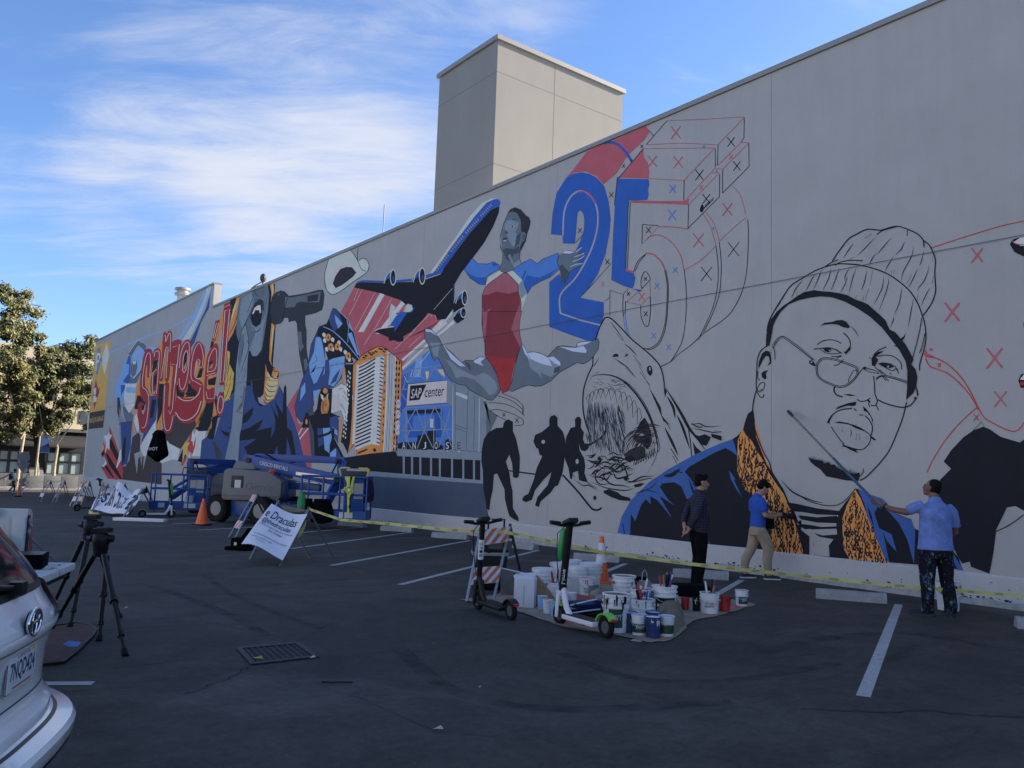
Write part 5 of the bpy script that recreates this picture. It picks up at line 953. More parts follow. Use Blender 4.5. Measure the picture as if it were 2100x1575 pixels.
f.f('pk', '305,1010 325,970 332,1000 390,1022 340,1022').f('pk', '345,968 365,962 372,975 350,985')
for c, w, x, y, r in (('rdl', 3.6, 668, 338, 48), ('rdl', 4.2, 500, 720, 62), ('rdl', 4, 785, 1030, 66), ('rdl', 3, 825, 1305, 50), ('rs', 2, 415, 1078, 14), ('rs', 2, 663, 1430, 22)): f.x(c, w, x, y, r)
f.f('k', '888,265 905,235 930,225 980,215 1300,190 1300,420 975,345 920,318').f('w', '915,250 960,220 1100,215 1100,280 960,275').l('rdl', 2, '905,240 930,262 1000,270', True).f('k', '945,1180 965,1140 1100,1110 1100,1240 960,1230').f('w', '955,1175 985,1140 1080,1135 1080,1190').f('rd', '960,1190 1080,1190 1080,1210 958,1215').f('pk', '975,790 1000,785 1000,825 978,822').l('k', 1.2, '640,1520 700,1458 720,1500', False); f.done()

# --- wall joints (fine recessed lines that run over the paint)
JM = mat('wall_joint', (.14, .138, .13), .95)
part(MB().use(JM).box((D - .034, 28, 5.262), (.004, 80, .010)), 'panel_joint', WALL, world=True)
for y in (2.7, 8.915, 15.05, 21.2, 27.3, 33.4, 40.9, 47, 53, 59):
    part(MB().use(JM).box((D - .0008, y, 4.85), (.001, .006, 8.8)), 'panel_joint', WALL, world=True)
# ------------------------------------------------------------------ things standing in the lot
def AD(u, v, d): r = ray(u, v); return CAM + r * (d / r.dot(RF))
def depth(p): return (Vector(p) - CAM).dot(RF)
TV = Vector((.79, -.613, 0)); AV = Vector((.613, .79, 0))          # across the view, and away from it
STEEL = mat('barricade_steel', (.33, .34, .35), .45, .75, var=.15, vs=12)
DSTEEL = mat('dull_angle_iron', (.10, .11, .12), .55, .5, var=.2)
ORG = mat('barricade_orange', (.62, .15, .06), .55, var=.12, dirt=.2)
WHT = mat('panel_white', (.62, .63, .64), .5, var=.06, dirt=.12)
BLK = mat('black_plastic', (.009, .009, .010), .5, var=.2, spec=.25)
RUB = mat('rubber', (.012, .012, .012), .85, var=.2, spec=.2)
PWH = mat('white_plastic', (.70, .71, .73), .38, var=.05, dirt=.06)
YEL = mat('tape_yellow', (.52, .49, .17), .55, var=.12)
def wheel_stop(a, b, lab):
    a = G(*a); b = G(*b); c = (a + b) / 2; d = b - a; rz = math.atan2(d.x, -d.y)
    t = thing('wheel_stop', lab, 'wheel stop', (c.x, c.y, gz(c.y)), math.pi / 2 + math.atan2(d.y, d.x) - math.pi / 2, 'concrete wheel stops along the wall')
    Ln = d.length + .04; mb = MB().use(STOPM); rn = random.Random(int(c.y * 10))
    n = 7; rs = []
    for i in range(n):
        x = -Ln / 2 + Ln * i / (n - 1); j = lambda: rn.uniform(-.006, .006)
        rs.append([(x, -.02 + j(), 0), (x, .0 + j(), .085), (x, .035, .13 + j()), (x, .13, .13 + j()), (x, .165, .085), (x, .19 + j(), 0)])
    mb.rings(rs); part(mb, 'block', t, 20)
    for x in (-Ln * .36, Ln * .36): part(MB().use(DSTEEL).lathe([(.014, .12), (.014, .134), (.004, .137)], 8, (x, .085, 0)), 'pin', t)
STOPM = mat('stop_concrete', (.30, .31, .31), .9, var=.16, vs=7, bump=.8, bs=45, dirt=.45)
for a, b, l in (((2090, 1289), (2185, 1297), 'chipped concrete wheel stop cut off by the right edge of the view'), ((1676, 1227), (1816, 1238), 'concrete wheel stop in front of the leopard lapel, left of the painter'),
                ((1382, 1183), (1492, 1190), 'concrete wheel stop behind the legs of the man in the plaid shirt'), ((1178, 1148), (1267, 1154), 'concrete wheel stop behind the striped traffic cone'),
                ((1052, 1124), (1092, 1128.5), 'concrete wheel stop partly behind the striped barricade'), ((886, 1102), (955, 1106.5), 'concrete wheel stop left of the near barricade below the painted hockey player'),
                ((781, 1088), (842, 1091.5), 'concrete wheel stop under the slate-blue painted block'), ((694, 1077), (743, 1081), 'concrete wheel stop in front of the yellow-railed lift basket')):
    wheel_stop(a, b, l)

def panel(mb, a, b, h, up, out, lean=1, n=3, plain=False):
    """a striped board from a to b (bottom edge), height h along up, pushed out by out"""
    a = Vector(a) + out * .012; b = Vector(b) + out * .012; d = b - a; u = up * h
    mb.use(WHT).prism([a, b, b + u, a + u], out * .012)
    if plain: return
    mb.use(ORG); o = out * .0135; Lh = d.length; k = h / Lh
    def cl(x): return min(1, max(0, x))
    for i in range(-1, n + 1):
        x0 = i / n + .06; w = .5 / n; s_ = k * lean * .8; P = []
        # parallelogram clipped to the board
        q = [(x0, 0), (x0 + w, 0), (x0 + w + s_, 1), (x0 + s_, 1)]
        def clip(q, f):
            r = []
            for m_ in range(len(q)):
                p0, p1 = q[m_], q[(m_ + 1) % len(q)]; f0, f1 = f(p0), f(p1)
                if f0 >= 0: r.append(p0)
                if f0 * f1 < 0: t_ = f0 / (f0 - f1); r.append((p0[0] + (p1[0] - p0[0]) * t_, p0[1] + (p1[1] - p0[1]) * t_))
            return r
        q = clip(clip(q, lambda p: p[0]), lambda p: 1 - p[0])
        if len(q) > 2: mb.poly([a + o + d * x + u * y for x, y in q])
def barricade(FA, FB, TA, TB, RA, RB, lab, lower=True, plain_low=False, upper=True, th=.2, lh=.2, n=3):
    FA, FB, TA, TB, RA, RB = [Vector(p) for p in (FA, FB, TA, TB, RA, RB)]
    c = (FA + FB + RA + RB) / 4; t = thing('barricade', lab, 'barricade', (c.x, c.y, gz(c.y)), 0, 'folding striped barricades around the lot')
    for a, b, M in ((TA, FA, STEEL), (TB, FB, STEEL), (TA, RA, DSTEEL), (TB, RB, DSTEEL)): part(MB().use(M).bar(a + (a - b).normalized() * .04, b, .032, .032), 'leg', t, world=True)
    out = (FB - FA).cross((TA + TB) / 2 - (FA + FB) / 2).normalized()
    if out.dot(CAM - c) < 0: out = -out
    up = ((TA + TB) / 2 - (FA + FB) / 2); Lg = up.length; up.normalize()
    def pa(s): return FA.lerp(TA, s), FB.lerp(TB, s)
    if upper: mb = MB(); a, b = pa(1 - (th + .01) / Lg); panel(mb, a, b, th, up, out, n=n); part(mb, 'striped_board', t, world=True)
    if lower:
        mb = MB(); a, b = pa(.22); panel(mb, a, b, lh, up, out, n=n, plain=plain_low); part(mb, 'striped_board', t, world=True)
    a, b = RA.lerp(TA, .55), RB.lerp(TB, .55); part(MB().use(DSTEEL).bar(a, b, .03, .01), 'cross_bar', t, world=True)
    o2 = -out
    a, b = RA.lerp(TA, .80), RB.lerp(TB, .80); mb = MB().use(DSTEEL).prism([a, b, RB.lerp(TB, .98), RA.lerp(TA, .98)], -out * .01); part(mb, 'rear_board', t, world=True)
    return t
# near barricade
FA, FB = G(957, 1234), G(1012, 1231); TA = AD(985, 1088, 11.0); TB = AD(1046, 1079, 11.6); RB = G(1072, 1192); RA = RB + (FA - FB) * 1.0
barricade(FA, FB, TA, TB, RA, RB, 'orange and white striped barricade standing behind the black scooter', th=.25, lh=.25)
NEARTOP = (TA + TB) / 2
# banner barricade and the one to its left
FA, FB = G(512, 1148), G(574, 1162); TA, TB = AD(570, 1030, 15.4), AD(633, 1044, 15.0); RA, RB = G(637, 1146), G(684, 1144)
barricade(FA, FB, TA, TB, RA, RB, 'barricade holding up the white lettered sheet beside the orange cone', lower=True, upper=False)
BT = TB.copy()
FA, FB = G(469, 1103), G(481, 1106); TA, TB = AD(521, 1014, 19.3), AD(528, 1015, 18.9); RA, RB = G(556, 1083), G(566, 1085)
barricade(FA, FB, TA, TB, RA, RB, 'narrow striped barricade seen edge-on left of the white lettered sheet', n=2)
def far_barr(fa, fb, ta, tb, ra, rb, lab, **k):
    FA, FB = G(*fa), G(*fb); d = (depth(FA) + depth(FB)) / 2
    return barricade(FA, FB, AD(ta[0], ta[1], d + .3), AD(tb[0], tb[1], d + .3), G(*ra), G(*rb), lab, **k)
far_barr((77, 1027), (83, 1030), (99, 985), (104, 986), (110, 1013), (114, 1014), 'far barricade with a plain white lower board, left of the taped one', plain_low=True, n=2)
T1 = far_barr((107, 1031), (114, 1031), (127, 985), (133, 985), (136, 1018), (141, 1018), 'far barricade wrapped with loose yellow tape at its top', n=2)
far_barr((143, 1038), (150, 1039), (166, 990), (172, 990), (180, 1026), (184, 1026), 'barricade left of the black and white scooter, nearer the wall end', plain_low=True, n=2)
far_barr((154, 1039), (164, 1040), (176, 988), (184, 988), (190, 1026), (194, 1027), 'barricade directly behind the black and white scooter', n=2)
far_barr((250, 1064), (264, 1058), (291, 1003), (300, 998), (312, 1044), (319, 1042), 'barricade at the right end of the white cloth banner', n=2)
far_barr((186, 1056), (200, 1053), (210, 996), (221, 994), (232, 1042), (238, 1040), 'barricade at the left end of the white cloth banner with yellow tape on it', n=2)
far_barr((212, 1052), (225, 1050), (234, 999), (256, 993), (268, 1038), (276, 1037), 'barricade hidden behind the middle of the cloth banner', n=2)
far_barr((3, 1005), (8, 1006), (8, 980), (13, 981), (16, 998), (20, 999), 'farthest barricade at the left edge beside the street', lower=False, n=2)
far_barr((38, 1010), (44, 1012), (51, 986), (57, 987), (62, 1003), (66, 1004), 'far barricade just right of the orange delineator post', lower=True, n=2)

# tapes
def tape(pts, lab, w=.044, text=False):
    P = [Vector(p) for p in pts]; t = thing('caution_tape', lab, 'tape', P[0], 0, 'yellow caution tapes strung between barricades')
    Q = []
    for i in range(len(P) - 1):
        for j in range(8):
            s = j / 8; q = P[i].lerp(P[i + 1], s); Q.append(q)
    Q.append(P[-1]); vs = []; n = len(Q)
    for i, q in enumerate(Q):
        a = .25 * math.sin(i * .33); u = Vector((0, 0, math.cos(a))) + AV * math.sin(a)
        vs += [q + u * w / 2, q - u * w / 2]
    part(MB().use(YEL).add(vs, [(2 * i, 2 * i + 1, 2 * i + 3, 2 * i + 2) for i in range(n - 1)]), 'ribbon', t, world=True)
    if text:
        mb = MB().use(BLK)
        for i in range(1, n - 2, 3):
            d = (Q[i + 1] - Q[i]); o = -AV * .004; u = Vector((0, 0, w * .3)); e = d * .85
            text_quad(mb, 'CAUTION', Q[i] + u + o, Q[i] + e + u + o, Q[i] + e - u + o, Q[i] - u + o)
        tag(part(mb, 'lettering', t, world=True), kind='stuff')
B0 = BT; E0 = Vector((NEARTOP.x, NEARTOP.y, .86))
def vp(u, v, a, b): n = Vector((b - a).to_2d().to_3d()); n = Vector((-n.y, n.x, 0)); return onPlane(u, v, a, n)
tape([B0] + [vp(u, v, B0, E0) for u, v in ((700, 1066), (760, 1071), (845, 1079), (940, 1088))] + [vp(1040, 1092, B0, E0)], 'yellow caution tape from the lettered sheet to the near barricade', text=True)
E1 = vp(1040, 1092, B0, E0); E2 = AD(2160, 1228, 10.5)
tape([E1] + [vp(u, v, E1, E2) for u, v in ((1130, 1110), (1240, 1134), (1420, 1157), (1560, 1172), (1700, 1187), (1880, 1205), (2000, 1214))] + [E2], 'long yellow caution tape running right from the near barricade past the painter', text=True)
tape([AD(62, 987, 46), AD(80, 989, 44.5), AD(100, 987, 43)], 'short yellow tape left of the far white-board barricade'); tape([AD(103, 988, 43), AD(116, 988.5, 43), AD(128, 985, 43)], 'short yellow tape between the two middle far barricades')
tape([AD(129, 984, 42.8), AD(134, 995, 42.5), AD(139, 1000, 42.3)], 'loose yellow tape end hanging from a far barricade')
TA_, TB_ = AD(206, 998, 28), AD(184, 1052, 27.5)
tape([AD(214, 994, 27.6), AD(208, 1004, 27.4), AD(203, 1012, 27.3)], 'crumpled yellow tape at the top left corner of the cloth banner', w=.22)
tape([AD(182, 1050, 26.5), AD(188, 1055, 26.3), AD(204, 1057, 26.2)], 'crumpled yellow tape lying below the cloth banner', w=.16)
tape([AD(628, 1070, 14.2), AD(622, 1084, 14.1), AD(612, 1098, 14.0)], 'green-yellow tape strip down the edge of the lettered sheet', w=.12)

# banners: sheets with folds
CLOTH = mat('banner_cloth', (.66, .68, .74), .75, var=.04, vs=3)
INK = mat('banner_ink', (.02, .022, .035), .7)
GINK = mat('faint_ink', (.16, .17, .20), .7)
def sheet(name, lab, TL, TR, BR, BL, fold, texts, group=None):
    TL, TR, BR, BL = [Vector(p) for p in (TL, TR, BR, BL)]
    c = (BL + BR) / 2; t = thing(name, lab, 'banner', (c.x, c.y, gz(c.y)), 0, group)
    out = (TR - TL).cross(BL - TL).normalized()
    if out.dot(CAM - c) < 0: out = -out
    def S(u, v, e=0):
        p = BL * (1 - u) * (1 - v) + BR * u * (1 - v) + TR * u * v + TL * (1 - u) * v
        f, dz = fold(u, v); return p + out * (f + e + .012) + Vector((0, 0, dz))
    n, m_ = 36, 20; mb = MB().use(CLOTH)
    mb.add([S(i / n, j / m_) for j in range(m_ + 1) for i in range(n + 1)], [[j * (n + 1) + i, j * (n + 1) + i + 1, (j + 1) * (n + 1) + i + 1, (j + 1) * (n + 1) + i] for j in range(m_) for i in range(n)])
    part(mb, 'cloth', t, 180, world=True)
    mb = MB()
    for M, txt, u0, u1, v0, v1 in texts:
        mb.use(M); uv, fs = text_me(txt, .03 if 'cloth' in name else .008); mb.add([S(u0 + (u1 - u0) * a, v0 + (v1 - v0) * b, .006) for a, b in uv], fs)
    tag(part(mb, 'lettering', t, world=True), kind='stuff'); return t
sheet('lettered_sheet', 'white paper sheet lettered with a band name, draped on a barricade', AD(558, 1037, 15.2), AD(631, 1058, 14.7), AD(579, 1147, 13.4), AD(495, 1117, 14.0),
      lambda u, v: (.035 * math.sin(u * 5 + v * 2) + .05 * math.exp(-((v) / .2) ** 2) * math.sin(u * 3.1), -.02 * math.sin(u * 3.14) * v),
      [(INK, 'e Draculas', .05, .86, .69, .88), (INK, '@thedraculas', .08, .80, .53, .67), (GINK, 'Live At Come 2 San Jose Cultural', .08, .90, .475, .53), (GINK, 'Art Center', .35, .70, .41, .465), (GINK, 'we make murals and need your support', .10, .92, .25, .30), (GINK, 'donations welcome today', .10, .62, .18, .225), (GINK, 'thank you', .26, .48, .12, .16)])
sheet('cloth_banner', 'white cloth banner with bold black lettering draped over several barricades', AD(214, 999, 28.2), AD(293, 1003, 25.8), AD(262, 1057, 24.6), AD(186, 1046, 27.0),
      lambda u, v: (.07 * math.sin(u * 17) * v + .04 * math.sin(u * 9 + v * 4), v * (.10 * math.exp(-((u - .45) / .16) ** 2) - .15 * math.exp(-((u - .76) / .14) ** 2) - .03 * math.sin(u * 12))),
      [(INK, '#S', .05, .23, .30, .80), (INK, 'STEV', .27, .52, .22, .78), (INK, 'DUDE', .54, .80, .20, .74), (INK, '?', .86, .97, .16, .80)])
# traffic cones
CON = mat('cone_orange', (.80, .13, .03), .5, var=.08, dirt=.15); CB = mat('cone_band', (.66, .66, .66), .5, var=.05)
def cone(px, h, lab, bands, r=.14):
    p = G(*px); t = thing('traffic_cone', lab, 'cone', (p.x, p.y, gz(p.y)), .5)
    prof = lambda s: r * (1 - s) + .03 * s
    part(MB().use(BLK if not bands else CON).box((0, 0, .02), (.36, .36, .035)), 'base', t, bev=.01)
    mb = MB(); cuts = [0, .42, .60, .68, .86, 1.0] if bands else [0, 1]; cols = [CON, CB, CON, CB, CON] if bands else [CON]
    for i, c in enumerate(cols):
        mb.use(c).lathe([(prof(cuts[i]), .035 + (h - .035) * cuts[i]), (prof(cuts[i + 1]), .035 + (h - .035) * cuts[i + 1])], 24, cap=(i == len(cols) - 1))
    part(mb, 'body', t, 50)
cone((414, 1077), .70, 'plain orange traffic cone on black base in front of the lifts', False, .17)
cone((1232, 1196), .71, 'orange traffic cone with two white bands behind the paint buckets', True, .125)
# delineator post
p = G(37, 1019); t = thing('delineator_post', 'tall orange delineator post beside the crossing pedestrian', 'post', (p.x, p.y, gz(p.y)))
part(MB().use(RUB).lathe([(.2, 0), (.2, .05), (.09, .09)], 16), 'base', t, 40)
part(MB().use(CON).lathe([(.06, .08), (.055, .72)], 12).use(CB).lathe([(.056, .72), (.056, .84)], 12).use(CON).lathe([(.056, .84), (.05, 1.0), (.03, 1.06), (.05, 1.1), (.02, 1.12)], 12), 'tube', t, 40)

# scooters
SCB = mat('scooter_black', (.008, .008, .009), .4, .0, var=.2, spec=.3); LIM = mat('lime_green', (.16, .55, .07), .4, var=.06); SCW = mat('scooter_white', (.72, .73, .75), .35, var=.04); DGR = mat('battery_green', (.03, .30, .07), .4, var=.08); ALU = mat('brushed_alu', (.5, .52, .55), .35, .8, var=.06)
def scooter(rear, head, lab, kind, s=1.0, lean=0.0):
    rz = math.atan2(head[1], head[0]); t = thing('electric_scooter', lab, 'scooter', (rear.x, rear.y, gz(rear.y)), rz, 'electric scooters left standing in the lot'); t.scale = (s, s, s); t.rotation_euler[0] = lean
    lime = kind == 'lime'
    for x in (0, .84):
        w = part(MB().use(RUB).tube([(x + .085 * math.cos(a), 0, .11 + .085 * math.sin(a)) for a in [6.2832 * i / 20 for i in range(20)]], .033, 8, closed=True), 'wheel', t, 60)
        part(MB().use(DSTEEL).cyl((x, -.022, .11), (x, .022, .11), .075, 18), 'hub', w, 40)
    part(MB().use(SCW if lime else SCB).box((.40, 0, .115), (.56, .19, .05)), 'deck', t, bev=.012)
    part(MB().use(BLK).box((.40, 0, .141), (.50, .165, .006)), 'deck_grip', t)
    mf = LIM if lime else SCB
    part(MB().use(mf).rings([[(.0 + .125 * math.cos(a), y * 1.0, .11 + .125 * math.sin(a)) for y in (-.05, .05)] + [(.0 + .14 * math.cos(a), y, .11 + .14 * math.sin(a)) for y in (.05, -.05)] for a in [.35 + 2.2 * i / 10 for i in range(11)]]), 'rear_fender', t, 40)
    part(MB().use(mat('tail_light', (.5, .02, .03), .3)).box((-.12, 0, .19), (.03, .06, .03)), 'tail_light', t, bev=.006)
    mb = MB().use(SCW if lime else SCB).tube([(.64, 0, .12), (.72, 0, .20), (.80, 0, .42)], .034, 10); part(mb, 'neck', t, 60)
    mb = MB().use(SCW if lime else SCB)
    for y in (-.05, .05): mb.bar((.84, y, .08), (.815, y, .36), .02, .05)
    mb.box((.815, 0, .35), (.07, .12, .05)); part(mb, 'fork', t, bev=.006)
    if lime: part(MB().use(LIM).rings([[(.84 + .12 * math.cos(a), y, .11 + .12 * math.sin(a)) for y in (-.045, .045)] + [(.84 + .135 * math.cos(a), y, .11 + .135 * math.sin(a)) for y in (.045, -.045)] for a in [.9 + 1.3 * i / 8 for i in range(9)]]), 'front_fender', t, 40)
    tp = (.70, 0, 1.10)
    lo, hi = Vector((.81, 0, .36)), Vector(tp)
    st = part(MB().use(SCB).tube([lo, hi], .036 if not lime else .042, 12), 'stem', t, 60)
    d = (hi - lo)
    if kind != 'lime':
        a, b = lo + d * .38, lo + d * .72
        part(MB().use(SCW).tube([a, b], .0375, 12), 'stem_sleeve', t, 60)
    if kind == 'bird' or lime:
        # lettering runs up the stem, on the side that faces the photographer
        mb = MB().use(SCW if lime else INK); word = 'Lime' if lime else 'BIRD'
        inv = Matrix.Rotation(-rz, 3, 'Z'); f = (inv @ (-AV)); f.z = 0; f.normalize(); q = f.cross(d.normalized()).normalized()
        r_ = .044 if lime else .040
        s0, s1 = (.12, .34) if lime else (.42, .68)
        a, b = lo + d * s0, lo + d * s1; h = .020
        if lime: text_quad(mb, word, a - q * h + f * r_, b - q * h + f * r_, b + q * h + f * r_, a + q * h + f * r_)
        else:
            for i, ch in enumerate('BIRD'):
                c0 = a + (b - a) * ((i + .15) / 4); c1 = a + (b - a) * ((i + .85) / 4)
                text_quad(mb, ch, c0 - q * h + f * r_, c1 - q * h + f * r_, c1 + q * h + f * r_, c0 + q * h + f * r_)
        part(mb, 'lettering', t)
    part(MB().use(SCB).tube([(.69, -.25, 1.13), (.71, -.1, 1.10), (.71, .1, 1.10), (.69, .25, 1.13)], .018, 8), 'handlebar', t, 60)
    for y in (-1, 1): part(MB().use(BLK).tube([(.688, .14 * y, 1.122), (.685, .27 * y, 1.135)], .024, 8), 'grip', t, 60)
    part(MB().use(SCB).box((.69, 0, 1.14), (.15, .13, .055), Matrix.Rotation(.35, 3, 'Y')), 'display', t, bev=.012)
    part(MB().use(SCB).tube([(.70, .12, 1.115), (.75, .15, 1.12), (.74, .24, 1.12)], .007, 6), 'brake_lever', t, 60)
    if lime:
        part(MB().use(DGR).rings([[(x0 + c, y, z) for y in (-w, w) for c in (0,)] + [(x0 + .07, w, z), (x0 + .07, -w, z)] for x0, w, z in ((.775, .04, .70), (.77, .065, .76), (.745, .07, .9), (.735, .06, 1.02), (.735, .03, 1.06))]), 'battery_pack', t, bev=.008)
    mb = MB().use(SCB).tube([(.74, .03, 1.09), (.86, .05, 1.0), (.88, .04, .75), (.83, .03, .42)], .005, 6); part(mb, 'cable', t, 60)
    part(MB().use(DSTEEL).tube([(.58, -.06, .10), (.60, -.17, .0)], .010, 6), 'kickstand', t, 60)
    return t
p = G(1061, 1272); q = G(1000, 1252); scooter(p - TV * .07, (q - p), 'black scooter with a white lettered stem sleeve near the striped barricade', 'bird', .93, -.05)
p = G(1243, 1308); q = G(1166, 1285); scooter(p, (q - p), 'white and lime green scooter in front of the paint buckets', 'lime', .98)
p = G(157, 1053); scooter(AD(157, 1053, 29.5) * 1.0, (TV * .55 + AV * .62), 'black and white scooter at the left end of the cloth banner', 'plain', 1.0)
p = G(291, 1061); scooter(p, (TV * .75 + AV * .40), 'lime green and white scooter behind the white boards on the ground', 'lime', 1.0)
# white boards lying on the asphalt
p = G(281, 1069.5); t = thing('foam_board', 'two long white boards lying stacked on the asphalt in front of the lime scooter', 'board', (p.x, p.y, gz(p.y)), math.atan2(TV.y, TV.x))
part(MB().use(PWH).prism([(-.66, -.02, .005), (-.72, .1, .005), (-.60, .28, .005), (.72, .30, .005), (.72, 0, .005)], (0, 0, .035)), 'lower_board', t, bev=.006)
part(MB().use(PWH).prism([(-.74, .12, .045), (-.60, .36, .045), (.72, .34, .045), (.70, .06, .045)], (0, 0, .035)), 'upper_board', t, bev=.006)
# closed parasol
p = AD(316, 1040, 29.0); zb = gz(p.y)
t = thing('parasol', 'closed black parasol with white lettering standing beside the farther lift', 'parasol', (p.x, p.y, zb), 0)
topz = AD(327, 884, 29.0).z - zb; lo = AD(316, 941, 29.0).z - zb; sh = (AD(327, 884, 29.0) - AD(316, 1040, 29.0)); sx, sy = sh.x / sh.z, sh.y / sh.z
part(MB().use(DSTEEL).tube([(0, 0, 0), (sx * topz, sy * topz, topz)], .022, 8), 'pole', t, 60)
BCL = mat('black_canvas', (.005, .005, .006), .95, var=.2, spec=.08); rs = []
rn = random.Random(2)
for z, r in ((lo - .05, .08), (lo + .06, .22), (lo + .12, .29), (lo + .22, .30), (lo + .5, .24), (lo + .8, .17), (lo + .83, .20), (lo + .95, .13), (topz, .02)):
    z2 = min(z, topz); rs.append([(sx * z2 + r * (1 + .22 * math.cos(6 * a)) * math.cos(a), sy * z2 + r * (1 + .22 * math.cos(6 * a)) * math.sin(a), z2 + .05 * math.sin(3 * a)) for a in [6.2832 * i / 28 for i in range(28)]])
part(MB().use(BCL).rings(rs), 'canopy', t, 60)
o = -AV * .44
mb = MB().use(WHT); c = Vector((sx * (lo + .28), sy * (lo + .28), lo + .28)) + o
text_quad(mb, 'PIVOT', c - TV * .2 + Vector((0, 0, .10)), c + TV * .17 + Vector((0, 0, .13)), c + TV * .17 + Vector((0, 0, .02)), c - TV * .2 + Vector((0, 0, -.01)))
part(mb, 'lettering', t)
# storm drain
DR = [G(484, 1331), G(612, 1319), G(655, 1349), G(514, 1365)]
c = sum(DR, Vector()) / 4; t = thing('storm_drain', 'rectangular iron storm drain grate set in the asphalt', 'drain', (c.x, c.y, 0))
IRON = mat('cast_iron', (.055, .055, .06), .6, .5, var=.25, vs=20, bump=.4)
W = [p - c for p in DR]
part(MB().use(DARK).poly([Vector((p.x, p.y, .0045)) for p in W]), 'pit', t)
def inset(k): return [Vector((p.x * k, p.y * k, 0)) for p in W]
mb = MB().use(IRON); a, b = inset(1.0), inset(.84)
for i in range(4):
    j = (i + 1) % 4; mb.prism([a[i] + Vector((0, 0, .006)), a[j] + Vector((0, 0, .006)), b[j] + Vector((0, 0, .006)), b[i] + Vector((0, 0, .006))], (0, 0, .009))
part(mb, 'frame', t)
for i in range(9):
    s = (i + .5) / 9; p0, p1 = b[0].lerp(b[1], s), b[3].lerp(b[2], s); part(MB().use(IRON).bar(p0 + Vector((0, 0, .008)), p1 + Vector((0, 0, .008)), .012, .006), 'bar', t)
LF = mat('dry_leaf', (.50, .38, .08), .7, var=.2); LW = mat('paper_scrap', (.6, .6, .58), .8)
def leaf(px, s, M, lab, cat):
    p = G(*px); solo(MB().use(M).add([(-s, 0, .012), (-s * .3, -s * .5, .02), (s, -s * .1, .014), (s * .5, s * .5, .03), (-s * .4, s * .4, .016)], [(0, 1, 2, 3, 4)]), 'fallen_leaf' if cat == 'leaf' else 'paper_scrap', lab, cat, loc=(p.x, p.y, .008), rz=px[0])
leaf((527, 1355), .055, LF, 'dry yellow leaf resting on the drain grate', 'leaf'); leaf((641, 1354), .03, LW, 'white paper scrap at the right corner of the drain grate', 'scrap')
leaf((898, 1502), .035, mat('pale_leaf', (.5, .44, .34), .8), 'pale curled leaf alone on the near asphalt', 'leaf'); leaf((984, 1416), .018, LW, 'tiny white paper scrap on the asphalt below the lime scooter', 'scrap'); leaf((258, 1251), .03, LF, 'small dry leaf right of the tripods', 'leaf')
p = G(690, 1401); t = solo(MB().use(BLK).tube([(-.11, .01, .006), (-.02, -.006, .008), (.03, .004, .008), (.12, .012, .006)], .005, 6).tube([(.01, 0, .008), (0, .03, .006)], .003, 5), 'twig', 'thin dark twig lying on the asphalt', 'twig', loc=(p.x, p.y, 0), rz=-.55)
rn = random.Random(77); mb = MB().use(mat('grit', (.16, .155, .15), .9, var=.3))
for _ in range(200):
    u, v = rn.uniform(0, 2100), 1060 + 515 * rn.random() ** .8; p = G(u, v)
    if p.x > 12.4: continue
    s = rn.uniform(.002, .006); mb.add([(p.x - s, p.y, .0045), (p.x, p.y - s, .0045), (p.x + s, p.y, .0045), (p.x, p.y + s * .8, .0045), (p.x, p.y, .0045 + s)], [(0, 1, 4), (1, 2, 4), (2, 3, 4), (3, 0, 4)])
tag(part(mb, 'grit', GROUND), kind='stuff')
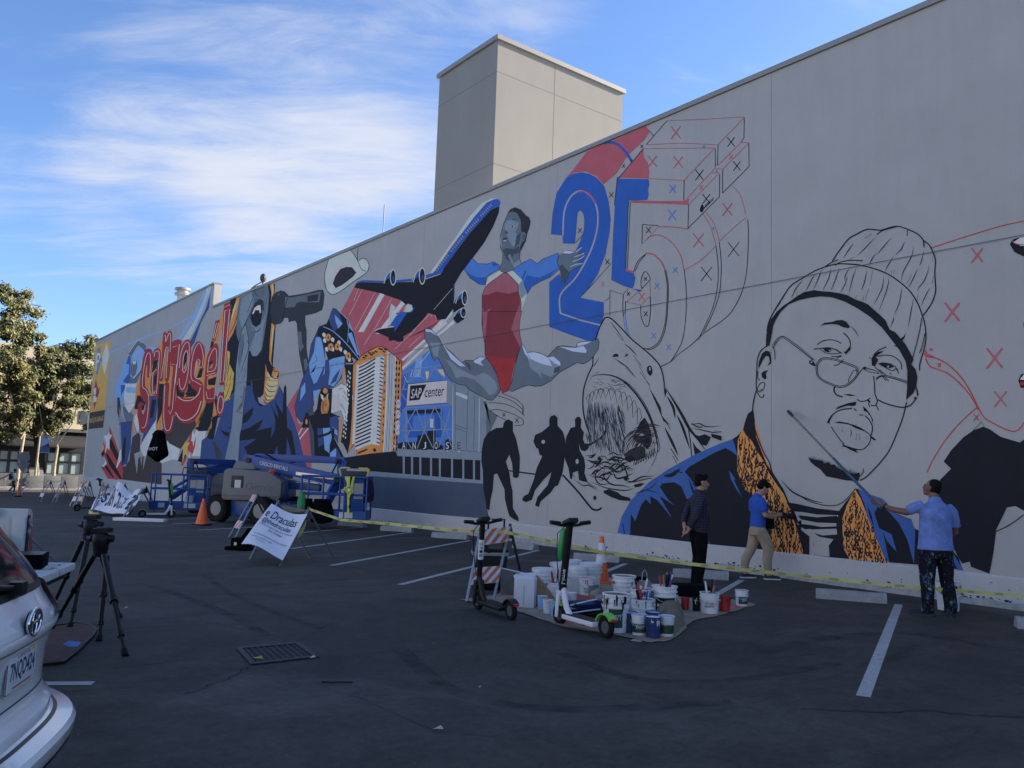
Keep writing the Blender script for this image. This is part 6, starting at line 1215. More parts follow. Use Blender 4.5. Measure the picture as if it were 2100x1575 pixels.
# ------------------------------------------------------------------ boom lifts
LB = mat('lift_blue', (.012, .070, .285), .42, var=.10, vs=3, dirt=.12); LG = mat('lift_grey', (.155, .16, .168), .5, var=.08, vs=2, dirt=.12); LGD = mat('lift_dark', (.03, .031, .034), .6, var=.2)
RIM = mat('rim_grey', (.20, .205, .21), .5, .3, var=.1); STK = mat('sticker', (.62, .63, .62), .5, var=.05); YRL = mat('yellow_rail', (.75, .55, .08), .45)
PAN = mat('warning_panel', (.46, .46, .42), .6, var=.1)
def basket(t, c, rz, W=1.75, Dp=.85, z0=.28, H=1.12, yellow=True):
    R = Matrix.Rotation(rz, 3, 'Z'); c = Vector((c[0], c[1], 0))
    def w(x, y, z): return c + R @ Vector((x, y, 0)) + Vector((0, 0, z))
    def bx(mb, p, d): mb.box(w(*p), d, R)
    mb = MB().use(LB); bx(mb, (0, 0, z0), (W, Dp, .06)); bx(mb, (0, -Dp / 2, z0 + .12), (W, .02, .20)); bx(mb, (0, Dp / 2, z0 + .12), (W, .02, .20)); bx(mb, (-W / 2, 0, z0 + .12), (.02, Dp, .20)); bx(mb, (W / 2, 0, z0 + .12), (.02, Dp, .20)); B_ = part(mb, 'basket_floor', t)
    for z in (z0 + H, z0 + H * .58):
        rail = [w(-W / 2, -Dp / 2, z), w(W / 2, -Dp / 2, z), w(W / 2, Dp / 2, z), w(-W / 2, Dp / 2, z)]
        part(MB().use(LB).tube(rail + [rail[0]], .030, 8), 'basket_rail', t, 60)
    for x, y in ((-W / 2, -Dp / 2), (-W / 6, -Dp / 2), (W / 6, -Dp / 2), (W / 2, -Dp / 2), (W / 2, Dp / 2), (-W / 2, Dp / 2), (0, Dp / 2)):
        part(MB().use(LB).tube([w(x, y, z0), w(x, y, z0 + H)], .027, 8), 'basket_post', t, 60)
    mb = MB().use(LB); bx(mb, (W * .27, Dp * .1, z0 + .62), (.55, .30, .95)); part(mb, 'control_column', t, bev=.02)
    mb = MB().use(LGD); bx(mb, (W * .27, -Dp * .05, z0 + H + .09), (.66, .34, .16)); K = part(mb, 'control_box', t, bev=.03)
    for q_ in ((W * .20, .82, .22, .26), (W * .34, .75, .24, .42)): mb = MB().use(PAN); bx(mb, (q_[0], -Dp * .085, z0 + q_[1]), (q_[2], .012, q_[3])); part(mb, 'warning_plate', t)
    for q_ in ((W * .20, .36), (-W * .30, .2)): mb = MB().use(STK); bx(mb, (q_[0], -Dp / 2 - .014, z0 + .11), (q_[1], .008, .15)); part(mb, 'label_plate', t)
    if yellow:
        for s in (-1, 1):
            x = W * .27 + s * .40; part(MB().use(YRL).tube([w(x - s * .06, -Dp * .25, z0 + H - .02), w(x, -Dp * .25, z0 + H + .22), w(x - s * .05, -Dp * .25, z0 + H + .25), w(x - s * .28, -Dp * .25, z0 + H + .25)], .022, 8), 'guard_handle', t, 60)
    else:
        part(MB().use(LGD).tube([w(W * .0, -Dp * .1, z0 + H), w(W * .02, -Dp * .1, z0 + H + .24), w(W * .5, -Dp * .1, z0 + H + .24), w(W * .52, -Dp * .1, z0 + H)], .022, 8), 'guard_handle', t, 60)
    return w
def boom_lift(O, rz, lab, chrot, bc, brz, yellow, tip, word='CRESCO RENTALS', coff=-.42):
    t = thing('boom_lift', lab, 'lift', (O.x, O.y, gz(O.y)), rz, 'blue and grey boom lifts parked by the wall')
    R = Matrix.Rotation(chrot, 3, 'Z')
    def c(x, y, z): return R @ Vector((x, y, z)) + Vector((coff, 0, 0))
    part(MB().use(LB).box(c(0, 0, .50), (1.5, .62, .26), R), 'chassis', t, bev=.02)
    for y in (-.50, .50): part(MB().use(LB).box(c(0, y, .47), (.84, .36, .52), R), 'side_box', t, bev=.02)
    for x in (-.90, .90): part(MB().use(LB).box(c(x, 0, .50), (.22, 1.12, .26), R), 'axle_beam', t, bev=.02)
    mb = MB().use(STK); o = [c(1.014, y, z) for y, z in ((-.15, .60), (.45, .60), (.45, .46), (-.15, .46))]; text_quad(mb, '24 Power', *o); part(mb, 'chassis_lettering', t)
    for x in (-.80, .80):
        for y in (-.74, .74):
            w = part(MB().use(RUB).lathe([(.20, -.14), (.33, -.14), (.37, -.10), (.38, 0), (.37, .10), (.33, .14), (.20, .14), (.20, -.14)], 28, c(x, y, .38), R @ Matrix.Rotation(rad(90), 3, 'X'), cap=False), 'wheel', t, 40)
            part(MB().use(RIM).lathe([(.22, -.135), (.22, -.10), (.12, -.06), (.10, -.11), (.04, -.12)], 20, c(x, y, .38), R @ Matrix.Rotation(rad(90), 3, 'X')).lathe([(.22, .135), (.22, .10), (.12, .06), (.10, .11), (.04, .12)], 20, c(x, y, .38), R @ Matrix.Rotation(rad(90), 3, 'X')), 'rim', w, 40)
            k = 22; mb = MB().use(RUB)
            for i in range(k):
                a = 6.2832 * i / k
                for s in (-1, 1): mb.box(c(x, y, .38) + R @ Vector((.375 * math.cos(a + s * .07), s * .07, .375 * math.sin(a + s * .07))), (.035, .11, .05), R @ Matrix.Rotation(-a, 3, 'Y'))
            tag(part(mb, 'tread', w), kind='stuff')
    part(MB().use(LGD).lathe([(.45, .62), (.45, .70)], 24), 'slew_ring', t, 40)
    # covers
    for s, nm in ((-1, 'side_cover'), (1, 'side_cover')):
        y0, y1 = (-.85, -.28) if s < 0 else (.28, .85)
        pr = [(-1.25, .70), (-1.22, 1.46), (-1.12, 1.52), (.02, 1.46), (.42, 1.22), (.42, .78), (.34, .66), (-1.18, .64)]
        cv = part(MB().use(LG).prism([(x, y0, z) for x, z in pr], (0, y1 - y0, 0)), nm, t, bev=.045)
        ys = y0 - .004 if s < 0 else y1 + .004
        part(MB().use(LGD).box((-.82, ys, 1.16), (.34, .02, .34)), 'panel_recess', cv, bev=.006); part(MB().use(STK).box((-.80, ys + .012 * s, 1.10), (.17, .006, .22)), 'notice', cv)
        mb = MB().use(mat('embossed_grey', (.10, .103, .108), .5)); a = [(-.58, ys, 1.15), (.22, ys, 1.11), (.22, ys, .93), (-.58, ys, .95)]
        if s > 0: a = [(.22, ys, 1.15), (-.58, ys, 1.15), (-.58, ys, .95), (.22, ys, .95)]
        text_quad(mb, 'Genie', *a); part(mb, 'embossing', cv)
        part(MB().use(LG).box((-.42, ys + .01 * s, .80), (1.5, .03, .035)), 'rub_strip', cv, bev=.008)
    part(MB().use(LG).prism([(-1.2, -.27, 1.5), (-1.1, -.27, 1.74), (-.6, -.27, 1.70), (-.5, -.27, 1.5)], (0, .54, 0)), 'rear_hood', t, bev=.04)
    part(MB().use(mat('beacon_red', (.55, .06, .02), .3)).lathe([(.10, 1.40), (.10, 1.48), (.07, 1.52), (.02, 1.54)], 14, (.05, -.56, 0)), 'beacon', t, 40)
    part(MB().use(LB).box((-.2, 0, 1.05), (1.3, .5, .7)), 'turntable_frame', t, bev=.02)
    tx, ty, tz = tip
    d = Vector((tx + .75, ty + .1, 0)); dn = d.normalized()
    piv = Vector((-.75, -.1, 1.78))
    part(MB().use(LB).bar(piv + dn * -.1, Vector((tx, ty, tz)) , .24, .32), 'main_boom', t, bev=.015)
    part(MB().use(ALU).bar(piv + dn * (d.length * .55) + Vector((0, 0, (tz - 1.78) * .55 - .05)) + Vector((.0, -.13, -.02)), Vector((tx, ty - .13, tz + .04)), .03, .09), 'extension_tube', t)
    part(MB().use(LB).bar(piv + Vector((.1, .28, .10)), Vector((tx + .1, ty + .45, 1.86)), .16, .20), 'upper_boom', t, bev=.015)
    part(MB().use(LB).bar(Vector((.0, .12, 1.10)), Vector((tx * .72, ty * .6 + .12, 1.05)), .16, .20), 'riser_beam', t, bev=.015)
    e = Vector((tx + .05, ty + .45, 1.86)); part(MB().use(LB).bar(e, Vector((tx + .05, ty + .3, 1.05)), .14, .22), 'knuckle', t, bev=.02)
    for q_ in (e + Vector((-.12, 0, -.02)), piv, Vector((tx, ty, tz))): part(MB().use(LGD).cyl(q_ - Vector((0, .18, 0)), q_ + Vector((0, .18, 0)), .075, 14), 'hinge_pin', t, 40)
    part(MB().use(LB).prism([piv + Vector((-.16, -.12, .12)), piv + Vector((.2, -.12, .16)), piv + Vector((.1, -.12, -.3)), piv + Vector((-.1, -.12, -.35))], (0, .3, 0)), 'pivot_bracket', t, bev=.02)
    part(MB().use(ALU).cyl(Vector((.2, -.16, 1.30)), Vector((tx * .75, ty - .12, 1.18)), .03, 10), 'hydraulic_ram', t, 40)
    part(MB().use(RUB).tube([e + Vector((-.1, -.2, 0)), e + Vector((-.25, -.24, -.35)), e + Vector((-.05, -.24, -.6))], .025, 8).tube([piv + Vector((.4, .1, .2)), piv + Vector((1.0, .15, -.1)), piv + Vector((1.6, .1, .1))], .02, 8), 'hose', t, 60)
    # lettering along the boom
    a = piv + d * .14 + Vector((0, 0, (tz - 1.78) * .14)); b = piv + d * .46 + Vector((0, 0, (tz - 1.78) * .46)); nrm = Vector((dn.y, -dn.x, 0)) * .124; h = Vector((0, 0, .055))
    mb = MB().use(STK); text_quad(mb, word, a + h + nrm, b + h + nrm, b - h + nrm, a - h + nrm); part(mb, 'boom_lettering', t)
    w = basket(t, bc, brz, yellow=yellow)
    m0 = Vector((tx, ty, 1.15)); m1 = Vector((bc[0], bc[1], 0)) + Matrix.Rotation(brz, 3, 'Z') @ Vector((-.35, .5, 0)) + Vector((0, 0, .62))
    part(MB().use(LB).bar(m0, m1, .14, .18).bar(m0 + Vector((0, 0, .25)), m1 + Vector((0, 0, .3)), .08, .08), 'jib', t, bev=.01)
    return t, w
O2 = AD(559, 1067, 24.0)
L2, w2 = boom_lift(O2, math.atan2(TV.y, TV.x), 'nearer blue boom lift with a grey engine cover and yellow-railed basket', rad(-26), (2.12, -1.45), 0.02, True, (1.92, -.55, 1.30))
O1 = AD(440, 1052, 30.6)
L1, w1 = boom_lift(O1, math.atan2(TV.y, TV.x) + math.pi, 'farther blue boom lift with its basket beside the black parasol', rad(-26), (.15, 2.9), math.pi + .25, False, (.25, 1.45, 1.45))
def on(w, T, *p): return T.matrix_basis @ w(*p) if False else Matrix.Translation(T.location) @ Matrix.Rotation(T.rotation_euler.z, 4, 'Z') @ w(*p)
# things hung on or standing in the baskets
def rag(name, lab, cat, c, wd, h, M, seed):
    rn = random.Random(seed); t = []; n = 14; rs = []
    for j in range(7):
        s = j / 6; rs.append([Vector((wd * (.36 + .2 * math.sin(s * 2.4)) * math.cos(a) * (1 + .18 * math.sin(3 * a + seed)), .09 * (1 + .3 * s) * math.sin(a), -h * s + (.05 * math.sin(2 * a + seed) if j == 6 else 0) * h)) for a in [6.2832 * i / n for i in range(n)]])
    return solo(MB().use(M).rings(rs), name, lab, cat, 80, loc=c, rz=math.atan2(TV.y, TV.x))
BFAB = mat('black_fabric', (.004, .004, .005), .95, var=.3, spec=.08)
rag('jacket', 'large black jacket hung on the nearer lift basket', 'jacket', on(w2, L2, -.32, -.47, .80), .55, .62, BFAB, 1)
rag('jacket', 'small black jacket hanging left of the large one on the basket', 'jacket', on(w2, L2, -.64, -.47, .80), .26, .5, BFAB, 4)
rag('cloth_bag', 'green and white printed bag hanging at the basket corner', 'bag', on(w2, L2, -.83, -.49, .98), .20, .82, mat('green_print', (.03, .24, .08), .7, var=.6, vs=14), 3)
hp = on(w2, L2, .42, -.50, 1.42)
HV = mat('hivis', (.62, .68, .08), .6, var=.15)
t = thing('safety_harness', 'yellow safety harness hanging from the basket rail', 'harness', hp, math.atan2(TV.y, TV.x))
for dx, ln in ((-.12, .25), (-.05, .75), (.03, .85), (.10, .55), (-.02, 1.0)): part(MB().use(HV if dx != .03 else BLK).bar((dx, 0, 0), (dx * .3 + .03 * math.sin(ln * 9), -.02, -ln), .055, .012, (0, 1, 0)), 'strap', t)
part(MB().use(HV).tube([(-.14, -.02, -.32), (0, -.05, -.25), (.14, -.02, -.36), (.02, -.03, -.5), (-.14, -.02, -.32)], .022, 6), 'loop', t, 60); part(MB().use(ALU).lathe([(.04, -.01), (.04, .01), (.02, .01)], 10, (0, -.05, -.36), Matrix.Rotation(rad(90), 3, 'X')), 'buckle', t)
rag('sweater', 'dark purple garment inside the right end of the nearer basket', 'garment', on(w2, L2, .78, .1, 1.36), .34, .62, mat('purple_fabric', (.02, .012, .04), .9), 8)
p = on(w1, L1, .28, -.1, .31); t = thing('paint_bucket', 'white paint bucket standing in the farther lift basket', 'bucket', p, 0)
part(MB().use(PWH).lathe([(.13, 0), (.145, .36), (.155, .36), (.155, .40), (.03, .40)], 22), 'pail', t, 40)
# camera bag behind the sheet
p = G(491, 1128); t = thing('camera_bag', 'black camera bag with straps on the ground left of the lettered sheet', 'bag', (p.x, p.y, 0), math.atan2(TV.y, TV.x))
part(MB().use(BFAB).box((0, .1, .12), (.36, .26, .22)), 'body', t, bev=.05); part(MB().use(BFAB).prism([(-.02, .02, .2), (.12, .02, .42), (.22, .02, .42), (.22, .02, .2)], (0, .1, 0)), 'flap', t, bev=.01)
part(MB().use(BFAB).tube([(-.25, -.04, .03), (-.1, -.12, .05), (.15, -.1, .03), (.3, 0, .05)], .04, 8), 'strap', t, 60); part(MB().use(ALU).box((-.07, -.05, .12), (.05, .02, .06)), 'buckle', t)

p = G(1415, 1222); t = rag('jacket', 'black cloth heaped on the asphalt by the feet of the man in plaid', 'cloth', Vector((p.x, p.y, .16)), .62, .155, BFAB, 6)
t.scale = (1, 2.2, 1)
# ------------------------------------------------------------------ paint supplies on the drop cloth
DCL = None
def dropcloth_mat():
    M = bpy.data.materials.new('drop_cloth'); M.use_nodes = True; t = M.node_tree; b = t.nodes['Principled BSDF']; b.inputs['Roughness'].default_value = .9
    co = N(t, 'ShaderNodeTexCoord'); col = None
    base = N(t, 'ShaderNodeTexNoise', i={'Scale': 3.0, 'Detail': 6}); L(t, co.outputs['Object'], base.inputs['Vector'])
    mx = N(t, 'ShaderNodeMix', data_type='RGBA'); L(t, base.outputs[0], mx.inputs[0]); mx.inputs[6].default_value = (.17, .14, .10, 1); mx.inputs[7].default_value = (.40, .33, .25, 1)
    out = mx.outputs[2]
    for sc, lo, hi, c, lc in ((1.6, .56, .60, (.50, .10, .08), 3.1), (2.3, .60, .63, (.52, .50, .50), 7.7), (4.0, .64, .66, (.02, .03, .12), 12.3), (5.5, .66, .68, (.55, .45, .10), 1.3)):
        mp = N(t, 'ShaderNodeMapping'); mp.inputs['Location'].default_value = (lc, lc * .7, 0); L(t, co.outputs['Object'], mp.inputs[0])
        n = N(t, 'ShaderNodeTexNoise', i={'Scale': sc, 'Detail': 7, 'Roughness': .65, 'Distortion': .8}); L(t, mp.outputs[0], n.inputs['Vector'])
        r = N(t, 'ShaderNodeMapRange', i={1: lo, 2: hi, 3: 0, 4: .85}); L(t, n.outputs[0], r.inputs[0])
        m2 = N(t, 'ShaderNodeMix', data_type='RGBA'); L(t, r.outputs[0], m2.inputs[0]); L(t, out, m2.inputs[6]); m2.inputs[7].default_value = c + (1,); out = m2.outputs[2]
    L(t, out, b.inputs['Base Color']); return M
DCL = dropcloth_mat()
def cloth(name, lab, outline, h, M, n=14, seed=1, world=True, amp=.02):
    rn = random.Random(seed); P = [G(*p) for p in outline]; c = sum(P, Vector()) / len(P); c.z = 0
    ring = []
    for i in range(len(P)):
        for j in range(6): ring.append(P[i].lerp(P[(i + 1) % len(P)], j / 6) + Vector((rn.uniform(-.02, .02), rn.uniform(-.02, .02), 0)))
    K = 9; rs = []
    for k in range(K, -1, -1):
        s = max(.02, k / K); rs.append([Vector(((p.x - c.x) * s, (p.y - c.y) * s, .006 + (h * (1 - s ** 2.2)) + (amp * abs(math.sin(9 * s + 2.7 * i + seed)) * (1 if s < .99 else .5)))) for i, p in enumerate(ring)])
    return solo(MB().use(M).rings(rs, cap=True), name, lab, 'cloth', 80, loc=c)
cloth('drop_cloth', 'paint-stained canvas drop cloth spread under the paint buckets', [(943, 1230), (1010, 1222), (1100, 1195), (1190, 1180), (1300, 1190), (1420, 1215), (1553, 1240), (1500, 1257), (1420, 1275), (1392, 1304), (1372, 1316), (1330, 1318), (1262, 1303), (1160, 1288), (1060, 1254)], .0, DCL, amp=.012)
cloth('canvas_bundle', 'olive canvas fold heaped up beside the front row of paint cans', [(1345, 1290), (1338, 1262), (1362, 1240), (1392, 1240), (1404, 1258), (1398, 1290), (1386, 1306), (1362, 1308)], .20, mat('olive_canvas', (.17, .15, .10), .9, var=.2, vs=8), seed=5, amp=.008)
INKW = mat('print_white', (.7, .7, .7), .6); INKB = mat('print_navy', (.02, .03, .10), .6); GRN = mat('label_green', (.012, .045, .03), .5, var=.1); NAV = mat('can_navy', (.015, .035, .13), .4, var=.15, vs=20)
PAINTK = mat('wet_black', (.010, .010, .012), .25); LGN = mat('lid_green', (.25, .48, .18), .4, var=.15)
COLS = {'k': PAINTK, 'pink': mat('paint_pink', (.55, .16, .16), .4, var=.2), 'w': PWH, 'navy': NAV, 'red': mat('paint_red', (.38, .03, .025), .4, var=.2), 'lb': mat('paint_light_blue', (.22, .40, .66), .4, var=.2, vs=30), 'or': mat('paint_orange', (.70, .20, .04), .4, var=.15), 'bl': mat('paint_blue', (.03, .10, .48), .35), 'gr': mat('paint_grey', (.2, .2, .2), .5)}
SPL = mat('splash_white', (.70, .71, .73), .45, var=.08, vs=10, dirt=.4)
def arc_text(mb, txt, r, z0, z1, a0, a1):
    uv, fs = text_me(txt); mb.add([(r * math.cos(a0 + (a1 - a0) * u), r * math.sin(a0 + (a1 - a0) * u), z0 + (z1 - z0) * v) for u, v in uv], fs)
def arc_patch(mb, r, z0, z1, a0, a1, n=10):
    vs = [(r * math.cos(a0 + (a1 - a0) * i / n), r * math.sin(a0 + (a1 - a0) * i / n), z) for i in range(n + 1) for z in (z0, z1)]
    mb.add(vs, [(2 * i, 2 * i + 1, 2 * i + 3, 2 * i + 2) for i in range(n)])
CAMANG = math.atan2(-AV.y, -AV.x)
def bucket(px, dm, h, lab, fill='lid', text=None, label=None, drips=0, handle=True, cat='bucket', body=None, group='white paint buckets on the drop cloth', tools=0, z=0.0, name='paint_bucket', seed=0):
    p = G(*px); t = thing(name, lab, cat, (p.x, p.y, .014 + z), 0, group); r = dm / 2; B_ = body or SPL
    k = .86; rr = lambda s: r * (k + (1 - k) * s)
    if fill == 'lid':
        prof = [(rr(0), 0), (rr(.62), h * .62), (r * 1.07, h * .63), (r * 1.07, h * .66), (rr(.7), h * .67), (rr(.75), h * .74), (r * 1.08, h * .75), (r * 1.08, h * .79), (rr(.85), h * .80), (rr(.9), h * .87), (r * 1.10, h * .88), (r * 1.10, h * .99), (r * 1.0, h), (r * .95, h * .985), (.01, h * .985)]
        part(MB().use(B_).lathe(prof, 26), 'pail', t, 35)
    else:
        prof = [(rr(0), 0), (rr(.64), h * .64), (r * 1.07, h * .65), (r * 1.07, h * .68), (rr(.72), h * .69), (rr(.78), h * .78), (r * 1.07, h * .79), (r * 1.07, h * .82), (rr(.9), h * .83), (rr(.95), h * .94), (r * 1.07, h * .95), (r * 1.07, h), (r * .99, h), (rr(.6) * .96, h * .62), (.01, h * .62)]
        if dm < .17: prof = [(rr(0), 0), (rr(1), h * .94), (r * 1.06, h * .95), (r * 1.06, h), (r * .96, h), (r * .93, h * .8), (.01, h * .8)]
        part(MB().use(B_).lathe(prof, 26), 'pail', t, 35)
        part(MB().use(COLS[fill]).lathe([(r * .985, h * .97), (rr(.7) * .955, h * .72), (rr(.6) * .955, h * .66), (.01, h * .66)] if dm >= .17 else [(r * .95, h * .97), (r * .92, h * .82), (.01, h * .82)], 22), 'paint', t, 35)
    if label is not None: mb = MB().use(label[0]); arc_patch(mb, rr(.4) * 1.035, h * .14, h * .62, CAMANG - label[1], CAMANG + label[2]); part(mb, 'label', t)
    if text:
        mb = MB().use(text[1]); lines = text[0].split('|'); zt = text[2] * h; hh = text[3] * h
        for i, ln in enumerate(lines): arc_text(mb, ln, rr(.45) * 1.055, zt - hh * .95 - i * hh * 1.35, zt - i * hh * 1.35, CAMANG - text[4], CAMANG + text[5])
        part(mb, 'printing', t)
    rn = random.Random(seed + int(px[0]))
    if drips:
        mb = MB().use(COLS['k' if fill in ('lid',) else fill] if drips > 0 else PWH)
        for _ in range(abs(drips)):
            a = CAMANG + rn.uniform(-1.2, 1.2); w = rn.uniform(.02, .10); l_ = rn.uniform(.05, .34) * h; z1 = h * rn.uniform(.8, 1)
            vs = []; 
            for q in range(5): s = q / 4; vs += [(r * 1.085 * math.cos(a + d * w * (1 - .6 * s)), r * 1.085 * math.sin(a + d * w * (1 - .6 * s)), z1 - l_ * s) for d in (-1, 1)]
            mb.add(vs, [(2 * i, 2 * i + 1, 2 * i + 3, 2 * i + 2) for i in range(4)])
        tag(part(mb, 'drip', t), kind='stuff')
    if handle:
        a = CAMANG + rn.uniform(-.3, .3); pts = []
        for i in range(11):
            b = -1.45 + 2.9 * i / 10; pts.append((r * 1.11 * math.cos(a + b), r * 1.11 * math.sin(a + b), h * .76 - h * .30 * math.cos(b) ** 1))
        part(MB().use(ALU).tube(pts, .0035, 5), 'handle', t, 60)
    for i in range(tools):
        a = rn.uniform(0, 6.28); q = r * .5; tl = rn.uniform(.08, .16); dx, dy = math.cos(a) * q, math.sin(a) * q
        c = [BLK, COLS['red'], mat('brush_wood', (.35, .2, .08), .5), PWH, COLS['bl']][i % 5]
        part(MB().use(c).tube([(dx * .5, dy * .5, h * .62), (dx * 1.1, dy * 1.1, h + tl * .5), (dx * 1.35, dy * 1.35, h + tl)], [.008, .013, .009], 7), 'brush', t, 60)
    return t
SP = 'white paint buckets on the drop cloth'
bucket((1170, 1202), .29, .37, 'hindmost lidded white bucket of the cluster behind the lime scooter stem', handle=False)
bucket((1148, 1210), .29, .37, 'lidded white bucket at the left of the cluster behind the lime scooter stem')
bucket((1211, 1209), .30, .37, 'lidded white bucket next to the striped traffic cone', text=('PAINT', INKB, .5, .08, .5, .1))
bucket((1182, 1218), .29, .37, 'lidded white bucket in front of the cluster, crossed by the scooter stem')
bucket((1113, 1223), .29, .36, 'lidded white bucket behind the brown paper bag', text=('MOORE', INKB, .5, .1, .1, .7))
bucket((1141, 1235), .23, .24, 'small open pail of brushes beside the brown paper bag', 'gr', tools=6)
bucket((1203, 1227), .22, .26, 'open white pail of pink and black paint right of the scooter stem', 'pink', text=('MOORE|PAINTS', INKB, .52, .11, .5, .45), drips=4)
bucket((1216, 1229), .15, .17, 'grey pot of black paint leaning in front of the pink pail', 'k', body=COLS['gr'], handle=False)
bucket((1279, 1241), .29, .36, 'open white bucket with black paint inside its rim, left of the number shirt', 'k', text=('MOORE', INKB, .5, .1, -.1, .8), drips=2)
bucket((1315, 1262), .26, .30, 'navy-rimmed bucket with two black brush handles sticking up', 'navy', drips=14, tools=4)
bucket((1362, 1263), .29, .34, 'white bucket heaped with rags and tools behind the olive canvas', 'w', label=(BLK, 1.0, .9), text=('MOORE', INKW, .42, .12, .8, .2), tools=9)
bucket((1318, 1284), .24, .28, 'white bucket full of used brushes just right of the big front bucket', 'gr', text=('BENJAMIN MOORE', INKB, .45, .12, .8, .7), drips=6, tools=7)
bucket((1262, 1297), .275, .39, 'large front bucket of black paint with a dark green printed label', 'k', label=(GRN, .72, .45), text=('ENVY', INKW, .48, .15, .55, .35), drips=16)
bucket((1455, 1259), .23, .245, 'white bucket with red and black brush handles at the right of the cloth', 'gr', text=('MOORE|PAINTS', INKB, .56, .11, .75, .25), tools=5)
bucket((1945, 1253), .30, .37, 'white bucket with dried black paint on its rim behind the painter', 'k', drips=16, group=None)
CN = 'small paint cans and tubs on the drop cloth'
def can(px, dm, h, lab, fill, body, **k): return bucket(px, dm, h, lab, fill, body=body, cat='paint can', group=CN, name='paint_can', handle=k.pop('handle', False), **k)
ENVW = ('ENVY', INKW, .52, .2, .6, .6)
can((1290, 1298), .165, .20, 'navy paint can at the left end of the front row, label turned away', 'lb', NAV, drips=-3)
can((1340, 1297), .165, .20, 'green-lidded paint can behind the white-dripped one', 'lb', NAV)
can((1311, 1304), .165, .20, 'green-labelled paint can with a light blue top band, in the front row', 'lb', SPL, label=(GRN, 1.4, 1.4), text=ENVW, handle=True)
can((1339, 1309), .17, .205, 'navy paint can with thick white drips in the middle of the front row', 'w', NAV, drips=-10)
can((1366, 1306), .165, .20, 'green-labelled paint can with pale drips at the right end of the front row', 'lb', SPL, label=(GRN, 1.4, 1.4), drips=-6)
can((1521, 1244), .165, .20, 'green-labelled paint can standing alone at the right corner of the cloth', 'gr', SPL, label=(GRN, .8, 1.4), text=('ENVY', INKW, .5, .2, .2, .9), handle=True)
can((1486, 1255), .155, .185, 'dark jar with red paint running down its front', 'k', COLS['red'], drips=9)
can((1428, 1255), .10, .165, 'black and white spattered spray tin beside the white brush bucket', 'k', BLK, drips=-9)
can((1405, 1252), .105, .145, 'plain red plastic cup on the cloth', 'red', COLS['red'])
for px, b, f, l in (((1112, 1251), 'lb', 'w', 'light blue tub beside the white cardboard box'), ((1124, 1260), 'w', 'or', 'white tub filled with orange paint'), ((1139, 1265), 'lb', 'lb', 'pale blue tub at the front edge of the cloth'), ((1155, 1261), 'red', 'red', 'red-painted tub just left of the lime scooter'), ((1153, 1247), 'w', 'bl', 'white tub of bright blue paint behind the red tub'), ((1172, 1243), 'w', 'w', 'white tub behind the lime scooter stem'), ((1196, 1255), 'navy', 'navy', 'low navy tub beside the paint trays')):
    can(px, .125, .155 if 'low' not in l else .12, l, f, SPL if b == 'w' else COLS[b], drips=5 if b == 'w' else -4)
# trays
for k_, (px, c, l) in enumerate((((1212, 1270), BLK, 'black paint tray at the bottom of the tray stack by the lime scooter'), ((1210, 1262), NAV, 'dark blue paint tray lying on top of the black one'))):
    p = G(*px); t = thing('paint_tray', l, 'tray', (p.x, p.y, .014 + .07 * k_), -.5 + .3 * k_)
    a, b = .24, .16; rs = [[(x * s, y * s, z) for x, y in ((-a, -b), (a, -b), (a, b), (-a, b))] for s, z in ((.85, 0), (1.0, .07), (1.05, .07), (.97, .06), (.82, .012))]
    part(MB().use(c).rings(rs), 'tray', t, bev=.004); part(MB().use(PWH if k_ else ALU).tube([(-.3, -.05, .05), (-.05, 0, .08), (.12, .05, .09)], .010, 6), 'roller_handle', t, 60)
FUR = mat('roller_nap', (.30, .24, .17), .95, var=.5, vs=30, bump=1.0, bs=60)
p = G(1222, 1246); t = thing('paint_roller', 'fluffy brown roller sleeve lying among the trays', 'roller', (p.x, p.y, .10), .6); part(MB().use(FUR).tube([(-.13, 0, .06), (-.1, 0, .06), (.1, 0, .06), (.13, 0, .06)], [.04, .062, .062, .04], 14), 'sleeve', t, 60); part(MB().use(ALU).tube([(.13, 0, .06), (.2, 0, .06), (.2, -.12, .06), (.05, -.16, .05)], .006, 6), 'wire', t, 60)
p = G(1236, 1256); t = thing('paint_rag', 'crumpled grey rag on top of the paint trays', 'rag', (p.x, p.y, .15), 0); part(MB().use(mat('rag_grey', (.24, .24, .25), .9, var=.4, vs=14)).ell((0, 0, .02), (.12, .09, .045), None, 9, 6), 'rag', t, 80)
p = G(1197, 1238); t = thing('booklet', 'red printed booklet lying open behind the trays', 'booklet', (p.x, p.y, .03), .5); part(MB().use(COLS['red']).prism([(-.2, -.12, 0), (.2, -.12, .02), (.2, .14, .04), (-.2, .14, .015)], (0, 0, .012)), 'cover', t)
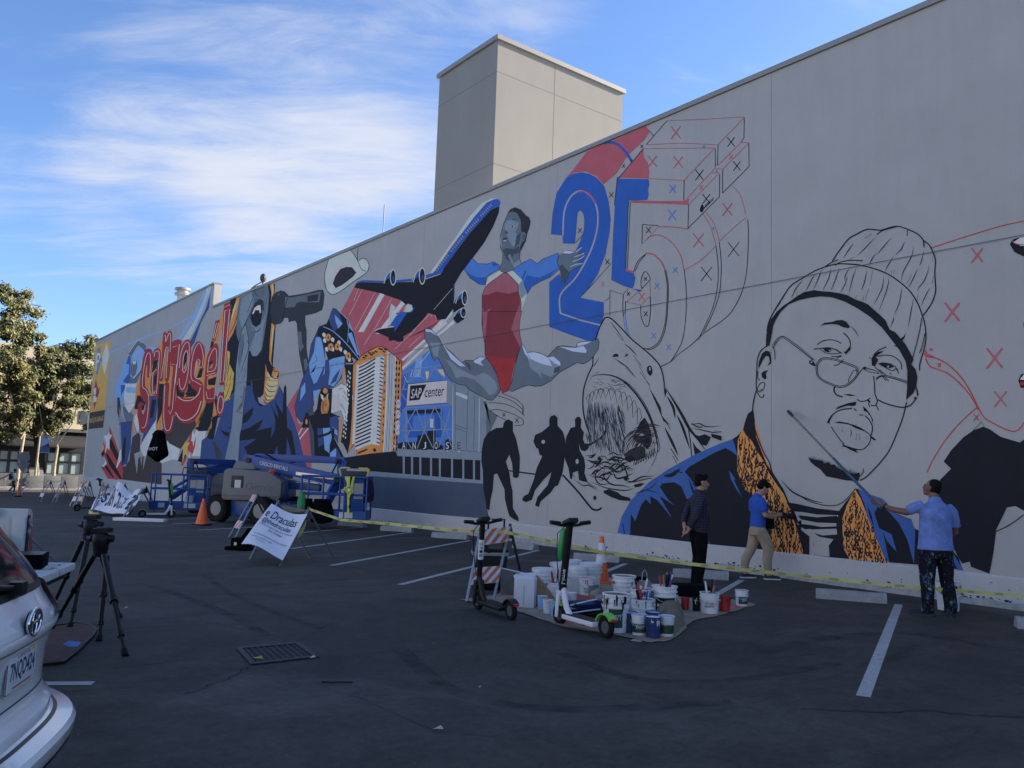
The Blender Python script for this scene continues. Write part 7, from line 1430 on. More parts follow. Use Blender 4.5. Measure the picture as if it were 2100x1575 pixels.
# shirt with a number, wire handled grid, pink panel
p = G(1306, 1232); t = thing('number_shirt', 'black shirt with the white number 19 draped between the buckets', 'shirt', (p.x, p.y, .014), CAMANG + math.pi / 2)
part(MB().use(BFAB).rings([[(x * (1 - .25 * s), y * (1 - .4 * s) + .02 * math.sin(9 * x), z) for x, y in ((-.15, -.1), (0, -.13), (.15, -.1), (.17, .05), (0, .1), (-.17, .05))] for s, z in ((0, 0), (.2, .14), (.5, .27), (1, .30))]), 'cloth', t, 80)
part((lambda mb: (text_quad(mb, '19', (-.02, -.115, .25), (.10, -.10, .21), (.07, -.128, .07), (-.05, -.132, .10)), mb)[1])(MB().use(INKW)), 'number', t)
p = G(1322, 1236); t = thing('roller_grid', 'grey bucket grid with a bent wire handle standing behind the brush bucket', 'grid', (p.x, p.y, .014), CAMANG + math.pi / 2)
part(MB().use(COLS['gr']).prism([(-.09, 0, 0), (.09, 0, 0), (.075, .03, .27), (-.075, .03, .27)], (0, .02, 0)), 'plate', t, bev=.01); part(MB().use(ALU).tube([(-.035, .04, .26), (-.03, .04, .36), (0, .04, .41), (.03, .04, .36), (.035, .04, .26)], .007, 6), 'handle', t, 60)
# cardboard box, paper bag, cooler, board
BX = mat('white_card', (.62, .63, .66), .8, var=.05); p = G(1076, 1246); t = thing('cardboard_box', 'white cardboard box with blue printed flaps left of the brown bag', 'box', (p.x, p.y, .014), math.atan2(TV.y, TV.x) - .18)
part(MB().use(BX).box((0, .06, .17), (.25, .30, .34)), 'body', t, bev=.004); part(MB().use(BX).prism([(-.125, -.09, .34), (-.15, -.02, .365), (.08, -.02, .37), (.125, -.09, .34)], (0, .2, 0)).prism([(-.1, .02, .345), (.1, .02, .345), (.12, .22, .39), (-.12, .22, .36)], (0, 0, .006)), 'flap', t)
BLP = mat('print_blue', (.04, .10, .36), .6, var=.3, vs=40)
mb = MB().use(BLP).box((-.1262, .03, .17), (.002, .09, .27)).box((-.1262, .15, .17), (.002, .06, .27)); tag(part(mb, 'side_print', t), kind='stuff'); part(MB().use(BLP).box((0, .12, .3425), (.18, .12, .002)), 'top_print', t); part(MB().use(INK).box((.0, -.0912, .15), (.004, .002, .24)), 'seam', t)
p = G(1112, 1243); t = thing('paper_bag', 'slumped brown paper bag between the white box and the buckets', 'bag', (p.x, p.y, .014), math.atan2(TV.y, TV.x))
part(MB().use(mat('kraft_paper', (.26, .17, .09), .85, var=.2, vs=6)).rings([[(x * (1 - k1) + sh, y * (1 - k1 * .6), z + .05 * x * k2) for x, y in ((-.13, -.1), (0, -.12), (.16, -.1), (.18, .1), (0, .12), (-.13, .1))] for k1, sh, z, k2 in ((0, 0, 0, 0), (.05, -.02, .1, -1), (.3, -.05, .2, -2.2), (.55, -.08, .30, -2.5), (.8, -.10, .36, -1))]), 'bag', t, 30)
part(MB().use(mat('bag_lining', (.6, .55, .5), .8)).ell((-.11, -.02, .35), (.035, .05, .03), None, 9, 6), 'opening', t, 60)
p = AD(1004, 1222, 11.55); p.z = 0; t = thing('rolling_cooler', 'black rolling cooler box with a grey lid band behind the striped barricade', 'cooler', (p.x, p.y, .014), math.atan2(TV.y, TV.x) + .10)
part(MB().use(BLK).prism([(-.23, -.02, .0), (.20, -.02, .0), (.235, -.04, .46), (-.255, -.04, .46)], (0, .38, 0)), 'tub', t, bev=.025); part(MB().use(mat('cooler_grey', (.26, .28, .31), .5)).box((-.01, .15, .485), (.51, .41, .05)), 'lid_band', t, bev=.012); part(MB().use(BLK).box((-.01, .15, .53), (.50, .40, .05)), 'lid', t, bev=.02)
mb = MB().use(BLK).tube([(-.03, .32, .5), (-.03, .33, .95), (.2, .33, .95), (.2, .32, .5)], .016, 8); part(mb, 'pull_handle', t, 60)
for x in (-.19, .22): part(MB().use(RUB).cyl((x - .03, .30, .07), (x + .03, .30, .07), .075, 16), 'wheel', t, 40)
p = G(1052, 1222); t = thing('dark_panel', 'dark grey weathered board propped on edge behind the white box', 'board', (p.x, p.y, .014), math.atan2(TV.y, TV.x) - .12); part(MB().use(mat('weathered_board', (.10, .10, .105), .85, var=.4, vs=8)).prism([(-.17, 0, 0), (.22, .02, 0), (.20, .10, .26), (-.19, .08, .33)], (0, .03, 0)), 'board', t, bev=.004); part(MB().use(PWH).box((.01, .10, .30), (.38, .02, .012), Matrix.Rotation(.17, 3, 'Y')), 'edge_trim', t)

# ------------------------------------------------------------------ tripods
CBN = mat('tripod_black', (.007, .0075, .009), .45, 0, var=.2, spec=.3)
def tripod(lab, feet, head, apex, dh, plate):
    F_ = [G(*f) if len(f) == 2 else f[0] for f in feet]; c = sum(F_, Vector()) / 3; t = thing('tripod', lab, 'tripod', (c.x, c.y, 0), 0, 'black camera tripods by the white car')
    A_ = AD(apex[0], apex[1], dh)
    for f in F_:
        a = A_ + (f - A_).normalized() * .05 + Vector((f.x - c.x, f.y - c.y, 0)).normalized() * .06; d = f - a
        lg = part(MB().use(CBN).tube([a, a + d * .47], .026, 8).tube([a + d * .45, a + d * .80], .021, 8).tube([a + d * .78, a + d * .97], .017, 8), 'leg', t, 60, world=True)
        for k0, k1, kr in ((.44, .49, .036), (.78, .82, .030)): part(MB().use(CBN).tube([a + d * k0, a + d * k1], kr, 8), 'leg_lock', lg, 60, world=True)
        part(MB().use(RUB).tube([a + d * .94, f + Vector((0, 0, .002))], [.024, .03], 8), 'foot', lg, 60, world=True)
    H_ = AD(head[0], head[1], dh)
    part(MB().use(CBN).tube([A_ - Vector((0, 0, .05)), A_ + Vector((0, 0, .04))], [.055, .07], 14).tube([A_, H_ - Vector((0, 0, .06))], .04, 10), 'spider', t, 60, world=True)
    M3 = Matrix((TV, AV, Vector((0, 0, 1)))).transposed()
    part(MB().use(CBN).lathe([(.05, -.12), (.07, -.06), (.085, 0), (.07, .03), (.05, .05)], 14, H_, M3).box(H_ + Vector((0, 0, .075)), (plate, .10, .04), M3 @ Matrix.Rotation(-.06, 3, 'Y')).cyl(H_ - TV * .10, H_ + TV * .11, .035, 12), 'fluid_head', t, 40, world=True)
    part(MB().use(DSTEEL).cyl(H_ - TV * .12 - AV * .03, H_ - TV * .08 - AV * .03, .022, 10).cyl(H_ + Vector((0, 0, .095)) - TV * .05, H_ + Vector((0, 0, .10)) + TV * .07, .012, 6), 'knob', t, 40, world=True)
tripod('nearer black tripod with its head a little lower, three legs spread on the asphalt', [(104, 1292), (203, 1314), (257, 1346)], (208, 1104), (206, 1130), 7.75, .16)
tripod('farther black tripod rising behind the nearer one', [(96, 1268), (143, 1289), (246, 1268)], (188, 1076), (184, 1100), 8.5, .13)
RNB = mat('rug_brown', (.10, .055, .045), .95, var=.35, vs=6)
p = G(140, 1322); t = thing('round_mat', 'round brown mat with a blue paint smear under the tripods', 'mat', (p.x, p.y, 0), 0)
rim = [G(*q) for q in ((128, 1285), (155, 1281), (182, 1284), (198, 1294), (192, 1306), (178, 1320), (158, 1340), (130, 1362), (60, 1370), (40, 1320), (70, 1290))]
part(MB().use(RNB).prism([(q.x - p.x, q.y - p.y, .004) for q in rim], (0, 0, .012)), 'mat', t); part(MB().use(BLK).tube([(q.x - p.x, q.y - p.y, .014) for q in rim], .012, 6, closed=True), 'edge', t, 60)
part(MB().use(mat('smear_blue', (.05, .16, .42), .7, var=.4, vs=20)).poly([Vector((G(*q).x - p.x, G(*q).y - p.y, .0175)) for q in ((128, 1325), (142, 1318), (166, 1321), (160, 1330), (140, 1331))]), 'paint_smear', t)
# ------------------------------------------------------------------ people
def remesh(mb, vox, sm=2):
    me = mb.mesh('tmp'); o = bpy.data.objects.new('tmp', me); C.objects.link(o)
    r = o.modifiers.new('r', 'REMESH'); r.mode = 'VOXEL'; r.voxel_size = vox
    if sm: s = o.modifiers.new('s', 'SMOOTH'); s.factor = .5; s.iterations = sm
    bpy.context.view_layer.update()
    m2 = bpy.data.meshes.new_from_object(o.evaluated_get(bpy.context.evaluated_depsgraph_get()))
    m2.materials.clear()
    for M in mb.mats: m2.materials.append(M)
    for p in m2.polygons: p.use_smooth = True; p.material_index = 0
    bpy.data.objects.remove(o); bpy.data.meshes.remove(me); return m2
def limb(mb, pts, rad_, n=12):
    """loft through pts with (rx, ry) radii; rx lies along the side axis X as far as possible"""
    P = [Vector(p) for p in pts]; rs = []
    for i, p in enumerate(P):
        t = (P[min(i + 1, len(P) - 1)] - P[max(i - 1, 0)]).normalized(); x = Vector((1, 0, 0)); x = (x - t * x.dot(t))
        if x.length < .2: x = Vector((0, 1, 0)) - t * t.y
        x.normalize(); y = t.cross(x); r = rad_[i]; r = r if isinstance(r, tuple) else (r, r)
        rs.append([p + x * r[0] * math.cos(6.2832 * j / n) + y * r[1] * math.sin(6.2832 * j / n) for j in range(n)])
    mb.rings(rs)
def head_mb(mb, c, yaw, pitch, k=1.0):
    """skull with brow, nose, lips, chin and ears; +Y is the way the face looks"""
    M = Matrix.Rotation(yaw, 3, 'Z') @ Matrix.Rotation(pitch, 3, 'X'); c = Vector(c)
    def E(p, r, rot=None): mb.ell(c + M @ (Vector(p) * k), [q * k for q in r], M if rot is None else M @ rot, 14, 10)
    E((0, -.012, .045), (.074, .094, .085)); E((0, .022, .0), (.062, .072, .085)); E((0, .045, -.062), (.046, .045, .040)); E((0, .072, -.088), (.022, .020, .017))
    E((0, .088, .022), (.048, .014, .012)); E((0, .103, -.004), (.011, .016, .026)); E((0, .112, -.022), (.016, .016, .010))
    E((0, .096, -.050), (.024, .010, .006)); E((0, .095, -.062), (.021, .010, .007)); E((.038, .078, -.022), (.018, .018, .015)); E((-.038, .078, -.022), (.018, .018, .015))
    for s in (-1, 1): E((s * .076, -.006, -.002), (.010, .018, .030)); E((s * .080, -.010, .016), (.008, .016, .014))
    return lambda p: c + M @ (Vector(p) * k), M
def hair_mb(mb, f, M, style, k=1.0):
    rn = random.Random(4)
    def E(p, r): mb.ell(f(p), [q * k for q in r], M, 14, 10)
    if style == 'short': E((0, -.026, .058), (.079, .090, .080)); E((0, -.05, .0), (.072, .062, .062))
    else:
        E((0, -.022, .068), (.083, .096, .084)); E((0, -.055, .01), (.076, .062, .062)); E((0, .052, .098), (.062, .046, .036)); E((.055, .02, .08), (.032, .05, .042)); E((-.055, .02, .08), (.032, .05, .042))
        for _ in range(26): a = rn.uniform(0, 6.28); E((.066 * math.cos(a), -.01 + .078 * math.sin(a), .10 + rn.uniform(-.02, .045)), (.022, .022, .016))
def hand_mb(mb, w, d, side, nrm, curl, k=1.0, spread=.0):
    """palm and five fingers: w wrist, d direction of the palm, side = towards the thumb, nrm = the palm's inner normal"""
    w = Vector(w); d = Vector(d).normalized(); nrm = Vector(nrm); nrm = (nrm - d * nrm.dot(d)).normalized(); s = nrm.cross(d)
    if s.dot(Vector(side)) < 0: s = -s
    M = Matrix((s, d, nrm)).transposed()
    mb.ell(w + d * .05 * k, (.040 * k, .052 * k, .016 * k), M, 12, 8); limb(mb, [w - d * .03, w + d * .03 * k], [(.027 * k, .021 * k), (.034 * k, .018 * k)])
    for i, (o, ln) in enumerate(((.030, .072), (.010, .080), (-.010, .074), (-.029, .058))):
        p = w + d * .088 * k + s * o * k; q = d + s * (o * spread * 14); pts = [p - d * .02 * k]
        for j in range(4):
            a = curl * (j + .3); dd = (q * math.cos(a) + nrm * math.sin(a)).normalized(); pts.append(p.copy()); p = p + dd * ln * k * (.42, .33, .25, .0)[j]
        mb.tube(pts + [p] if (pts[-1] - p).length > 1e-4 else pts, [.0095 * k, .0095 * k, .009 * k, .0085 * k, .007 * k][:len(pts) + (1 if (pts[-1] - p).length > 1e-4 else 0)], 7)
    p = w + d * .02 * k + s * .028 * k; pts = [p]
    for a, l_ in ((.9, .036), (.55, .032), (.3, .026)): p = p + (d * math.cos(a) + s * math.sin(a) + nrm * .35 * math.sin(curl + .3)).normalized() * l_ * k; pts.append(p)
    mb.tube(pts, [.014 * k, .0115 * k, .010 * k, .008 * k], 7)
def skin(name, c): return mat(name, c, .5, var=.10, vs=18)
def shoe(mb, a, d, k=1.0, M1=None, M2=None):
    d = Vector(d).normalized(); s = Vector((d.y, -d.x, 0)); a = Vector(a); R = Matrix((s, d, Vector((0, 0, 1)))).transposed()
    rs = []
    for y, w, h in ((-.085, .026, .05), (-.075, .036, .075), (-.02, .038, .085), (.04, .040, .068), (.10, .046, .05), (.16, .042, .042), (.19, .022, .03)):
        rs.append([a + R @ Vector((w * k * x, y * k, z * h * k + .018 * k)) for x, z in ((-1, 0), (-.95, .5), (-.5, 1), (.5, 1), (.95, .5), (1, 0))])
    mb.use(M1).rings(rs)
    rs = [[a + R @ Vector((x * w * k * 1.06, y * k, z)) for x, z in ((-1, .001), (-1, .022 * k), (1, .022 * k), (1, .001))] for y, w in ((-.09, .028), (-.07, .040), (0, .038), (.10, .049), (.165, .044), (.198, .022))]
    mb.use(M2).rings(rs)
def plaid():
    M = bpy.data.materials.new('plaid_shirt'); M.use_nodes = True; t = M.node_tree; b = t.nodes['Principled BSDF']; b.inputs['Roughness'].default_value = .85
    co = N(t, 'ShaderNodeTexCoord'); sp = N(t, 'ShaderNodeSeparateXYZ'); no = N(t, 'ShaderNodeTexNoise', i={'Scale': 4, 'Detail': 2})
    L(t, co.outputs['Object'], no.inputs['Vector']); ad = N(t, 'ShaderNodeVectorMath', operation='MULTIPLY_ADD'); L(t, no.outputs[1], ad.inputs[0]); ad.inputs[1].default_value = (.03, .03, .03); L(t, co.outputs['Object'], ad.inputs[2]); L(t, ad.outputs[0], sp.inputs[0])
    u = MA(t, 'ADD', MA(t, 'ADD', sp.outputs[1], MA(t, 'MULTIPLY', sp.outputs[0], .8)), 10.0)
    l1 = MA(t, 'LESS_THAN', MA(t, 'FRACT', MA(t, 'MULTIPLY', u, 30)), .13); l2 = MA(t, 'LESS_THAN', MA(t, 'FRACT', MA(t, 'MULTIPLY', sp.outputs[2], 26)), .13)
    ln = MA(t, 'MAXIMUM', l1, l2); l3 = MA(t, 'MULTIPLY', l1, l2)
    mx = N(t, 'ShaderNodeMix', data_type='RGBA'); L(t, ln, mx.inputs[0]); mx.inputs[6].default_value = (.009, .008, .020, 1); mx.inputs[7].default_value = (.045, .038, .085, 1)
    m2 = N(t, 'ShaderNodeMix', data_type='RGBA'); L(t, l3, m2.inputs[0]); L(t, mx.outputs[2], m2.inputs[6]); m2.inputs[7].default_value = (.14, .12, .20, 1)
    L(t, m2.outputs[2], b.inputs['Base Color']); return M
def splatter(name, base, cols, th=.63, sc=16):
    M = bpy.data.materials.new(name); M.use_nodes = True; t = M.node_tree; b = t.nodes['Principled BSDF']; b.inputs['Roughness'].default_value = .85; b.inputs['Specular IOR Level'].default_value = .12
    co = N(t, 'ShaderNodeTexCoord'); rgb = N(t, 'ShaderNodeRGB'); rgb.outputs[0].default_value = base + (1,); out = rgb.outputs[0]
    for i, c in enumerate(cols):
        mp = N(t, 'ShaderNodeMapping'); mp.inputs['Location'].default_value = (i * 3.7, i * 1.9, i); mp.inputs['Scale'].default_value = (1, 1, .55); L(t, co.outputs['Object'], mp.inputs[0])
        n = N(t, 'ShaderNodeTexNoise', i={'Scale': sc, 'Detail': 8, 'Roughness': .75}); L(t, mp.outputs[0], n.inputs['Vector'])
        r = N(t, 'ShaderNodeMapRange', i={1: th, 2: th + .03, 3: 0, 4: .9}); L(t, n.outputs[0], r.inputs[0])
        m2 = N(t, 'ShaderNodeMix', data_type='RGBA'); L(t, r.outputs[0], m2.inputs[0]); L(t, out, m2.inputs[6]); m2.inputs[7].default_value = c + (1,); out = m2.outputs[2]
    L(t, out, b.inputs['Base Color']); return M
SK1 = skin('skin_light', (.36, .21, .15)); SK2 = skin('skin_tan', (.26, .14, .095)); SK3 = skin('skin_brown', (.17, .085, .055)); HAIR = mat('black_hair', (.006, .005, .005), .7, var=.3, vs=40, spec=.12)
EYE = mat('eye_dark', (.01, .008, .007), .2); SHB = mat('shoe_black', (.02, .02, .024), .6, var=.3); SHW = mat('shoe_sole', (.62, .62, .63), .6, var=.1); LEA = mat('brown_shoe', (.06, .03, .022), .45)
def face_bits(t, f, k=1.0):
    mb = MB().use(EYE)
    for s in (-1, 1): mb.ell(f((s * .031, .082, .008)), (.011 * k, .008 * k, .007 * k), None, 8, 6)
    part(mb, 'eyes', t, 60)
    mb = MB().use(HAIR)
    for s in (-1, 1): mb.tube([f((s * .016, .097, .030)), f((s * .034, .094, .036)), f((s * .052, .080, .028))], .0045 * k, 5)
    part(mb, 'eyebrows', t, 60)
def person(lab, at, yaw, H, cfg):
    t = thing('person', lab, 'person', (at.x, at.y, gz(at.y)), yaw, None); k = H / 1.75; t.scale = (k, k, k); cfg(t); return t
def wrinkle(mb_fn, amp=.012, fr=22, seed=0):
    """gives cloth soft folds by pushing lofted rings in and out"""
    for i, v in enumerate(mb_fn.v): v += Vector((math.sin(v.z * fr + v.x * 9 + seed), math.cos(v.z * fr * .8 + v.y * 11 + seed), 0)) * amp * (.5 + .5 * math.sin(v.z * 13 + seed))

def man_plaid(t):
    mb = MB().use(SK1); f, M = head_mb(mb, (0, .05, 1.625), 0, .0)
    limb(mb, [(0, .0, 1.40), (0, .025, 1.50), (0, .04, 1.58)], [(.062, .065), (.054, .058), (.055, .06)])
    hand_mb(mb, (.10, -.165, .93), (-.75, -.25, -.45), (0, 0, 1), (0, -1, .2), .35, 1.0); hand_mb(mb, (-.05, -.19, .93), (.4, -.3, -.75), (0, 0, 1), (0, -1, .0), .30, 1.0)
    limb(mb, [(.19, -.16, 1.03), (.10, -.165, .93)], [.034, .028]); limb(mb, [(-.19, -.16, 1.03), (-.05, -.19, .93)], [.034, .028])
    limb(mb, [(0, 0, .9), (0, .0, 1.42)], [(.10, .07), (.12, .08)])
    part(remesh(mb, .0065), 'body', t)
    mb = MB().use(HAIR); hair_mb(mb, f, M, 'mop', .97); part(remesh(mb, .008, 1), 'hair', t); face_bits(t, f)
    mb = MB().use(plaid())
    limb(mb, [(0, .02, .88), (0, .03, .98), (0, .035, 1.10), (0, .02, 1.25), (0, .0, 1.38), (0, .0, 1.45), (0, .01, 1.49)], [(.165, .135), (.165, .135), (.165, .132), (.180, .128), (.185, .110), (.11, .085), (.07, .072)], 18)
    for s in (-1, 1): limb(mb, [(s * .14, -.005, 1.40), (s * .205, -.03, 1.34), (s * .235, -.09, 1.20), (s * .235, -.125, 1.09), (s * .20, -.155, 1.03), (s * .14, -.175, .97)], [.062, .066, .056, .054, .048, .042])
    limb(mb, [(0, .005, 1.47), (0, .015, 1.53)], [(.078, .078), (.068, .072)]); wrinkle(mb, .007, 26, 1)
    part(remesh(mb, .011, 2), 'shirt', t)
    mb = MB().use(mat('black_trousers', (.007, .007, .008), .95, var=.3, vs=12, spec=.08))
    limb(mb, [(0, .01, .76), (0, .01, .85), (0, .02, .94)], [(.165, .125), (.168, .128), (.155, .125)], 18)
    for s in (-1, 1): limb(mb, [(s * .08, .01, .86), (s * .088, .025, .68), (s * .085, .03, .50), (s * .082, .01, .34), (s * .082, -.01, .18), (s * .085, .0, .05)], [(.088, .112), (.082, .100), (.066, .078), (.062, .074), (.056, .066), (.058, .075)])
    wrinkle(mb, .006, 30, 3); part(remesh(mb, .011, 2), 'trousers', t)
    mb = MB().use(BLK); limb(mb, [(0, .02, .925), (0, .02, .955)], [(.160, .130), (.160, .130)], 18); part(mb, 'belt', t, 60)
    for s in (-1, 1): mb = MB(); shoe(mb, (s * .085, .02 + .03 * s, 0), (.12 * s, 1, 0), 1.0, LEA, BLK); part(mb, 'shoe', t, 60)
p = G(1430, 1212); hd = math.atan2(TV.y, TV.x) - math.pi / 2
person('man in a dark plaid shirt and black trousers with hands behind his back', p, hd + .12, 1.70, man_plaid)

def man_camera(t):
    mb = MB().use(SK1); f, M = head_mb(mb, (0, .10, 1.585), 0, -.62, .98)
    limb(mb, [(0, .0, 1.38), (0, .035, 1.47), (0, .075, 1.54)], [(.064, .066), (.056, .06), (.056, .06)])
    for s in (-1, 1):
        limb(mb, [(s * .215, .0, 1.22), (s * .235, .035, 1.12), (s * .20, .17, 1.09), (s * .13, .30, 1.12)], [(.044, .044), (.046, .048), (.040, .038), (.027, .025)])
    hand_mb(mb, (.13, .30, 1.12), (-.25, .9, .15), (0, 0, 1), (-1, 0, -.1), .42, .98); hand_mb(mb, (-.13, .30, 1.12), (.30, .9, .0), (0, 0, 1), (1, 0, .5), .42, .98)
    limb(mb, [(0, 0, .9), (0, .0, 1.40)], [(.10, .07), (.12, .08)]); part(remesh(mb, .0065), 'body', t)
    mb = MB().use(HAIR); hair_mb(mb, f, M, 'mop', 1.06); part(remesh(mb, .008, 1), 'hair', t); face_bits(t, f)
    mb = MB().use(mat('royal_blue_tee', (.018, .085, .42), .85, var=.2, vs=9, bump=.9, bs=15))
    limb(mb, [(0, .0, .90), (0, .01, 1.0), (0, .02, 1.12), (0, .015, 1.26), (0, .0, 1.37), (0, .0, 1.43), (0, .02, 1.47)], [(.172, .130), (.168, .128), (.172, .128), (.192, .128), (.190, .108), (.11, .085), (.076, .074)], 18)
    for s in (-1, 1): limb(mb, [(s * .14, .0, 1.39), (s * .205, .0, 1.33), (s * .222, .01, 1.24), (s * .228, .02, 1.17)], [.066, .070, .064, .064])
    wrinkle(mb, .006, 24, 5); part(remesh(mb, .011, 2), 't_shirt', t)
    mb = MB().use(mat('khaki_trousers', (.34, .27, .19), .9, var=.16, vs=9, bump=1.0, bs=16))
    limb(mb, [(0, .0, .76), (0, .0, .85), (0, .0, .93)], [(.172, .132), (.172, .132), (.158, .124)], 18)
    for s, dy in ((-1, -.20), (1, .16)): limb(mb, [(s * .082, .0, .86), (s * .092, dy * .35 + .05, .68), (s * .09, dy * .65 + .06, .50), (s * .09, dy * .85 + .0, .34), (s * .09, dy, .18), (s * .09, dy + .01, .07)], [(.095, .118), (.092, .108), (.078, .090), (.074, .084), (.062, .070), (.054, .062)])
    wrinkle(mb, .010, 34, 2); part(remesh(mb, .010, 1), 'trousers', t)
    for s, dy in ((-1, -.20), (1, .16)): mb = MB(); shoe(mb, (s * .09, dy + .02, 0), (.1 * s, 1, 0), 1.02, SHB, SHW); part(mb, 'shoe', t, 60)
p = G(1553, 1187); mt = person('man in a royal blue t-shirt and khaki trousers looking down at a camera', p, hd + .15, 1.69, man_camera)
Mw = Matrix.Translation(mt.location) @ Matrix.Rotation(mt.rotation_euler.z, 4, 'Z') @ Matrix.Scale(1.69 / 1.75, 4)
cm = thing('camera', 'black camera with a long lens held by the man in blue', 'camera', Mw @ Vector((0, .43, 1.13)), mt.rotation_euler.z)
part(MB().use(BLK).box((0, 0, 0), (.14, .075, .10)).box((0, 0, .062), (.06, .07, .035)).box((.055, .03, -.01), (.035, .05, .10)), 'camera_body', cm, bev=.010); part(MB().use(BLK).lathe([(.038, 0), (.042, .05), (.040, .10), (.046, .13), (.048, .20), (.040, .20), (.036, .17)], 18, (0, .035, -.005), Matrix.Rotation(rad(-97), 3, 'X')), 'lens', cm, 40)
part(MB().use(BLK).box((0, -.039, 0), (.08, .002, .055)), 'screen', cm)
sp_ = lambda x, y, z: cm.matrix_basis.inverted() @ (Mw @ Vector((x, y, z))) if False else Matrix.Rotation(-mt.rotation_euler.z, 3, 'Z') @ ((Mw @ Vector((x, y, z))) - cm.location)
part(MB().use(BLK).tube([(-.07, 0, .03), sp_(-.12, .145, 1.25), sp_(-.10, .10, 1.36), sp_(-.075, .0, 1.455), sp_(0, -.06, 1.47), sp_(.075, .0, 1.455), sp_(.10, .10, 1.36), sp_(.12, .145, 1.25), (.07, 0, .03)], .007, 6), 'strap', cm, 60)
bg_ = Mw @ Vector((.1, .19, .98)); bgt = thing('camera_pouch', 'black pouch hanging below the camera at the man in blue', 'pouch', bg_, mt.rotation_euler.z); part(MB().use(BFAB).box((0, 0, 0), (.12, .11, .20)), 'pouch', bgt, bev=.03); part(MB().use(BLK).tube([(0, .03, .1), (-.05, .15, .14)], .006, 5), 'strap', bgt)

def painter(t):
    mb = MB().use(SK3); f, M = head_mb(mb, (-.005, .055, 1.625), .62, .28, 1.0)
    limb(mb, [(0, -.01, 1.38), (0, .01, 1.48), (0, .035, 1.57)], [(.072, .070), (.064, .064), (.062, .066)])
    # left arm reaches out along the pole
    limb(mb, [(-.26, .04, 1.36), (-.33, .09, 1.31), (-.44, .18, 1.33), (-.545, .30, 1.385)], [(.050, .050), (.046, .048), (.042, .040), (.028, .026)])
    hand_mb(mb, (-.545, .30, 1.385), (-.62, .66, .32), (.3, .5, 1), (-.5, -.55, -.1), .55, 1.0)
    limb(mb, [(.27, .02, 1.20), (.285, .06, 1.08), (.25, .18, 1.02), (.16, .29, 1.03)], [(.050, .050), (.048, .05), (.042, .040), (.028, .026)]); hand_mb(mb, (.16, .29, 1.03), (-.6, .7, .15), (0, .3, 1), (-.6, -.5, 0), .55, 1.0)
    limb(mb, [(0, 0, .9), (0, -.01, 1.40)], [(.12, .08), (.14, .09)]); part(remesh(mb, .0065), 'body', t)
    mb = MB().use(HAIR); hair_mb(mb, f, M, 'short', 1.0); part(remesh(mb, .007, 1), 'hair', t); face_bits(t, f)
    mb = MB().use(mat('light_blue_shirt', (.135, .21, .50), .85, var=.28, vs=10, bump=1.0, bs=13))
    limb(mb, [(0, .0, .84), (0, .0, .95), (0, .0, 1.10), (0, -.01, 1.26), (0, -.015, 1.36), (0, -.01, 1.43), (0, .0, 1.47)], [(.225, .165), (.215, .155), (.205, .150), (.212, .145), (.205, .120), (.13, .095), (.080, .080)], 20)
    limb(mb, [(-.15, .0, 1.40), (-.21, .02, 1.385), (-.27, .05, 1.36), (-.315, .08, 1.33)], [.076, .076, .068, .068]); limb(mb, [(.15, -.01, 1.39), (.22, .0, 1.32), (.26, .01, 1.22), (.27, .02, 1.14)], [.076, .078, .068, .068])
    limb(mb, [(0, -.005, 1.45), (0, .01, 1.51)], [(.085, .083), (.074, .078)]); wrinkle(mb, .010, 19, 4); part(remesh(mb, .011, 2), 'shirt', t)
    mb = MB().use(splatter('painted_jeans', (.010, .011, .016), ((.35, .38, .40), (.04, .14, .17), (.06, .10, .26)), .585, 13))
    limb(mb, [(0, .0, .74), (0, .0, .84), (0, .0, .92)], [(.205, .155), (.205, .155), (.19, .15)], 18)
    for s, dx in ((-1, -.01), (1, .05)): limb(mb, [(s * .10, .0, .82), (s * .11 + dx * .3, .01, .64), (s * .11 + dx * .6, .01, .46), (s * .115 + dx * .8, -.01, .30), (s * .12 + dx, -.015, .14), (s * .12 + dx, -.01, .05)], [(.108, .125), (.100, .115), (.086, .096), (.080, .088), (.074, .082), (.078, .09)])
    wrinkle(mb, .010, 30, 7); part(remesh(mb, .011, 1), 'trousers', t)
    SB = splatter('painted_shoe', (.03, .032, .04), ((.4, .4, .42), (.05, .09, .30)), .6, 22)
    for s, dx, dr in ((-1, -.01, (-.9, .5, 0)), (1, .05, (.5, .8, 0))): mb = MB(); shoe(mb, (s * .12 + dx, .0, 0), dr, 1.08, SB, SHB); part(mb, 'shoe', t, 60)
    part(MB().use(BLK).lathe([(.030, -.008), (.034, -.008), (.034, .008), (.030, .008)], 14, (-.525, .275, 1.375), Vector((-.105, .12, .055)).to_track_quat('Z', 'Y').to_matrix()), 'wristband', t, 40)
p = G(1922, 1264); pt = person('heavyset painter in a light blue shirt and paint-spattered black jeans reaching up a pole', p, math.atan2(AV.y, AV.x) - math.pi / 2 + .02, 1.74, painter)
Mp = Matrix.Translation(pt.location) @ Matrix.Rotation(pt.rotation_euler.z, 4, 'Z') @ Matrix.Scale(1.74 / 1.75, 4)
h0 = Mp @ Vector((-.60, .36, 1.405)); tipd = onX(1616, 843, D - .12); dv = (tipd - h0)
pl = thing('extension_pole', 'long slanting paint pole with a blue lower half held against the wall', 'pole', h0)
lo_ = h0 - dv.normalized() * .14
part(MB().use(mat('pole_blue', (.035, .08, .14), .45, var=.3, vs=6)).tube([lo_, h0 + dv * .42], .021, 8), 'lower_pole', pl, 60, world=True); part(MB().use(mat('pole_pale', (.19, .18, .15), .5, var=.35, vs=5)).tube([h0 + dv * .40, h0 + dv * .94], .018, 8), 'upper_pole', pl, 60, world=True)
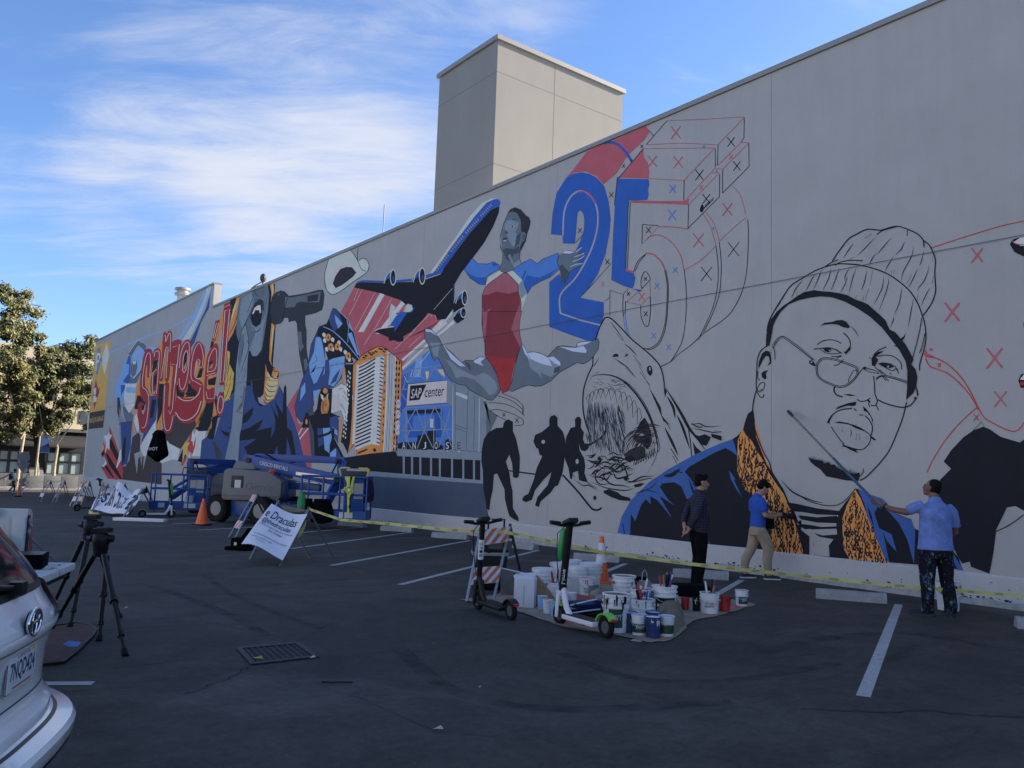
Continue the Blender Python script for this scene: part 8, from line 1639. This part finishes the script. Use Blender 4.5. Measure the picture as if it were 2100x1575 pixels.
part(MB().use(mat('brush_dark', (.03, .03, .035), .7)).tube([h0 + dv * .92, h0 + dv * .985, h0 + dv], [.022, .032, .024], 9), 'brush', pl, 60, world=True)
def walker(t):
    mb = MB().use(SK3); f, M = head_mb(mb, (0, .05, 1.62), 0, 0); limb(mb, [(0, 0, 1.4), (0, .03, 1.56)], [.05, .05])
    for s in (-1, 1): limb(mb, [(s * .2, 0, 1.36), (s * .23, .02 * s, 1.12), (s * .2, .14, .95)], [.045, .04, .03]); hand_mb(mb, (s * .2, .14, .95), (0, .5, -.8), (0, 1, 0), (-s, 0, 0), .3)
    limb(mb, [(0, 0, .9), (0, 0, 1.4)], [.1, .1]); part(remesh(mb, .012), 'body', t)
    mb = MB().use(HAIR); hair_mb(mb, f, M, 'mop', 1.1); part(remesh(mb, .012), 'hair', t)
    mb = MB().use(mat('white_tee', (.66, .66, .70), .85)); limb(mb, [(0, 0, .9), (0, 0, 1.1), (0, 0, 1.36), (0, 0, 1.46)], [(.17, .13), (.17, .13), (.19, .11), (.08, .08)]); 
    for s in (-1, 1): limb(mb, [(s * .15, 0, 1.38), (s * .22, 0, 1.2)], [.07, .06])
    part(remesh(mb, .015), 't_shirt', t)
    mb = MB().use(BLK); limb(mb, [(0, 0, .76), (0, 0, .94)], [(.17, .13), (.16, .12)])
    for s in (-1, 1): limb(mb, [(s * .09, 0, .84), (s * .09, .10 * s + .06, .46), (s * .09, .22 * s - .08, .10)], [.09, .07, .05])
    part(remesh(mb, .015), 'trousers', t)
    for s in (-1, 1): mb = MB(); shoe(mb, (s * .09, .22 * s - .06, .0 if s > 0 else .05), (0, 1, 0), 1, SHB, SHW); part(mb, 'shoe', t, 60)
p = onY(29, 975, 71.0); wk = person('distant pedestrian in a white t-shirt walking past the orange post', Vector((p.x, 71, 0)), hd + .1, 1.72, walker); wk.location.z = -.924
p2 = wk.location + Vector((-.20, -.05, 1.15)); bp_ = thing('backpack', 'dark backpack worn by the distant pedestrian', 'backpack', p2, hd); part(MB().use(mat('navy_fabric', (.012, .014, .03), .9)).box((0, 0, 0), (.30, .18, .45)), 'pack', bp_, bev=.05); part(MB().use(BLK).tube([(.1, .05, .2), (.12, .22, .22), (.12, .2, -.1)], .02, 6), 'strap', bp_)
# ------------------------------------------------------------------ white car at the lower left, and the pickup behind it
CARW = mat('car_white', (.74, .74, .73), .16, var=.015, spec=.5, coat=.7); CGL = mat('tinted_glass', (.008, .009, .011), .08, spec=.3, var=.1); CHR = mat('chrome', (.75, .76, .78), .08, 1.0, var=.02); TLR = mat('tail_red', (.34, .10, .10), .12, spec=.7); CBK = mat('car_black_trim', (.010, .010, .011), .4, spec=.3)
rzc = math.atan2(.905, .425)
c0 = AD(77, 1285, 3.30) + Vector((-.905, .425, 0)) * .062
car = thing('white_car', 'white car with its rear hatch and number plate cut off by the left edge', 'car', (c0.x, c0.y, 0), rzc)
ZP = [(.20, .10, .84), (.29, .06, .88), (.33, -.06, .90), (.385, -.125, .915), (.43, -.150, .92), (.475, -.155, .92), (.495, -.14, .918), (.505, -.08, .913), (.515, -.045, .91), (.56, -.045, .912), (.575, -.03, .912), (.60, -.012, .912), (.64, .0, .912), (.70, -.002, .910), (.80, -.012, .906), (.865, -.030, .90), (.90, -.040, .896), (.94, -.030, .89), (.985, .0, .882), (1.02, .022, .873), (1.05, .035, .865), (1.15, .10, .83), (1.30, .22, .765), (1.45, .35, .695), (1.54, .43, .65), (1.585, .50, .62), (1.61, .62, .58)]
def zint(z, i):
    for a, b in zip(ZP, ZP[1:]):
        if a[0] <= z <= b[0]: s = (z - a[0]) / (b[0] - a[0]); return a[i] + (b[i] - a[i]) * s
    return ZP[-1][i] if z > 1 else ZP[0][i]
def plan(u): return .31 * abs(u) ** 3.1
def RS(u, z, e=0.0):
    w = zint(z, 2); return Vector((u * w, zint(z, 1) + plan(u) * (1.0 if z < 1.1 else 1 - (z - 1.1) * .55) - e, z))
us = [math.sin(math.pi / 2 * i / 12) for i in range(-12, 13)]
rings_ = []
for z, o, w in ZP:
    r = [RS(u, z) for u in us]; ye = 4.35 if z < 1.0 else 4.35 - (z - 1.0) * 3.2
    r += [Vector((w, .9, z)), Vector((w, 2.4, z)), Vector((w * .95, ye, z)), Vector((-w * .95, ye, z)), Vector((-w, 2.4, z)), Vector((-w, .9, z))]; rings_.append(r)
part(MB().use(CARW).rings(rings_), 'body', car, 34)
def spatch(name, M, u0, u1, z0, z1, e, n=14, m_=8, par=None, shear=0.0, round_=0.0):
    vs = []
    for j in range(m_ + 1):
        for i in range(n + 1):
            a, b = i / n, j / m_; u = u0 + (u1 - u0) * a; z = z0 + (z1 - z0) * b + shear * a * (1 - b)
            vs.append(RS(max(-1, min(1, u)), z, e))
    q = [[j * (n + 1) + i, j * (n + 1) + i + 1, (j + 1) * (n + 1) + i + 1, (j + 1) * (n + 1) + i] for j in range(m_) for i in range(n)]
    return part(MB().use(M).add(vs, q), name, par or car, 60)
spatch('rear_window_frame', CBK, -.97, .97, 1.045, 1.55, .004); spatch('rear_window', CGL, -.90, .90, 1.075, 1.52, .009)
for s in (-1, 1):
    spatch('tail_light', TLR, s * .52, s * 1.0, .945, 1.050, .022, 10, 5); spatch('tail_light_lower', mat('clear_lamp', (.45, .40, .42), .1, spec=.8), s * .60, s * 1.0, .888, .943, .020, 10, 4)
spatch('lower_valance', CBK, -1, 1, .205, .405, .005, 26, 8); spatch('bumper_gap', CBK, -1, 1, .507, .512, .003, 26, 1); spatch('hatch_gap', CBK, -.9, .9, .636, .641, .003, 22, 1)
spatch('hatch_line', CBK, -.86, .86, .866, .869, .003, 22, 1)
spatch('trim_handle', CARW, -.62, .62, .880, .918, .010, 20, 4)
# plate in its recess under the trim handle
def pq(x, z, y=-.012): return Vector((x, y, z))
pz, px_ = .785, 0.0
pl_ = part(MB().use(mat('plate_white', (.60, .62, .65), .4, var=.03)).box((px_, -.020, pz), (.305, .006, .150)), 'number_plate', car, bev=.003)
part(MB().use(CHR).prism([pq(-.158, pz - .080, -.016), pq(.158, pz - .080, -.016), pq(.158, pz + .080, -.016), pq(-.158, pz + .080, -.016)], (0, .002, 0)), 'plate_frame', pl_)
mb = MB().use(INKB); y_ = -.0235
text_quad(mb, '7NQD424', pq(-.135, pz + .035, y_), pq(.135, pz + .035, y_), pq(.135, pz - .045, y_), pq(-.135, pz - .045, y_), bold=.022); part(mb, 'plate_number', pl_)
mb = MB().use(mat('plate_red', (.45, .05, .05), .5)); text_quad(mb, 'California', pq(-.07, pz + .068, y_), pq(.07, pz + .068, y_), pq(.07, pz + .043, y_), pq(-.07, pz + .043, y_)); part(mb, 'plate_print', pl_); part(MB().use(mat('plate_red', (.45, .05, .05), .5)).box((0, y_, pz - .062), (.2, .001, .006)), 'plate_line', pl_)
part(MB().use(LF).box((.115, y_, pz + .056), (.04, .001, .022)), 'plate_tag', pl_)
# oval emblem of three rings
def ring(mb, cx, cz, rx, rz_, r, y): mb.tube([Vector((cx + rx * math.cos(a), y + plan(0), cz + rz_ * math.sin(a))) for a in [6.2832 * i / 28 for i in range(28)]], r, 7, closed=True)
ey = zint(.955, 1) - .030
em = part((lambda mb: (ring(mb, 0, .955, .072, .050, .008, ey), ring(mb, 0, .955, .026, .046, .0055, ey), ring(mb, 0, .977, .052, .022, .0055, ey), mb)[-1])(MB().use(CHR)), 'emblem', car, 60)
part(MB().use(CBK).lathe([(.01, 0), (1, 0), (1, .012), (.01, .012)], 28, (0, ey + .004, .955), Matrix(((.068, 0, 0), (0, 0, 1), (0, .047, 0)))), 'emblem_back', em, 40)
mb = MB().use(CHR)
for i, ch in enumerate('XLE'):
    a, b = RS(.84 + .035 * i, .71, .006), RS(.868 + .035 * i, .71, .006); a2, b2 = RS(.84 + .035 * i, .665, .006), RS(.868 + .035 * i, .665, .006); text_quad(mb, ch, a, b, b2, a2)
part(mb, 'badge', car)
part(MB().use(CBK).tube([RS(.02, 1.085, .03), RS(-.30, 1.12, .03), RS(-.62, 1.13, .025)], .011, 7).box(RS(.02, 1.085, .03), (.06, .05, .05)), 'wiper', car, 60)
mb = MB().use(mat('heater_line', (.10, .09, .09), .5)); mb.tube([RS(.80, 1.10, .011), RS(.82, 1.25, .011), RS(.84, 1.45, .011)], .004, 4); part(mb, 'heater_strip', car)
for x in (-.80, .80):
    for y in (.95, 3.5):
        w = part(MB().use(RUB).lathe([(.20, -.11), (.32, -.11), (.335, -.07), (.335, .07), (.32, .11), (.20, .11), (.20, -.11)], 28, (x, y, .335), Matrix.Rotation(rad(90), 3, 'Y'), cap=False), 'wheel', car, 40); part(MB().use(CHR).lathe([(.20, -.07), (.20, .07), (.05, .085), (.02, .09)], 20, (x, y, .335), Matrix.Rotation(rad(90), 3, 'Y')), 'rim', w, 40)
# pickup with lowered tailgate
TRW = mat('truck_paint', (.52, .51, .47), .4, var=.06, vs=3, dirt=.35); TGD = splatter('tailgate_paint', (.56, .56, .55), ((.42, .08, .07), (.30, .05, .05)), .60, 5); TRD = mat('truck_dark', (.022, .022, .022), .7)
rzt = math.atan2(.915, .40); P1 = AD(154, 1154, 7.05); zt_ = P1.z
Xt = Vector((math.cos(rzt), math.sin(rzt), 0)); Yt = Vector((-math.sin(rzt), math.cos(rzt), 0))
tl_ = .40; o_ = P1 - Xt * .80 + Yt * tl_
tk = thing('pickup_truck', 'old white pickup with its paint-stained tailgate lowered, behind the white car', 'pickup', (o_.x, o_.y, 0), rzt)
zf = zt_; ztop = zf + .44
def side(sg, nm):
    x0, x1 = sg * .80, sg * .93
    part(MB().use(TRW).rings([[(sg * x, y, z) for x, z in ((.80, zf - .3), (.93, zf - .36), (.95, zf - .05), (.95, ztop - .10), (.93, ztop - .03), (.88, ztop), (.80, ztop), (.80, ztop - .06), (.80, ztop - .07))] for y in (0, .3, 2.2)]), nm, tk, 25)
    part(MB().use(TRW).box((sg * .775, 1.2, ztop - .03), (.07, 2.0, .06)), 'bed_rail', tk, bev=.012)
    part(MB().use(TRW).box((sg * .785, .05, (zf + ztop) / 2 - .03), (.05, .10, ztop - zf - .06)), 'bed_post', tk, bev=.01)
    part(MB().use(TRD).box((sg * .835, -.004, (zf + ztop) / 2 - .02), (.055, .012, ztop - zf - .06)), 'end_channel', tk)  # dark strip on the end face of the bed side
    for z in (ztop - .10, ztop - .19): part(MB().use(GALV).lathe([(.028, 0), (.028, .012), (.012, .012)], 14, (sg * .845, -.008, z), Matrix.Rotation(rad(90), 3, 'X')), 'bolt', tk, 40)
    part(MB().use(TLR).box((sg * .925, -.006, zf + .16), (.04, .03, .28)), 'tail_light', tk, bev=.008)
for sg in (1, -1): side(sg, 'bed_side')
part(MB().use(TRW).box((0, 1.1, zf - .03), (1.6, 2.2, .05)), 'bed_floor', tk); part(MB().use(TRW).box((0, 2.2, zf + .2), (1.7, .06, .5)), 'bed_front', tk)
tg = part(MB().use(TGD).box((0, -tl_ / 2 - .005, zf - .03), (1.62, tl_, .06)), 'tailgate', tk, bev=.012)
for i in range(6): part(MB().use(TGD).box((-.66 + .265 * i, -tl_ / 2, zf + .004), (.14, tl_ * .72, .008)), 'rib', tg, bev=.003)
part(MB().use(CBK).box((0, -tl_ * .5, zf - .085), (1.5, tl_ * .8, .05)), 'tailgate_underside', tg)
part(MB().use(DSTEEL).tube([(.84, 0, ztop - .22), (.80, -tl_ * .62, zf + .01)], .008, 6), 'tailgate_cable', tk)
part(MB().use(TRW).box((0, 3.2, zf + .1), (1.75, 2.0, .9)), 'cab_lower', tk, bev=.05); part(MB().use(TRW).prism([(-.78, 2.3, zf + .5), (-.70, 2.5, zf + .98), (-.70, 3.5, zf + .98), (-.78, 3.9, zf + .5)], (1.5, 0, 0)), 'cab_roof', tk, bev=.04)
part(MB().use(CGL).box((0, 2.36, zf + .72), (1.3, .02, .34)), 'rear_glass', tk)
for x in (-.78, .78):
    for y in (.95, 3.5): part(MB().use(RUB).lathe([(.05, -.1), (.30, -.1), (.32, 0), (.30, .1), (.05, .1)], 24, (x, y, .32), Matrix.Rotation(rad(90), 3, 'Y')), 'wheel', tk, 40)
part(MB().use(CBK).box((0, -.06, zf - .3), (1.7, .14, .14)), 'rear_bumper', tk, bev=.02)
Mt = Matrix.Translation(tk.location) @ Matrix.Rotation(rzt, 4, 'Z')
t = thing('black_box', 'black box sitting on the lowered pickup tailgate', 'box', Mt @ Vector((.38, -.17, zf + .008)), rzt + .12); part(MB().use(BFAB).box((0, 0, .055), (.30, .22, .105)), 'box', t, bev=.006); part(MB().use(CBK).box((0, .0, .110), (.28, .20, .006)), 'lid', t)
t = thing('plastic_sheet', 'white curved panel lying in the pickup bed', 'panel', Mt @ Vector((.30, .28, ztop - .26)), rzt); part(MB().use(PWH).rings([[(x, y, z + .02 * math.cos(x * 2)) for y, z in ((-.16, 0), (.7, .04), (.7, .06), (-.16, .04))] for x in (-.6, -.2, .2, .38, .42)]), 'sheet', t, 40)
t = thing('bed_tub', 'white lidded tub under the panel in the pickup bed', 'tub', Mt @ Vector((.40, .30, zf)), rzt); part(MB().use(PWH).lathe([(.13, 0), (.15, .13), (.165, .135), (.165, .16), (.02, .165)], 22), 'tub', t, 40); part(MB().use(BLK).box((.15, -.05, .05), (.02, .05, .08)), 'latch', t)
